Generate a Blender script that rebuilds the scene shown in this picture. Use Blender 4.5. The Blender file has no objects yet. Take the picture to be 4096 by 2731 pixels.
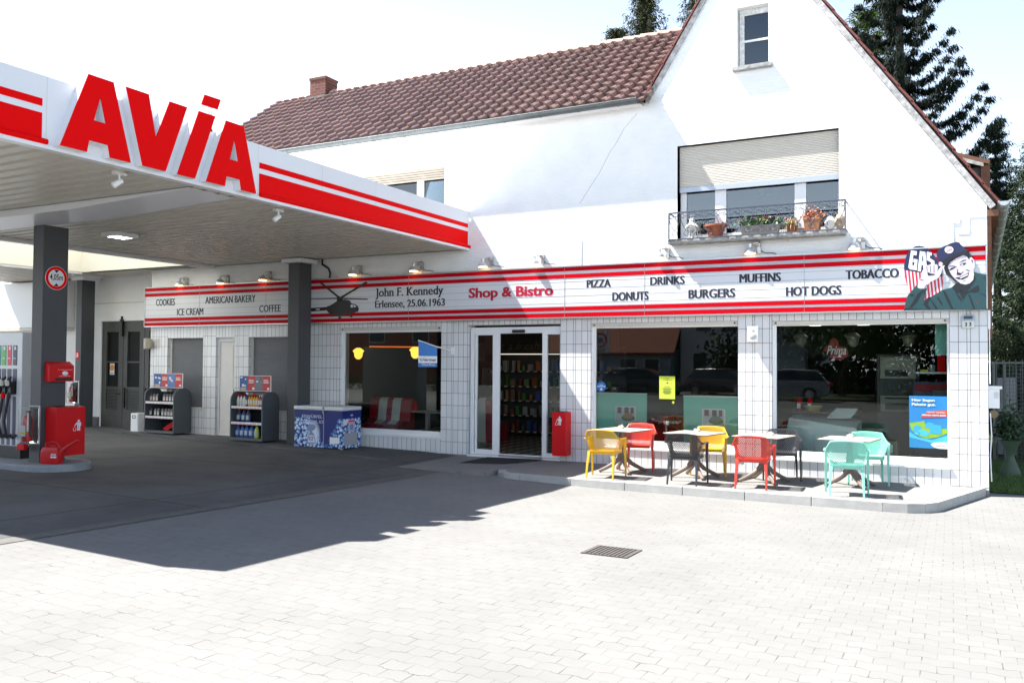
import bpy, bmesh, math, random
from mathutils import Vector, Matrix
R = math.radians
PI = math.pi
SC = bpy.context.scene
COL = SC.collection
random.seed(7)

# ------------------------------------------------------------------ camera
cam_data = bpy.data.cameras.new("camera")
cam = bpy.data.objects.new("camera", cam_data)
COL.objects.link(cam)
SC.camera = cam
cam_data.sensor_width = 36.0
cam_data.lens = 36.0 * 3400.0 / 4096.0
cam_data.clip_start = 0.1
cam_data.clip_end = 600
CAM = Vector((0.0, -15.0637563, 1.86812))
yaw, pitch, roll = -0.477492977, 0.0261184428, 0.00605768584
fw = Vector((math.sin(yaw) * math.cos(pitch), math.cos(yaw) * math.cos(pitch), math.sin(pitch)))
rt = fw.cross(Vector((0, 0, 1))).normalized()
up = rt.cross(fw)
rt2 = rt * math.cos(roll) + up * math.sin(roll)
up2 = up * math.cos(roll) - rt * math.sin(roll)
M = Matrix((rt2, up2, -fw)).transposed().to_4x4()
M.translation = CAM
cam.matrix_world = M

# ------------------------------------------------------------------ sky, sun, exposure
world = bpy.data.worlds.new("World")
SC.world = world
world.use_nodes = True
wn = world.node_tree.nodes
sky = wn.new("ShaderNodeTexSky")
sky.sky_type = 'NISHITA'
sky.sun_disc = False
SUN_DIR = Vector((0.64, 0.21, -1.0)).normalized()
sky.sun_elevation = math.asin(-SUN_DIR.z)
sky.sun_rotation = math.atan2(-SUN_DIR.x, -SUN_DIR.y)
sky.altitude = 100
sky.air_density = 1.0
sky.dust_density = 1.0
sky.ozone_density = 1.6
bg = wn["Background"]
# clear blue overhead, white summer haze low over the horizon
wl = world.node_tree.links
wtc = wn.new("ShaderNodeTexCoord"); wsp = wn.new("ShaderNodeSeparateXYZ")
wl.new(wtc.outputs["Generated"], wsp.inputs[0])
wmr = wn.new("ShaderNodeMapRange"); wmr.interpolation_type = 'SMOOTHSTEP'
wmr.inputs[1].default_value = 0.20; wmr.inputs[2].default_value = 0.72
wmr.inputs[3].default_value = 1.0; wmr.inputs[4].default_value = 0.0
wl.new(wsp.outputs[2], wmr.inputs[0])
waz = wn.new("ShaderNodeMapRange"); waz.inputs[1].default_value = -0.6; waz.inputs[2].default_value = 0.6
waz.inputs[3].default_value = 1.0; waz.inputs[4].default_value = 0.42
wl.new(wsp.outputs[0], waz.inputs[0])
wmu = wn.new("ShaderNodeMath"); wmu.operation = 'MULTIPLY'
wl.new(wmr.outputs[0], wmu.inputs[0]); wl.new(waz.outputs[0], wmu.inputs[1])
wno = wn.new("ShaderNodeMapRange"); wno.interpolation_type = 'SMOOTHSTEP'
wno.inputs[1].default_value = -0.35; wno.inputs[2].default_value = 0.45
wno.inputs[3].default_value = 0.12; wno.inputs[4].default_value = 1.0
wl.new(wsp.outputs[1], wno.inputs[0])
wm2 = wn.new("ShaderNodeMath"); wm2.operation = 'MULTIPLY'
wl.new(wmu.outputs[0], wm2.inputs[0]); wl.new(wno.outputs[0], wm2.inputs[1]); wmu = wm2
# brighter, lower haze on the sunny side behind the camera
wlo = wn.new("ShaderNodeMapRange"); wlo.interpolation_type = 'SMOOTHSTEP'
wlo.inputs[1].default_value = 0.05; wlo.inputs[2].default_value = 0.42; wlo.inputs[3].default_value = 2.9; wlo.inputs[4].default_value = 0.0
wl.new(wsp.outputs[2], wlo.inputs[0])
wso = wn.new("ShaderNodeMapRange"); wso.interpolation_type = 'SMOOTHSTEP'
wso.inputs[1].default_value = 0.15; wso.inputs[2].default_value = -0.5; wso.inputs[3].default_value = 0.0; wso.inputs[4].default_value = 1.0
wl.new(wsp.outputs[1], wso.inputs[0])
wm3 = wn.new("ShaderNodeMath"); wm3.operation = 'MULTIPLY'
wl.new(wlo.outputs[0], wm3.inputs[0]); wl.new(wso.outputs[0], wm3.inputs[1])
wm4 = wn.new("ShaderNodeMath"); wm4.operation = 'ADD'
wl.new(wmu.outputs[0], wm4.inputs[0]); wl.new(wm3.outputs[0], wm4.inputs[1]); wmu = wm4
whz = wn.new("ShaderNodeMix"); whz.data_type = 'RGBA'; whz.blend_type = 'ADD'; whz.clamp_factor = False
whz.inputs[7].default_value = (4.9, 5.5, 6.1, 1)
wl.new(sky.outputs[0], whz.inputs[6]); wl.new(wmu.outputs[0], whz.inputs[0])
wl.new(whz.outputs[2], bg.inputs[0])
bg.inputs[1].default_value = 0.056
sd = bpy.data.lights.new("sun", 'SUN')
sd.energy = 4.7
sd.angle = R(0.5)
sd.color = (1.0, 0.965, 0.92)
sun = bpy.data.objects.new("sun", sd)
COL.objects.link(sun)
sun.rotation_euler = SUN_DIR.to_track_quat('-Z', 'Y').to_euler()
vs = SC.view_settings
SC.display_settings.display_device = 'sRGB'
vs.view_transform = 'Standard'
vs.look = 'None'
vs.exposure = 1.8
vs.gamma = 1.0
vs.use_curve_mapping = False
SC.render.engine = 'CYCLES'
SC.cycles.use_denoising = True
SC.cycles.max_bounces = 8
SC.cycles.diffuse_bounces = 4
SC.cycles.glossy_bounces = 4
SC.cycles.transparent_max_bounces = 24
SC.cycles.caustics_reflective = False
SC.cycles.caustics_refractive = False
SC.cycles.sample_clamp_indirect = 6

# ------------------------------------------------------------------ helpers
MATS = {}

def mat(name, col, rough=0.6, metal=0.0, spec=0.5, var=0.0, vscale=6.0, bump=0.0, bscale=40.0, bstretch=None, emit=None, estr=0.0, coat=0.0, island=0.0):
    if name in MATS:
        return MATS[name]
    m = bpy.data.materials.new(name)
    m.use_nodes = True
    nt = m.node_tree
    b = nt.nodes["Principled BSDF"]
    c = (col[0], col[1], col[2], 1)
    b.inputs["Base Color"].default_value = c
    b.inputs["Roughness"].default_value = rough
    b.inputs["Metallic"].default_value = metal
    b.inputs["Specular IOR Level"].default_value = spec
    b.inputs["Coat Weight"].default_value = coat
    if emit:
        b.inputs["Emission Color"].default_value = (*emit, 1)
        b.inputs["Emission Strength"].default_value = estr
    tc = None
    if var or bump or island:
        tc = nt.nodes.new("ShaderNodeTexCoord")
    if var or island:
        mix = nt.nodes.new("ShaderNodeMix")
        mix.data_type = 'RGBA'
        mix.inputs[6].default_value = tuple(max(0, x * (1 - var - island)) for x in col) + (1,)
        mix.inputs[7].default_value = tuple(min(1, x * (1 + var + island)) for x in col) + (1,)
        if island:
            g = nt.nodes.new("ShaderNodeNewGeometry")
            nt.links.new(g.outputs["Random Per Island"], mix.inputs[0])
        else:
            n = nt.nodes.new("ShaderNodeTexNoise")
            n.inputs["Scale"].default_value = vscale
            n.inputs["Detail"].default_value = 6
            n.inputs["Roughness"].default_value = 0.65
            nt.links.new(tc.outputs["Object"], n.inputs[0])
            rr = nt.nodes.new("ShaderNodeMapRange")
            rr.inputs[1].default_value = 0.3
            rr.inputs[2].default_value = 0.7
            nt.links.new(n.outputs[0], rr.inputs[0])
            nt.links.new(rr.outputs[0], mix.inputs[0])
        nt.links.new(mix.outputs[2], b.inputs["Base Color"])
    if bump:
        n2 = nt.nodes.new("ShaderNodeTexNoise")
        n2.inputs["Scale"].default_value = bscale
        n2.inputs["Detail"].default_value = 5
        if bstretch:
            mp = nt.nodes.new("ShaderNodeMapping")
            mp.inputs["Scale"].default_value = bstretch
            nt.links.new(tc.outputs["Object"], mp.inputs[0])
            nt.links.new(mp.outputs[0], n2.inputs[0])
        else:
            nt.links.new(tc.outputs["Object"], n2.inputs[0])
        bp = nt.nodes.new("ShaderNodeBump")
        bp.inputs["Strength"].default_value = bump
        bp.inputs["Distance"].default_value = 0.02
        nt.links.new(n2.outputs[0], bp.inputs["Height"])
        nt.links.new(bp.outputs[0], b.inputs["Normal"])
    MATS[name] = m
    return m

def glass_mat(name, tint=(0.75, 0.85, 0.82), ior=1.6, rough=0.0, refl=1.0):
    if name in MATS:
        return MATS[name]
    m = bpy.data.materials.new(name)
    m.use_nodes = True
    nt = m.node_tree
    nt.nodes.remove(nt.nodes["Principled BSDF"])
    out = nt.nodes["Material Output"]
    t = nt.nodes.new("ShaderNodeBsdfTransparent")
    t.inputs[0].default_value = (*tint, 1)
    g = nt.nodes.new("ShaderNodeBsdfGlossy")
    g.inputs["Roughness"].default_value = rough
    g.inputs["Color"].default_value = (refl, refl, refl, 1)
    f = nt.nodes.new("ShaderNodeFresnel")
    f.inputs[0].default_value = ior
    mx = nt.nodes.new("ShaderNodeMixShader")
    nt.links.new(f.outputs[0], mx.inputs[0])
    nt.links.new(t.outputs[0], mx.inputs[1])
    nt.links.new(g.outputs[0], mx.inputs[2])
    nt.links.new(mx.outputs[0], out.inputs[0])
    MATS[name] = m
    return m

def perf_mat(name, col, pitch=0.02, hole=0.40):
    """plastic pierced with rows of small holes"""
    if name in MATS:
        return MATS[name]
    m = mat(name, col, rough=0.38, spec=0.5)
    nt = m.node_tree
    b = nt.nodes["Principled BSDF"]
    tc = nt.nodes.new("ShaderNodeTexCoord")
    sp = nt.nodes.new("ShaderNodeSeparateXYZ")
    nt.links.new(tc.outputs["Object"], sp.inputs[0])
    ad = nt.nodes.new("ShaderNodeMath")
    nt.links.new(sp.outputs[0], ad.inputs[0])
    nt.links.new(sp.outputs[1], ad.inputs[1])
    cb = nt.nodes.new("ShaderNodeCombineXYZ")
    nt.links.new(ad.outputs[0], cb.inputs[0])
    nt.links.new(sp.outputs[2], cb.inputs[1])
    rot = nt.nodes.new("ShaderNodeMapping")
    rot.inputs["Rotation"].default_value = (0, 0, R(45))
    nt.links.new(cb.outputs[0], rot.inputs[0])
    v = nt.nodes.new("ShaderNodeTexVoronoi")
    v.voronoi_dimensions = '2D'
    v.inputs["Randomness"].default_value = 0.0
    v.inputs["Scale"].default_value = 1 / pitch
    nt.links.new(rot.outputs[0], v.inputs["Vector"])
    lt = nt.nodes.new("ShaderNodeMath")
    lt.operation = 'GREATER_THAN'
    lt.inputs[1].default_value = hole
    nt.links.new(v.outputs["Distance"], lt.inputs[0])
    nt.links.new(lt.outputs[0], b.inputs["Alpha"])
    return m

class MB:
    def __init__(s):
        s.v, s.f, s.m = [], [], []
    def quad(s, a, b, c, d, mi=0):
        i = len(s.v)
        s.v += [tuple(a), tuple(b), tuple(c), tuple(d)]
        s.f.append((i, i + 1, i + 2, i + 3)); s.m.append(mi)
        return s
    def poly(s, pts, mi=0):
        i = len(s.v)
        s.v += [tuple(p) for p in pts]
        s.f.append(tuple(range(i, i + len(pts)))); s.m.append(mi)
        return s
    def box(s, x0, x1, y0, y1, z0, z1, mi=0, rot=None, skip=()):
        i = len(s.v)
        P = [Vector((x, y, z)) for z in (z0, z1) for y in (y0, y1) for x in (x0, x1)]
        if rot is not None:
            P = [rot @ p for p in P]
        s.v += [tuple(p) for p in P]
        F = {'-z': (0, 2, 3, 1), '+z': (4, 5, 7, 6), '-y': (0, 1, 5, 4), '+y': (2, 6, 7, 3), '-x': (0, 4, 6, 2), '+x': (1, 3, 7, 5)}
        for k, f in F.items():
            if k in skip: continue
            s.f.append(tuple(i + q for q in f)); s.m.append(mi)
        return s
    def loft(s, rings, mi=0, close=True, cap=True):
        i0 = len(s.v); n = len(rings[0])
        for r in rings: s.v += [tuple(p) for p in r]
        for k in range(len(rings) - 1):
            for j in range(n if close else n - 1):
                a = i0 + k * n + j; b = i0 + k * n + (j + 1) % n
                s.f.append((a, b, b + n, a + n)); s.m.append(mi)
        if cap and close:
            s.f.append(tuple(i0 + j for j in reversed(range(n)))); s.m.append(mi)
            e = i0 + (len(rings) - 1) * n
            s.f.append(tuple(e + j for j in range(n))); s.m.append(mi)
        return s
    def tube(s, pts, r, seg=8, mi=0, cap=True):
        pts = [Vector(p) for p in pts]
        rr = r if isinstance(r, (list, tuple)) else [r] * len(pts)
        rings = []; prev = None
        for k, p in enumerate(pts):
            d = (pts[min(k + 1, len(pts) - 1)] - pts[max(k - 1, 0)]).normalized()
            if prev is None:
                u = d.orthogonal().normalized()
            else:
                u = (prev - d * prev.dot(d))
                u = u.normalized() if u.length > 1e-6 else d.orthogonal().normalized()
            prev = u
            w = d.cross(u)
            rings.append([p + (u * math.cos(2 * PI * j / seg) + w * math.sin(2 * PI * j / seg)) * rr[k] for j in range(seg)])
        return s.loft(rings, mi, True, cap)
    def lathe(s, prof, c=(0, 0, 0), seg=20, mi=0, axis='z', sx=1.0, sy=1.0):
        rings = []
        for r, z in prof:
            ring = []
            for j in range(seg):
                a = 2 * PI * j / seg
                p = (r * math.cos(a) * sx, r * math.sin(a) * sy, z)
                if axis == 'y': p = (p[0], -p[2], p[1])
                if axis == 'x': p = (p[2], p[0], p[1])
                ring.append(Vector(p) + Vector(c))
            rings.append(ring)
        return s.loft(rings, mi, True, True)
    def prism(s, pts, d0, d1, f, mi=0):
        """pts in 2D, f(u, v, d) -> 3D"""
        n = len(pts); i = len(s.v)
        s.v += [tuple(f(u, v, d0)) for u, v in pts] + [tuple(f(u, v, d1)) for u, v in pts]
        s.f.append(tuple(i + k for k in range(n))); s.m.append(mi)
        s.f.append(tuple(i + n + k for k in reversed(range(n)))); s.m.append(mi)
        for k in range(n):
            s.f.append((i + k, i + n + k, i + n + (k + 1) % n, i + (k + 1) % n)); s.m.append(mi)
        return s
    def rotz(s, a, c=(0, 0)):
        ca, sa = math.cos(a), math.sin(a)
        s.v = [(c[0] + (x - c[0]) * ca - (y - c[1]) * sa, c[1] + (x - c[0]) * sa + (y - c[1]) * ca, z) for x, y, z in s.v]
        return s
    def mesh(s, name, mats, smooth=False, bevel=0.0, recalc=True):
        me = bpy.data.meshes.new(name)
        me.from_pydata(s.v, [], s.f)
        me.polygons.foreach_set("material_index", s.m)
        for m in (mats if isinstance(mats, (list, tuple)) else [mats]):
            me.materials.append(m)
        if recalc or bevel:
            bm = bmesh.new(); bm.from_mesh(me)
            bmesh.ops.remove_doubles(bm, verts=bm.verts, dist=1e-5)
            bmesh.ops.recalc_face_normals(bm, faces=bm.faces)
            if bevel:
                ed = [e for e in bm.edges if len(e.link_faces) == 2 and e.calc_face_angle(0) > R(35)]
                bmesh.ops.bevel(bm, geom=ed, offset=bevel, segments=2, affect='EDGES', profile=0.6, clamp_overlap=True)
            bm.to_mesh(me); bm.free()
        if smooth:
            me.polygons.foreach_set("use_smooth", [True] * len(me.polygons))
            try:
                me.set_sharp_from_angle(angle=R(40))
            except Exception:
                pass
        me.update()
        return me

def tag(o, label=None, cat=None, group=None, kind=None):
    if label: o["label"] = label
    if cat: o["category"] = cat
    if group: o["group"] = group
    if kind: o["kind"] = kind
    return o

def thing(name, label, cat, loc=(0, 0, 0), rz=0.0, group=None):
    o = bpy.data.objects.new(name, None)
    o.empty_display_size = 0.2
    COL.objects.link(o)
    o.location = loc; o.rotation_euler = (0, 0, rz)
    o.matrix_basis = Matrix.Translation(loc) @ Matrix.Rotation(rz, 4, 'Z')
    return tag(o, label, cat, group)

def root_of(o):
    while o.parent: o = o.parent
    return o

def part(name, mb, mats, parent=None, local=False, smooth=False, bevel=0.0, label=None, recalc=True):
    """mesh object; coordinates are world ones unless local"""
    me = mb.mesh(name, mats, smooth, bevel, recalc) if isinstance(mb, MB) else mb
    if parent is not None and not local:
        me.transform(root_of(parent).matrix_basis.inverted())
    o = bpy.data.objects.new(name, me)
    COL.objects.link(o)
    if parent is not None: o.parent = parent
    if label: o["label"] = label
    return o

def solo(name, mb, mats, label, cat, group=None, kind=None, origin=None, **k):
    o = part(name, mb, mats, None, **k)
    if origin is not None:
        o.data.transform(Matrix.Translation(-Vector(origin)))
        o.location = origin
        o.matrix_basis = Matrix.Translation(origin)
    return tag(o, label, cat, group, kind)

def dup(root, loc=None, rz=None, label=None, mats=None):
    """copy a thing with its parts and their parts; mats swaps materials by name"""
    def cp(o, par):
        c = o.copy(); COL.objects.link(c)
        if par is not None: c.parent = par
        if mats and c.type == 'MESH' and any(s.material and s.material.name in mats for s in c.material_slots):
            key = (o.data.name,) + tuple(sorted((k, v.name) for k, v in mats.items()))
            if key not in DUPM:
                DUPM[key] = o.data.copy()
                for i, mm in enumerate(DUPM[key].materials):
                    if mm and mm.name in mats: DUPM[key].materials[i] = mats[mm.name]
            c.data = DUPM[key]
        for ch in list(o.children):
            if ch.name in ORIG: cp(ch, c)
        return c
    ORIG = {x.name for x in bpy.data.objects}
    c = cp(root, None)
    l = loc if loc is not None else root.location
    r = rz if rz is not None else root.rotation_euler.z
    c.location = l; c.rotation_euler = (0, 0, r)
    c.matrix_basis = Matrix.Translation(l) @ Matrix.Rotation(r, 4, 'Z')
    if label: c["label"] = label
    return c
DUPM = {}

def FX(y):
    """map for lettering on a face that looks towards the street"""
    return lambda u, v, d: (u, y - d, v)

def text_mb(body, x0, x1, z0, z1, f, depth=0.004, bold=0.0, shear=0.0, mi=0, mb=None, heavy=0.0, serif=False):
    if heavy:   # a heavy face: the same word three times, a hair apart in width and depth
        mb = mb or MB()
        for k in (-1, 0, 1): text_mb(body, x0 + heavy * (1 + k), x1 - heavy * (1 - k), z0, z1, f, depth + 0.0006 * (k + 1), bold, shear, mi, mb, 0.0, serif)
        return mb
    cu = bpy.data.curves.new("t", 'FONT')
    cu.body = body
    cu.extrude = 0.1
    cu.offset = bold
    cu.shear = shear
    cu.resolution_u = 3
    ob = bpy.data.objects.new("t", cu)
    COL.objects.link(ob)
    me = bpy.data.meshes.new_from_object(ob)
    bpy.data.objects.remove(ob)
    vs_ = [v.co.copy() for v in me.vertices]
    fs = [tuple(p.vertices) for p in me.polygons]
    bpy.data.meshes.remove(me); bpy.data.curves.remove(cu)
    mb = mb or MB()
    if not vs_: return mb
    ax = min(v.x for v in vs_); bx = max(v.x for v in vs_)
    az = min(v.y for v in vs_); bz = max(v.y for v in vs_)
    i = len(mb.v)
    for v in vs_:
        u = x0 + (v.x - ax) / (bx - ax) * (x1 - x0)
        w = z0 + (v.y - az) / max(bz - az, 1e-6) * (z1 - z0)
        mb.v.append(f(u, w, 0 if v.z < 0 else depth))
    for q in fs:
        mb.f.append(tuple(i + k for k in q)); mb.m.append(mi)
    if serif:   # little feet on every straight stroke end
        sx, sz = (x1 - x0) / (bx - ax), (z1 - z0) / (bz - az)
        for q in fs:
            fr_ = [vs_[k] for k in q if vs_[k].z > 0]
            if len(fr_) != 2 or len(q) != 4: continue
            a_, b_ = fr_
            L_ = abs(a_.x - b_.x)
            if abs(a_.y - b_.y) > 1e-3 or not 0.03 < L_ < 0.2: continue
            y_ = a_.y; t_ = 0.045; e_ = 0.055
            lo = y_ < 0.2
            u0 = x0 + (min(a_.x, b_.x) - e_ - ax) * sx; u1 = x0 + (max(a_.x, b_.x) + e_ - ax) * sx
            w0 = z0 + ((y_ if lo else y_ - t_) - az) * sz; w1 = z0 + ((y_ + t_ if lo else y_) - az) * sz
            mb.poly([f(u0, w0, depth + 0.0002), f(u1, w0, depth + 0.0002), f(u1, w1, depth + 0.0002), f(u0, w1, depth + 0.0002)], mi)
    return mb

def gz(x, y):
    """height of the forecourt"""
    X = (-20, -13, -9, -5); Z = (0.06, 0.03, -0.03, -0.13)
    if x <= X[0]: z = Z[0]
    elif x >= X[3]: z = Z[3]
    else:
        for k in range(3):
            if x <= X[k + 1]:
                z = Z[k] + (Z[k + 1] - Z[k]) * (x - X[k]) / (X[k + 1] - X[k]); break
    return z + 0.024 * max(0, min(-3 - y, 13))

def lin(a, b, n):
    return [a + (b - a) * i / n for i in range(n + 1)]

# ------------------------------------------------------------------ shared materials
WHITE = mat("white plaster", (0.85, 0.85, 0.84), rough=0.9, spec=0.2, var=0.05, vscale=1.3, bump=0.55, bscale=11, bstretch=(0.6, 1, 2.6))
PWHITE = mat("white plastic", (0.80, 0.81, 0.82), rough=0.35)
CREAM = mat("cream plastic", (0.62, 0.60, 0.53), rough=0.5, var=0.05)
REDP = mat("red paint", (0.84, 0.002, 0.003), rough=0.5, spec=0.05)
REDB = mat("red lacquer", (0.58, 0.006, 0.010), rough=0.45, spec=0.25)
DGREY = mat("dark grey paint", (0.058, 0.062, 0.069), rough=0.55, var=0.05)
GREYM = mat("grey metal", (0.30, 0.31, 0.32), rough=0.45, metal=0.6, var=0.08)
ZINC = mat("zinc", (0.16, 0.18, 0.18), rough=0.5, metal=0.7, var=0.18, vscale=3)
BLACK = mat("black plastic", (0.012, 0.012, 0.014), rough=0.5)
INK = mat("black ink", (0.012, 0.013, 0.02), rough=0.6, spec=0.2)
STEEL = mat("steel", (0.62, 0.62, 0.62), rough=0.22, metal=1.0)
ALU = mat("brushed aluminium", (0.55, 0.55, 0.55), rough=0.35, metal=0.9)
GLASS = glass_mat("shop glass", (0.90, 0.95, 0.93), 1.42)
WGLASS = glass_mat("window glass", (0.5, 0.58, 0.62), 1.75)
CLEAR = glass_mat("clear plastic", (0.93, 0.95, 0.95), 1.3, 0.05)
CONC = mat("concrete", (0.13, 0.128, 0.12), rough=0.9, var=0.18, vscale=2.5, bump=0.2, bscale=60)
KERB = mat("kerb stone", (0.36, 0.36, 0.345), rough=0.9, var=0.14, vscale=4, bump=0.2, bscale=80)
WOOD = mat("brown timber", (0.16, 0.07, 0.035), rough=0.7, var=0.2, vscale=8)
BARK = mat("bark", (0.09, 0.06, 0.04), rough=0.95, var=0.3, vscale=10)
# ================================================================== SETTING
def nmath(nt, op, a, b=None, c=None):
    n = nt.nodes.new("ShaderNodeMath"); n.operation = op
    for i, x in enumerate((a, b, c)):
        if x is None: continue
        if isinstance(x, (int, float)): n.inputs[i].default_value = x
        else: nt.links.new(x, n.inputs[i])
    return n.outputs[0]

def paving_mat(name, col, bw, bh, amp, mortar=0.004, dark=0.1, jvar=True, off=0.5):
    m = bpy.data.materials.new(name); m.use_nodes = True
    nt = m.node_tree; b = nt.nodes["Principled BSDF"]
    b.inputs["Roughness"].default_value = 0.85
    b.inputs["Specular IOR Level"].default_value = 0.25
    tc = nt.nodes.new("ShaderNodeTexCoord"); sp = nt.nodes.new("ShaderNodeSeparateXYZ")
    nt.links.new(tc.outputs["Object"], sp.inputs[0])
    wob = nt.nodes.new("ShaderNodeTexNoise"); wob.inputs["Scale"].default_value = 1.7
    nt.links.new(tc.outputs["Object"], wob.inputs[0])
    w = nmath(nt, 'MULTIPLY', nmath(nt, 'SUBTRACT', wob.outputs[0], 0.5), 0.012)
    t = nmath(nt, 'PINGPONG', sp.outputs[0], bw / 2)
    t = nmath(nt, 'SUBTRACT', t, bw / 4)
    t = nmath(nt, 'MULTIPLY', t, 4.5 * amp / (bw / 4))
    t = nmath(nt, 'MINIMUM', nmath(nt, 'MAXIMUM', t, -amp), amp)
    v = nmath(nt, 'ADD', nmath(nt, 'ADD', sp.outputs[1], t), w)
    cb = nt.nodes.new("ShaderNodeCombineXYZ")
    nt.links.new(nmath(nt, 'ADD', sp.outputs[0], w), cb.inputs[0]); nt.links.new(v, cb.inputs[1])
    br = nt.nodes.new("ShaderNodeTexBrick")
    br.offset = off
    br.inputs["Scale"].default_value = 1.0
    br.inputs["Mortar Size"].default_value = mortar
    br.inputs["Mortar Smooth"].default_value = 0.3
    br.inputs["Brick Width"].default_value = bw
    br.inputs["Row Height"].default_value = bh
    br.inputs["Color1"].default_value = tuple(x * 0.975 for x in col) + (1,)
    br.inputs["Color2"].default_value = tuple(x * 1.025 for x in col) + (1,)
    br.inputs["Mortar"].default_value = tuple(x * 0.97 for x in col) + (1,)
    nt.links.new(cb.outputs[0], br.inputs["Vector"])
    jn = nt.nodes.new("ShaderNodeTexNoise"); jn.inputs["Scale"].default_value = 5.5; jn.inputs["Detail"].default_value = 3
    nt.links.new(tc.outputs["Object"], jn.inputs[0])
    mr = nt.nodes.new("ShaderNodeMapRange")
    mr.inputs[1].default_value = 0.48 if jvar else 0.0
    mr.inputs[2].default_value = 0.75 if jvar else 0.1
    mr.inputs[3].default_value = 0.07 if jvar else 0.8
    nt.links.new(jn.outputs[0], mr.inputs[0])
    fac = nmath(nt, 'MULTIPLY', br.outputs["Fac"], mr.outputs[0])
    st = nt.nodes.new("ShaderNodeTexNoise"); st.inputs["Scale"].default_value = 0.55; st.inputs["Detail"].default_value = 7; st.inputs["Roughness"].default_value = 0.7
    nt.links.new(tc.outputs["Object"], st.inputs[0])
    sm = nt.nodes.new("ShaderNodeMapRange"); sm.inputs[1].default_value = 0.3; sm.inputs[2].default_value = 0.7; sm.inputs[3].default_value = 0.86 if jvar else 0.66; sm.inputs[4].default_value = 1.06 if jvar else 1.22
    nt.links.new(st.outputs[0], sm.inputs[0])
    mul = nt.nodes.new("ShaderNodeMix"); mul.data_type = 'RGBA'; mul.blend_type = 'MULTIPLY'; mul.inputs[0].default_value = 1
    nt.links.new(br.outputs["Color"], mul.inputs[6]); nt.links.new(sm.outputs[0], mul.inputs[7])
    # spots of old chewing gum and oil
    vo = nt.nodes.new("ShaderNodeTexVoronoi"); vo.inputs["Scale"].default_value = 0.9
    nt.links.new(tc.outputs["Object"], vo.inputs["Vector"])
    vr = nt.nodes.new("ShaderNodeMapRange"); vr.inputs[1].default_value = 0.02; vr.inputs[2].default_value = 0.05; vr.inputs[3].default_value = 0.35; vr.inputs[4].default_value = 0.0
    nt.links.new(vo.outputs["Distance"], vr.inputs[0])
    m2 = nt.nodes.new("ShaderNodeMix"); m2.data_type = 'RGBA'
    m2.inputs[7].default_value = (0.16, 0.155, 0.15, 1)
    nt.links.new(vr.outputs[0], m2.inputs[0]); nt.links.new(mul.outputs[2], m2.inputs[6])
    m3 = nt.nodes.new("ShaderNodeMix"); m3.data_type = 'RGBA'
    m3.inputs[7].default_value = (dark, dark * 0.95, dark * 0.88, 1)
    nt.links.new(fac, m3.inputs[0]); nt.links.new(m2.outputs[2], m3.inputs[6])
    nt.links.new(m3.outputs[2], b.inputs["Base Color"])
    gn = nt.nodes.new("ShaderNodeTexNoise"); gn.inputs["Scale"].default_value = 120
    nt.links.new(tc.outputs["Object"], gn.inputs[0])
    h = nmath(nt, 'SUBTRACT', nmath(nt, 'MULTIPLY', gn.outputs[0], 0.15), nmath(nt, 'MULTIPLY', br.outputs["Fac"], 1.0))
    bp = nt.nodes.new("ShaderNodeBump"); bp.inputs["Strength"].default_value = 0.5; bp.inputs["Distance"].default_value = 0.006
    nt.links.new(h, bp.inputs["Height"]); nt.links.new(bp.outputs[0], b.inputs["Normal"])
    return m

PBW, PBH = 0.18, 0.145
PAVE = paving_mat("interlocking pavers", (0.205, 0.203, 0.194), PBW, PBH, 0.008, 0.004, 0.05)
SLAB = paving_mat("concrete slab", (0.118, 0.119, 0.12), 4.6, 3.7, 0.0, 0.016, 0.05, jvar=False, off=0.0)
TERR = paving_mat("small pavers", (0.235, 0.23, 0.22), 0.2, 0.1, 0.0, 0.003, 0.12)
ASPH = mat("asphalt", (0.055, 0.055, 0.057), rough=0.9, var=0.15, vscale=3, bump=0.3, bscale=150)

def sheet(xs, ys, dz, f=None):
    mb = MB(); nx = len(xs)
    for y in ys:
        for x in xs: mb.v.append((x, y, (f or gz)(x, y) + dz))
    for j in range(len(ys) - 1):
        for i in range(nx - 1):
            a = j * nx + i
            mb.f.append((a, a + 1, a + 1 + nx, a + nx)); mb.m.append(0)
    return mb

solo("ground", sheet([-160, -60, -40, -20, -13, -9, -5, 0, 20, 60, 160], [-160, -60, -19, -16, -10, -6, -3, 0, 8, 40, 160], -0.02), CONC, "bare ground running out to the horizon", "ground", kind="structure", recalc=False)
solo("forecourt", sheet([-30, -20, -13, -9, -5, 0, 14], [-19, -16, -13, -10, -8, -6, -3, 0, 0.45], 0.0), PAVE, "light grey interlocking paving of the open forecourt", "paving", kind="structure", recalc=False)
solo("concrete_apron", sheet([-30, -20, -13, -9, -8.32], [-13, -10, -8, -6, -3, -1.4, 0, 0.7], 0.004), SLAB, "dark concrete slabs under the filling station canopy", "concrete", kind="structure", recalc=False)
CHAN = mat("channel stone", (0.12, 0.115, 0.105), rough=0.9, var=0.2, vscale=6, bump=0.2)
solo("drain_channel", sheet([-8.30, -8.06], lin(-16, -1.4, 20), 0.006), CHAN, "narrow drain channel between the concrete slabs and the pavers", "channel", kind="structure", recalc=False)
solo("road", sheet([-90, -40, 0, 40, 90], [-28, -24, -20.4], -0.11, lambda x, y: 0.2), ASPH, "asphalt road in front of the forecourt", "road", kind="structure", recalc=False)

solo("verge", sheet([-120, -60, -20, 20, 120], [-90, -50, -28.2], 0.05, lambda x, y: 0.2), mat("verge green", (0.045, 0.065, 0.022), rough=1.0, var=0.4, vscale=1.5), "dark green strip of verge and gardens across the road", "grass", kind="structure", recalc=False)
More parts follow.
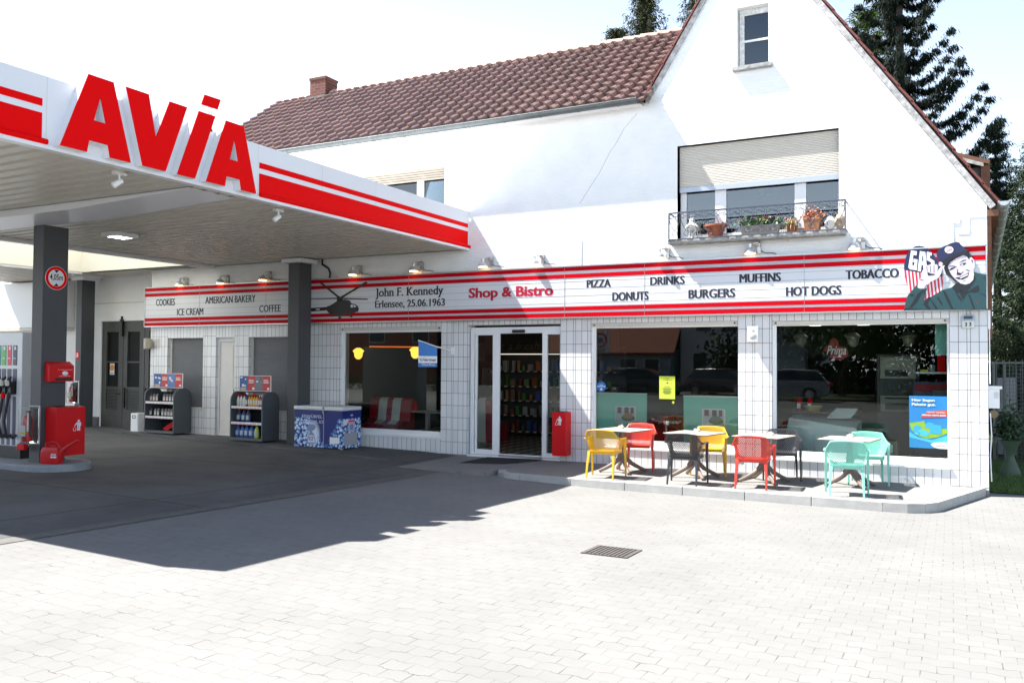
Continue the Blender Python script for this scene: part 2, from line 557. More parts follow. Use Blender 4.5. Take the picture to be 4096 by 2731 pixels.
# raised terrace with its kerb; the left end runs down to the door as a ramp
def terr_z(x, y):
    if x >= -7.2: return 0.0
    s = max(0, min(1, (x + 9.0) / 1.8)); t = max(0, min(1, (y + 2.2) / 1.6))
    s = s * s * (3 - 2 * s); t = t * t * (3 - 2 * t)
    g = gz(x, y) + 0.012
    return g + (0.0 - g) * max(s * t, s * s * s)
ramp = MB()
xs = lin(-9.0, -7.125, 12); ys = lin(-2.2, 0.05, 12)
ramp = sheet(xs, ys, 0.0, terr_z)
for a, b in zip(xs, xs[1:]): ramp.quad((a, -2.2, -0.4), (b, -2.2, -0.4), (b, -2.2, terr_z(b, -2.2)), (a, -2.2, terr_z(a, -2.2)))
for a, b in zip(ys, ys[1:]): ramp.quad((-7.125, a, -0.4), (-7.125, b, -0.4), (-7.125, b, terr_z(-7.125, b)), (-7.125, a, terr_z(-7.125, a))); ramp.quad((-9.0, a, -0.4), (-9.0, b, -0.4), (-9.0, b, terr_z(-9.0, b)), (-9.0, a, terr_z(-9.0, a)))
solo("pavement_ramp", ramp, TERR, "paved ramp rising to the sliding door", "pavement", kind="structure", recalc=False)
fr = [(-7.12, -1.75), (-7.02, -2.0), (-6.8, -2.16), (-6.5, -2.2), (-0.85, -2.3), (-0.55, -2.27), (-0.33, -2.15), (-0.18, -1.95), (0.46, 0.02)]
inn = [(-6.98, -1.72), (-6.92, -1.9), (-6.76, -2.02), (-6.48, -2.06), (-0.86, -2.16), (-0.62, -2.14), (-0.44, -2.05), (-0.31, -1.88), (0.31, 0.02)]
tp = MB(); tp.poly([(x, y, -0.004) for x, y in inn] + [(-6.98, 0.02, -0.004)])
tp.poly([(-6.98, -1.72, -0.004), (-7.12, -1.75, -0.004), (-7.12, 0.02, -0.004), (-6.98, 0.02, -0.004)][::-1])
solo("terrace", tp, TERR, "raised paved terrace in front of the shop windows", "terrace", kind="structure")
kb = MB()
for k in range(len(fr) - 1):
    a, b, c, d = fr[k], fr[k + 1], inn[k + 1], inn[k]
    n = max(1, int(round(math.hypot(b[0] - a[0], b[1] - a[1]) / 1.0)))
    for q in range(n):
        def L(p, r, t): return (p[0] + (r[0] - p[0]) * t, p[1] + (r[1] - p[1]) * t)
        g = 0.004 / max(0.05, math.hypot(b[0] - a[0], b[1] - a[1])) if n > 1 or k in (2, 3, 6, 7) else 0
        t0, t1 = q / n + g, (q + 1) / n - g
        P = [L(a, b, t0), L(a, b, t1), L(d, c, t1), L(d, c, t0)]
        kb.loft([[(x, y, -0.25) for x, y in P], [(x, y, 0.002) for x, y in P]])
solo("kerb", kb, KERB, "pale stone kerb edging the raised terrace", "kerb", kind="structure", bevel=0.008)

# low kerb strip along the left part of the front
kl = [(-19.6, -0.45), (-17.56, -0.75), (-14.4, -1.2), (-12.9, -1.25), (-10.2, -1.5), (-9.05, -1.66)]
st = MB()
for k in range(len(kl) - 1):
    (x0, y0), (x1, y1) = kl[k], kl[k + 1]
    def h(x): return 0.05 if x < -11 else 0.05 * max(0.0, min(1, (-8.9 - x) / 2.1)) + 0.006
    A = [(x0, y0), (x1, y1), (x1, 0.05), (x0, 0.05)]
    st.loft([[(x, y, gz(x, y) - 0.1) for x, y in A], [(x, y, gz(x, y) + h(x)) for x, y in A]])
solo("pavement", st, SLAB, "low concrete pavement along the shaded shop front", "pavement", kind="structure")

# lawn at the right
lawn = sheet([0.50, 3, 8, 30], [0.43, 4, 12, 40], 0.012)
LAWN = mat("lawn soil", (0.05, 0.075, 0.02), rough=1.0, var=0.4, vscale=5)
solo("lawn", lawn, LAWN, "small lawn beside the house wall", "lawn", kind="structure", recalc=False)
gb = MB(); rg = random.Random(3)
for k in range(9000):
    x = 0.52 + 2.6 * rg.random() ** 1.3; y = 0.44 + 4.5 * rg.random() ** 1.5
    hh = 0.03 + 0.07 * rg.random(); a = rg.random() * 6.28; w = 0.006
    dx, dy = math.cos(a) * w, math.sin(a) * w; lx, ly = rg.gauss(0, .03), rg.gauss(0, .03)
    i = len(gb.v); z = gz(x, y) + 0.012
    gb.v += [(x - dx, y - dy, z), (x + dx, y + dy, z), (x + lx, y + ly, z + hh)]
    gb.f.append((i, i + 1, i + 2)); gb.m.append(0)
solo("grass", gb, mat("grass blades", (0.08, 0.14, 0.03), rough=0.7, island=0.45), "short green grass on the lawn beside the house", "grass", kind="stuff", recalc=False)

# ================================================================== THE HOUSE
house = thing("shop_house", "white house with a steep gable, tiled roof and shop front on its ground floor", "building", (-8, 0, 0))

def wall_holes(mb, x0, x1, z0, z1, y0, y1, holes, mi=0, keep=None):
    xs = sorted({x0, x1} | {h[0] for h in holes} | {h[1] for h in holes}); zs = sorted({z0, z1} | {h[2] for h in holes} | {h[3] for h in holes})
    xs = [x for x in xs if x0 <= x <= x1]; zs = [z for z in zs if z0 <= z <= z1]
    for a, b in zip(xs, xs[1:]):
        for c, d in zip(zs, zs[1:]):
            mx, mz = (a + b) / 2, (c + d) / 2
            if any(h[0] < mx < h[1] and h[2] < mz < h[3] for h in holes): continue
            mb.quad((a, y0, c), (b, y0, c), (b, y0, d), (a, y0, d), mi)
            mb.quad((a, y1, c), (a, y1, d), (b, y1, d), (b, y1, c), mi)
    for h in holes:
        a, b, c, d = h[:4]
        if b < x0 or a > x1 or d < z0 or c > z1: continue
        mb.quad((a, y0, c), (a, y1, c), (a, y1, d), (a, y0, d), mi)
        mb.quad((b, y0, c), (b, y0, d), (b, y1, d), (b, y1, c), mi)
        mb.quad((a, y0, d), (a, y1, d), (b, y1, d), (b, y0, d), mi)
        mb.quad((a, y0, c), (b, y0, c), (b, y1, c), (a, y1, c), mi)
    return mb

HR1 = (-17.58, -16.34, 0.75, 2.455); HD2 = (-15.90, -15.28, 0.06, 2.455); HR2 = (-14.83, -13.42, 0.75, 2.455)
HW1 = (-12.11, -9.455, 0.33, 2.635); HDR = (-8.82, -6.735, 0.02, 2.645); HW2 = (-6.10, -3.33, 0.33, 2.64); HW3 = (-2.75, -0.03, 0.29, 2.625)
GF = [HR1, HD2, HR2, HW1, HDR, HW2, HW3]
BW = (-4.42, -1.655, 4.10, 5.845); DW = (-3.345, -2.80, 7.10, 8.185); SW = (-12.9, -9.41, 4.6, 5.995)
w = MB()
wall_holes(w, -18.2, 0.5, -0.3, 2.76, 0.02, 0.32, GF)
wall_holes(w, -18.2, -5.04, 2.76, 6.72, 0.0, 0.32, [SW])
wall_holes(w, -5.04, 0.5, 2.76, 4.2, 0.0, 0.32, [BW])
gm = MB()
wall_holes(gm, -5.04, 0.64, 4.2, 9.9, 0.0, 0.32, [BW, DW])
me = gm.mesh("g", WHITE, recalc=False)
bm = bmesh.new(); bm.from_mesh(me)
for co, no in (((-5.04, 0, 6.72), (-1.595, 0, 1)), ((0.56, 0, 4.38), (1.437, 0, 1)), ((0.5, 0, 0), (1, 0, 0))):
    bmesh.ops.bisect_plane(bm, geom=bm.verts[:] + bm.edges[:] + bm.faces[:], plane_co=co, plane_no=no, clear_outer=True)
i0 = len(w.v)
bm.verts.index_update()
w.v += [tuple(v.co) for v in bm.verts]
for f in bm.faces: w.f.append(tuple(i0 + v.index for v in f.verts)); w.m.append(0)
bm.free()
# side, rear and end walls
w.quad((0.5, 0, -0.3), (0.5, 9, -0.3), (0.5, 9, 4.45), (0.5, 0, 4.45))
w.quad((-18.2, 0, -0.3), (-18.2, 6.6, -0.3), (-18.2, 6.6, 6.7), (-18.2, 0, 6.7))
w.poly([(-17.0, 0.1, 6.7), (-17.0, 6.4, 6.7), (-17.0, 3.2, 8.95)])
w.quad((-18.2, 9, -0.3), (0.5, 9, -0.3), (0.5, 9, 4.4), (-18.2, 9, 4.4))
part("wall", w, WHITE, house, recalc=False)
crack = MB()
pp = [(-5.2, 6.55), (-5.45, 6.3), (-5.6, 6.05), (-5.72, 5.9), (-5.95, 5.5), (-6.1, 5.3), (-6.35, 4.95)]
for (a, b), (c, d) in zip(pp, pp[1:]):
    crack.quad((a, -0.002, b), (a + 0.008, -0.002, b), (c + 0.008, -0.002, d), (c, -0.002, d))
part("wall_crack", crack, mat("crack", (0.3, 0.3, 0.3), rough=1), house)

# tiles: real little slabs over dark grout
TILE = mat("glazed white tile", (0.72, 0.73, 0.74), rough=0.16, spec=0.5, island=0.06)
GROUT = mat("grout", (0.23, 0.21, 0.21), rough=0.9)
tl = MB(); gr = MB(); rt_ = random.Random(5)
J = 0.0045
def tile(x0, x1, z0, z1, side=None):
    e = [rt_.gauss(0, 0.0006) for _ in range(4)]
    y = -0.004
    if x1 - x0 < 0.014: return
    tl.quad((x0 + J, y + e[0], z0 + J), (x1 - J, y + e[1], z0 + J), (x1 - J, y + e[2], z1 - J), (x0 + J, y + e[3], z1 - J))
def pier(xs, z0, z1=2.75):
    gr.quad((xs[0], 0.0, z0 - 0.25), (xs[-1], 0.0, z0 - 0.25), (xs[-1], 0.0, z1), (xs[0], 0.0, z1))
    rows = [2.75 - 0.25 * k for k in range(13)]
    for a, b in zip(rows[1:], rows):
        if b <= z0: break
        for c, d in zip(xs, xs[1:]): tile(c, d, max(a, z0), b)
def strip(x0, x1, z0, z1, n):
    xs = lin(x0, x1, n)
    gr.quad((x0, 0.0, z0), (x1, 0.0, z0), (x1, 0.0, z1), (x0, 0.0, z1))
    for a, b in zip(xs, xs[1:]): tile(a, b, z0, z1)
def reveal(x, z0, z1, sgn, dep=0.10):
    """glazed side of an opening; sgn +1 looks to +x"""
    X = x + sgn * 0.002
    gr.quad((x + sgn * 0.001, 0, z0), (x + sgn * 0.001, dep, z0), (x + sgn * 0.001, dep, z1), (x + sgn * 0.001, 0, z1))
    for k in range(12):
        b = 2.75 - 0.25 * k; a = b - 0.25
        a = max(a, z0); b = min(b, z1)
        if b - a > 0.02: tl.quad((X, 0.004, a + J), (X, dep, a + J), (X, dep, b - J), (X, 0.004, b - J))
pier([-18.2, -18.08, -17.985, -17.89, -17.8, -17.69, -17.58], 0.0)
pier([-16.34, -16.27, -16.20, -16.06, -15.90], 0.0)
pier([-15.28, -15.21, -15.15, -15.0, -14.83], 0.0)
pier([-13.42, -13.2, -13.07, -12.955, -12.84, -12.725, -12.61, -12.495, -12.38, -12.275, -12.19, -12.11], 0.0)
pier([-9.455, -9.315, -9.195, -9.155, -9.035, -8.915, -8.82], 0.0)
pier([-6.735, -6.605, -6.465, -6.415, -6.29, -6.17, -6.10], -0.02)
pier([-3.33, -3.195, -3.08, -3.04, -2.91, -2.79, -2.75], -0.02)
pier([-0.03, 0.095, 0.212, 0.26, 0.381, 0.5], -0.04)
strip(-17.58, -16.34, 2.455, 2.75, 11); strip(-15.90, -15.28, 2.455, 2.75, 6); strip(-14.83, -13.42, 2.455, 2.75, 12)
strip(-12.11, -9.455, 2.635, 2.75, 21); strip(-8.82, -6.735, 2.645, 2.75, 17); strip(-6.10, -3.33, 2.64, 2.75, 22); strip(-2.75, -0.03, 2.625, 2.75, 22)
strip(-17.58, -16.34, 0.5, 0.74, 10); strip(-17.58, -16.34, 0.25, 0.5, 10); strip(-17.58, -16.34, 0.0, 0.25, 10)
strip(-14.83, -13.42, 0.5, 0.74, 11); strip(-14.83, -13.42, 0.25, 0.5, 11); strip(-14.83, -13.42, 0.0, 0.25, 11)
strip(-12.11, -9.455, 0.02, 0.3, 22); strip(-6.10, -3.33, -0.03, 0.3, 22); strip(-2.75, -0.03, -0.03, 0.26, 22)
for h in (HR1, HD2, HR2, HW1, HDR, HW2, HW3): reveal(h[0], h[2], h[3], 1)
clad = part("tile_cladding", tl, TILE, house, recalc=False)
part("grout_bed", gr, GROUT, clad, recalc=False)

# ------------------------------------------------ windows of the house
def frame_mb(x0, x1, z0, z1, y0, y1, wl, wr=None, wb=None, wt=None):
    wr = wl if wr is None else wr; wb = wl if wb is None else wb; wt = wl if wt is None else wt
    m = MB()
    m.box(x0, x0 + wl, y0, y1, z0, z1); m.box(x1 - wr, x1, y0, y1, z0, z1)
    m.box(x0 + wl, x1 - wr, y0, y1, z0, z0 + wb); m.box(x0 + wl, x1 - wr, y0, y1, z1 - wt, z1)
    return m
def pane(name, x0, x1, z0, z1, y, par, m=GLASS):
    return part(name, MB().box(x0, x1, y, y + 0.008, z0, z1), m, par, recalc=False)

for h, nm, gl, bot in ((HW1, "shop window lit by two hanging lamps", (-12.03, -9.48, 0.44, 2.53), 0.29), (HW2, "shop window with two mint green panels behind it", (-6.03, -3.345, 0.46, 2.55), 0.29), (HW3, "shop window with a blue poster behind the glass", (-2.69, -0.065, 0.41, 2.545), 0.25)):
    f = frame_mb(h[0], h[1], h[2], h[3] - 0.06, 0.07, 0.14, gl[0] - h[0], h[1] - gl[1], gl[2] - h[2], h[3] - 0.06 - gl[3])
    wdw = part("window", f, PWHITE, house, bevel=0.004, label=nm)
    pane("pane", gl[0], gl[1], gl[2], gl[3], 0.10, wdw)
    bx = MB().box(h[0], h[1], 0.02, 0.12, h[3] - 0.06, h[3])
    for x in (h[0] + 0.06, h[1] - 0.06): bx.box(x - 0.012, x + 0.012, 0.0, 0.02, h[3] - 0.045, h[3] - 0.02, 1)
    part("blind_box", bx, [CREAM, BLACK], wdw)
    part("sill", MB().box(h[0] - 0.01, h[1] + 0.01, -0.035, 0.07, bot, bot + 0.035), PWHITE, wdw, bevel=0.004)
# roller shutters and the side door
SHUT = mat("grey shutter", (0.17, 0.175, 0.19), rough=0.4, var=0.05)
for h in (HR1, HR2):
    m = MB()
    zz = lin(h[2], h[3] - 0.01, 34)
    for a, b in zip(zz, zz[1:]):
        m.quad((h[0] + 0.06, 0.105, a), (h[1] - 0.0, 0.105, a), (h[1], 0.097, b - 0.006), (h[0] + 0.06, 0.097, b - 0.006))
        m.quad((h[0] + 0.06, 0.097, b - 0.006), (h[1], 0.097, b - 0.006), (h[1], 0.105, b), (h[0] + 0.06, 0.105, b))
    s = part("roller_shutter", m, SHUT, house, recalc=False)
    part("guide_rail", MB().box(h[0], h[0] + 0.06, 0.08, 0.14, h[2], h[3]), CREAM, s)
    part("sill", MB().box(h[0] - 0.0, h[1] + 0.0, -0.03, 0.1, h[2] - 0.05, h[2]), CREAM, s, bevel=0.004)
d2 = part("side_door", frame_mb(-15.90, -15.28, 0.06, 2.455, 0.06, 0.14, 0.06, 0.05, 0.06, 0.09), PWHITE, house, bevel=0.005)
lf = MB().box(-15.838, -15.332, 0.08, 0.12, 0.121, 2.36); lf.box(-15.77, -15.40, 0.07, 0.079, 0.25, 2.26)
part("door_leaf", lf, mat("ivory door", (0.72, 0.70, 0.66), rough=0.4, var=0.04), d2, bevel=0.004)
part("handle", MB().box(-15.36, -15.35, 0.03, 0.08, 1.02, 1.22).box(-15.40, -15.345, 0.02, 0.035, 1.1, 1.13), ALU, d2)

# automatic sliding door
dr = part("sliding_door", frame_mb(-8.78, -6.74, 0.03, 2.60, 0.06, 0.16, 0.09, 0.02, 0.03, 0.125), PWHITE, house, bevel=0.004, label="automatic sliding door standing open")
for a, b in ((-8.67, -8.105), (-7.14, -6.75)):
    lw = 0.05 if a < -8 else 0.10
    rw = 0.155 if a < -8 else 0.0
    f = frame_mb(a, b, 0.045, 2.475, 0.055 if a < -8 else 0.03, 0.10, lw, rw if rw else 0.01, 0.085, 0.03)
    lfo = part("door_leaf", f, PWHITE, dr, bevel=0.004)
    pane("door_pane", a + lw, b - (rw if rw else 0.01), 0.13, 2.445, 0.08, dr)
part("door_sensor", MB().box(-7.80, -7.53, 0.0, 0.06, 2.485, 2.545), BLACK, dr, bevel=0.01)
part("threshold", MB().box(-8.10, -7.14, 0.02, 0.3, 0.01, 0.045), ALU, dr)

# big upper window with its shutter half down
bwf = MB()
f = frame_mb(BW[0] + 0.02, BW[1] - 0.0, BW[2], 5.2, 0.14, 0.20, 0.11, 0.03, 0.12, 0.06)
f.box(-3.765, -3.565, 0.13, 0.205, 4.22, 5.14); f.box(-2.39, -2.20, 0.13, 0.205, 4.22, 5.14)
bwo = part("window", f, PWHITE, house, bevel=0.005, label="wide upper window with a half lowered shutter")
for a, b in ((-4.29, -3.765), (-3.565, -2.39), (-2.20, -1.685)): pane("pane", a, b, 4.22, 5.14, 0.165, bwo, WGLASS)
m = MB(); zz = lin(5.09, 5.84, 26)
for a, b in zip(zz, zz[1:]):
    m.quad((-4.40, 0.09, a), (-1.66, 0.09, a), (-1.66, 0.078, (a + b) / 2), (-4.40, 0.078, (a + b) / 2))
    m.quad((-4.40, 0.078, (a + b) / 2), (-1.66, 0.078, (a + b) / 2), (-1.66, 0.09, b - 0.003), (-4.40, 0.09, b - 0.003))
    m.quad((-4.40, 0.096, b - 0.003), (-1.66, 0.096, b - 0.003), (-1.66, 0.096, b), (-4.40, 0.096, b), 1)
part("shutter", m, [mat("beige slats", (0.72, 0.675, 0.60), rough=0.5), mat("slat slit", (0.2, 0.19, 0.18))], bwo, recalc=False)
part("shutter_rail", MB().box(-4.40, -1.66, 0.07, 0.10, 5.0, 5.09), mat("bluish aluminium", (0.42, 0.46, 0.52), rough=0.4, metal=0.3), bwo, bevel=0.004)
SILL = mat("weathered sill", (0.34, 0.34, 0.33), rough=0.95, var=0.5, vscale=9, bump=0.3)
part("sill", MB().box(-4.52, -1.54, -0.27, 0.14, 4.03, 4.095), SILL, bwo, bevel=0.006)
# small gable window
f = frame_mb(DW[0] + 0.02, DW[1], DW[2], DW[3] - 0.0, 0.12, 0.18, 0.085, 0.012, 0.06, 0.115)
dwo = part("window", f, mat("peeling white paint", (0.62, 0.62, 0.6), rough=0.8, var=0.3, vscale=14), house, label="narrow gable window with two dark panes")
f.box
part("glazing_bar", MB().box(-3.24, -2.812, 0.115, 0.175, 7.59, 7.625), PWHITE, dwo)
DARKP = mat("dark blue blind", (0.035, 0.055, 0.085), rough=0.5)
pane("pane", -3.24, -2.812, 7.16, 7.59, 0.14, dwo, WGLASS); pane("pane", -3.24, -2.812, 7.625, 8.07, 0.14, dwo, WGLASS)
part("blind", MB().box(-3.3, -2.8, 0.2, 0.21, 7.12, 8.12), DARKP, dwo)
part("sill", MB().box(-3.41, -2.725, -0.10, 0.12, 7.045, 7.115), SILL, dwo, bevel=0.006)
# left upper window
f = frame_mb(SW[0], SW[1], SW[2], SW[3], 0.12, 0.18, 0.05)
for x in (-11.5, -10.17): f.box(x, x + 0.17, 0.11, 0.18, 4.65, 5.945)
swo = part("window", f, PWHITE, house, label="upper window with a slightly lowered wooden blind")
for a, b in ((-12.85, -11.5), (-11.33, -10.17), (-10.0, -9.46)): pane("pane", a, b, 4.65, 5.945, 0.145, swo, WGLASS)
m = MB(); zz = lin(5.74, 5.99, 5)
for a, b in zip(zz, zz[1:]): m.box(SW[0] + 0.01, SW[1] - 0.01, 0.06 - 0.01 * (b - 5.74), 0.09, a + 0.012, b)
part("shutter", m, mat("pale wooden slats", (0.50, 0.42, 0.33), rough=0.6, var=0.1), swo)
# rooms behind the upper windows
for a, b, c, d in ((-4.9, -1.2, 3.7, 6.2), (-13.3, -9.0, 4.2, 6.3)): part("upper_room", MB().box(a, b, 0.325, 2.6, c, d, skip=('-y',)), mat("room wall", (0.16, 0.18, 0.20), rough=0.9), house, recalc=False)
lp = MB()
for x, z in ((-3.12, 5.02), (-2.97, 4.93), (-2.84, 5.01)):
    lp.lathe([(0.0, -0.07), (0.05, -0.05), (0.07, 0), (0.05, 0.05), (0.0, 0.07)], (x, 1.0, z + 0.05), 12)
part("ceiling_lamp", lp, mat("milk glass", (0.8, 0.8, 0.8), rough=0.3), house, smooth=True)

# ------------------------------------------------ roofs
RT = mat("brown roof tile", (0.195, 0.128, 0.112), rough=0.27, spec=0.7, island=0.16)
def pantiles(P0, U, S, n, ulen, slen, uoff=0.0, step=0.27, row=0.31, skipf=None):
    m = MB(); P0, U, S, n = Vector(P0), Vector(U).normalized(), Vector(S).normalized(), Vector(n).normalized()
    nr = int(math.ceil(slen / row)); nc = int(ulen / step)
    prof = [(0.0, 0.012), (0.08, 0.0), (0.30, -0.004), (0.54, 0.008), (0.64, 0.06), (0.78, 0.092), (0.92, 0.07), (1.0, 0.012)]
    rg = random.Random(2)
    for r_ in range(nr):
        s0, s1 = r_ * row, min((r_ + 1) * row + 0.03, slen)
        for c in range(nc):
            if skipf and skipf(c * step, s0): continue
            jt = rg.gauss(0, 0.003)
            i = len(m.v)
            for (t, h) in prof:
                u = (c + t) * step
                m.v.append(tuple(P0 + U * u + S * s0 + n * (h + 0.062 + jt)))
                m.v.append(tuple(P0 + U * u + S * s1 + n * (h + 0.006 + jt)))
                m.v.append(tuple(P0 + U * u + S * (s0 + 0.004) + n * (h + 0.004 + jt)))
            for k in range(len(prof) - 1):
                a = i + 3 * k
                m.f.append((a, a + 3, a + 4, a + 1)); m.m.append(0)
                m.f.append((a + 2, a + 5, a + 3, a)); m.m.append(0)
    return m
SL = Vector((0, 3.43, 2.52)); SN = Vector((0, -2.52, 3.43))
mroof = pantiles((-17.0, -0.24, 6.68), (1, 0, 0), SL, SN, 13.6, SL.length, skipf=lambda u, s: (u > 11.95 and s < 0.65))
ro = part("roof", mroof, RT, house, smooth=False, recalc=False)
und = MB()
und.quad((-17.0, -0.22, 6.68), (-5.06, -0.22, 6.68), (-5.06, 3.2, 9.19), (-17.0, 3.2, 9.19))
und.quad((-17.0, -0.22, 6.66), (-17.0, 0.05, 6.66), (-5.06, 0.05, 6.66), (-5.06, -0.22, 6.66))
und.quad((-17.0, 3.2, 9.19), (-3.0, 3.2, 9.19), (-3.0, 6.9, 6.6), (-17.0, 6.9, 6.6))
part("roof_underlay", und, WHITE, ro, recalc=False)
rd = MB()
for k in range(33):
    x = -17.0 + 0.40 * k
    if x > -3.9: break
    rd.tube([(x, 3.2, 9.235), (x + 0.42, 3.2, 9.225)], [0.115, 0.10], 8)
part("ridge_tiles", rd, mat("ridge tile", (0.42, 0.26, 0.20), rough=0.6, island=0.15), ro, smooth=True)
# cross gable
GR = mat("red verge tile", (0.15, 0.035, 0.025), rough=0.6, var=0.2, vscale=6, bump=0.3, bscale=20)
APX = (-3.13, 9.80)
def slope_slab(x_low, z_low, name, y0=-0.06, y1=8.8):
    m = MB()
    v = Vector((APX[0] - x_low, 0, APX[1] - z_low)); L = v.length; S = v.normalized(); n = Vector((-S.z, 0, S.x)) if x_low > APX[0] else Vector((-S.z, 0, S.x))
    if n.z < 0: n = -n
    nr = int(L / 0.34)
    for k in range(nr):
        s0, s1 = L * k / nr, L * (k + 1) / nr + 0.03
        a = Vector((x_low, 0, z_low)) + S * s0; b = Vector((x_low, 0, z_low)) + S * s1
        A = a + n * 0.048; B = b + n * 0.03
        for Y0, Y1 in ((y0, y1),):
            P = [a + n * 0.012, b, B, A]
            m.loft([[(p.x, Y0, p.z) for p in P], [(p.x, Y1, p.z) for p in P]])
    return m
def verge_board(x_low, z_low):
    m = MB(); v = Vector((APX[0] - x_low, 0, APX[1] - z_low)); S = v.normalized(); n = Vector((-S.z, 0, S.x))
    if n.z < 0: n = -n
    a = Vector((x_low, 0, z_low)); b = Vector((APX[0], 0, APX[1]))
    P = [a - n * 0.09, b - n * 0.09, b, a]
    m.loft([[(p.x, -0.035, p.z) for p in P], [(p.x, -0.002, p.z) for p in P]])
    return m
gr_ = part("gable_roof", slope_slab(0.64, 4.395, "r"), GR, house)
part("roof_slope", slope_slab(-5.06, 6.755, "l"), GR, gr_)
VB = mat("weathered verge board", (0.40, 0.39, 0.38), rough=0.9, var=0.55, vscale=9, bump=0.3)
part("verge_board", verge_board(0.62, 4.36), VB, gr_)
part("verge_board", verge_board(-5.03, 6.77), VB, gr_)
ev = MB().box(0.5, 0.66, 0.0, 8.8, 4.20, 4.30); ev.box(0.5, 0.56, 0.02, 8.8, 2.3, 4.2)
part("eaves_soffit", ev, WOOD, gr_)
def half_gutter(p0, p1, r, nseg):
    m = MB(); p0, p1 = Vector(p0), Vector(p1); d = (p1 - p0).normalized()
    side = d.cross(Vector((0, 0, 1))).normalized()
    ringf = lambda p, rr: [p + side * (rr * math.cos(a)) + Vector((0, 0, rr * math.sin(a))) for a in [PI + PI * k / 8 for k in range(9)]]
    A = ringf(p0, r) + ringf(p0, r - 0.008)[::-1]; B = ringf(p1, r) + ringf(p1, r - 0.008)[::-1]
    m.loft([A, B])
    for e in (p0, p1): m.poly(ringf(e, r))
    m.tube([p0 + side * r, p1 + side * r], 0.012, 6); m.tube([p0 - side * r, p1 - side * r], 0.012, 6)
    L = (p1 - p0).length
    for k in range(nseg):
        q = p0 + d * (L * (k + 0.5) / nseg)
        m.loft([ringf(q, r + 0.006) + ringf(q, r)[::-1], ringf(q + d * 0.03, r + 0.006) + ringf(q + d * 0.03, r)[::-1]])
    return m
part("gutter", half_gutter((-17.0, -0.30, 6.70), (-5.08, -0.30, 6.72), 0.08, 15), ZINC, house, smooth=True)
part("gutter", half_gutter((0.73, -0.12, 4.40), (0.80, 10.0, 3.62), 0.075, 16), mat("pale zinc", (0.42, 0.45, 0.46), rough=0.45, metal=0.5, var=0.1), house, smooth=True)
# chimney
BR = mat("chimney brick", (0.24, 0.07, 0.045), rough=0.9)
nt = BR.node_tree
tcn = nt.nodes.new("ShaderNodeTexCoord"); spn = nt.nodes.new("ShaderNodeSeparateXYZ"); cbn = nt.nodes.new("ShaderNodeCombineXYZ")
nt.links.new(tcn.outputs["Object"], spn.inputs[0])
nt.links.new(nmath(nt, 'ADD', spn.outputs[0], spn.outputs[1]), cbn.inputs[0]); nt.links.new(spn.outputs[2], cbn.inputs[1])
brn = nt.nodes.new("ShaderNodeTexBrick"); brn.inputs["Scale"].default_value = 1; brn.inputs["Brick Width"].default_value = 0.22; brn.inputs["Row Height"].default_value = 0.075; brn.inputs["Mortar Size"].default_value = 0.008
brn.inputs["Color1"].default_value = (0.17, 0.045, 0.03, 1); brn.inputs["Color2"].default_value = (0.09, 0.03, 0.022, 1); brn.inputs["Mortar"].default_value = (0.13, 0.10, 0.085, 1)
nt.links.new(cbn.outputs[0], brn.inputs["Vector"]); nt.links.new(brn.outputs["Color"], nt.nodes["Principled BSDF"].inputs["Base Color"])
ch = MB().box(-15.62, -15.08, 2.95, 3.45, 8.7, 9.66); ch.box(-15.64, -15.06, 2.93, 3.47, 9.60, 9.66)
cho = part("chimney", ch, BR, house)
part("chimney_flashing", MB().box(-15.68, -15.02, 2.85, 3.5, 8.9, 9.12), CONC, cho)
# side dormer peeping over the right slope
dm = MB(); dm.box(-0.6, 0.46, 1.5, 3.0, 4.8, 5.28)
dmo = part("dormer", dm, mat("slate grey", (0.10, 0.11, 0.12), rough=0.7, var=0.2), house)
rr_ = MB(); rr_.prism([(-0.75, 5.78), (0.58, 5.30), (0.60, 5.36), (-0.75, 5.86)], 1.35, 3.15, lambda u, v, d: (u, d, v))
part("dormer_roof", rr_, WOOD, dmo)
part("dormer_board", MB().prism([(-0.72, 5.70), (0.50, 5.26), (0.50, 5.32), (-0.72, 5.78)], 1.33, 1.36, lambda u, v, d: (u, d, v)), VB, dmo)
part("dormer_post", MB().box(0.46, 0.60, 1.42, 1.55, 4.6, 5.36), WOOD, dmo)

# ------------------------------------------------ rooms behind the shop windows
inr = MB()
inr.quad((-13.2, 6.5, -0.05), (0.42, 6.5, -0.05), (0.42, 6.5, 2.9), (-13.2, 6.5, 2.9))
inr.quad((-13.2, 0.33, -0.05), (-13.2, 6.5, -0.05), (-13.2, 6.5, 2.9), (-13.2, 0.33, 2.9))
inr.quad((0.42, 0.33, -0.05), (0.42, 6.5, -0.05), (0.42, 6.5, 2.9), (0.42, 0.33, 2.9))
inr.quad((-13.2, 0.33, 2.9), (0.42, 0.33, 2.9), (0.42, 6.5, 2.9), (-13.2, 6.5, 2.9))
inr.box(-9.3, -9.2, 0.33, 1.0, 0, 2.9)
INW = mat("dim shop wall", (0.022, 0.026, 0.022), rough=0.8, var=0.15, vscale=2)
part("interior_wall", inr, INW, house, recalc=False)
CHK = mat("checkered floor", (0.5, 0.5, 0.5), rough=0.3)
nt = CHK.node_tree; tcn = nt.nodes.new("ShaderNodeTexCoord"); ckn = nt.nodes.new("ShaderNodeTexChecker")
mpn = nt.nodes.new("ShaderNodeMapping"); mpn.inputs["Rotation"].default_value = (0, 0, R(45)); mpn.inputs["Location"].default_value = (0, 0, 0.5)
ckn.inputs["Scale"].default_value = 4.2; ckn.inputs["Color1"].default_value = (0.62, 0.50, 0.34, 1); ckn.inputs["Color2"].default_value = (0.006, 0.012, 0.012, 1)
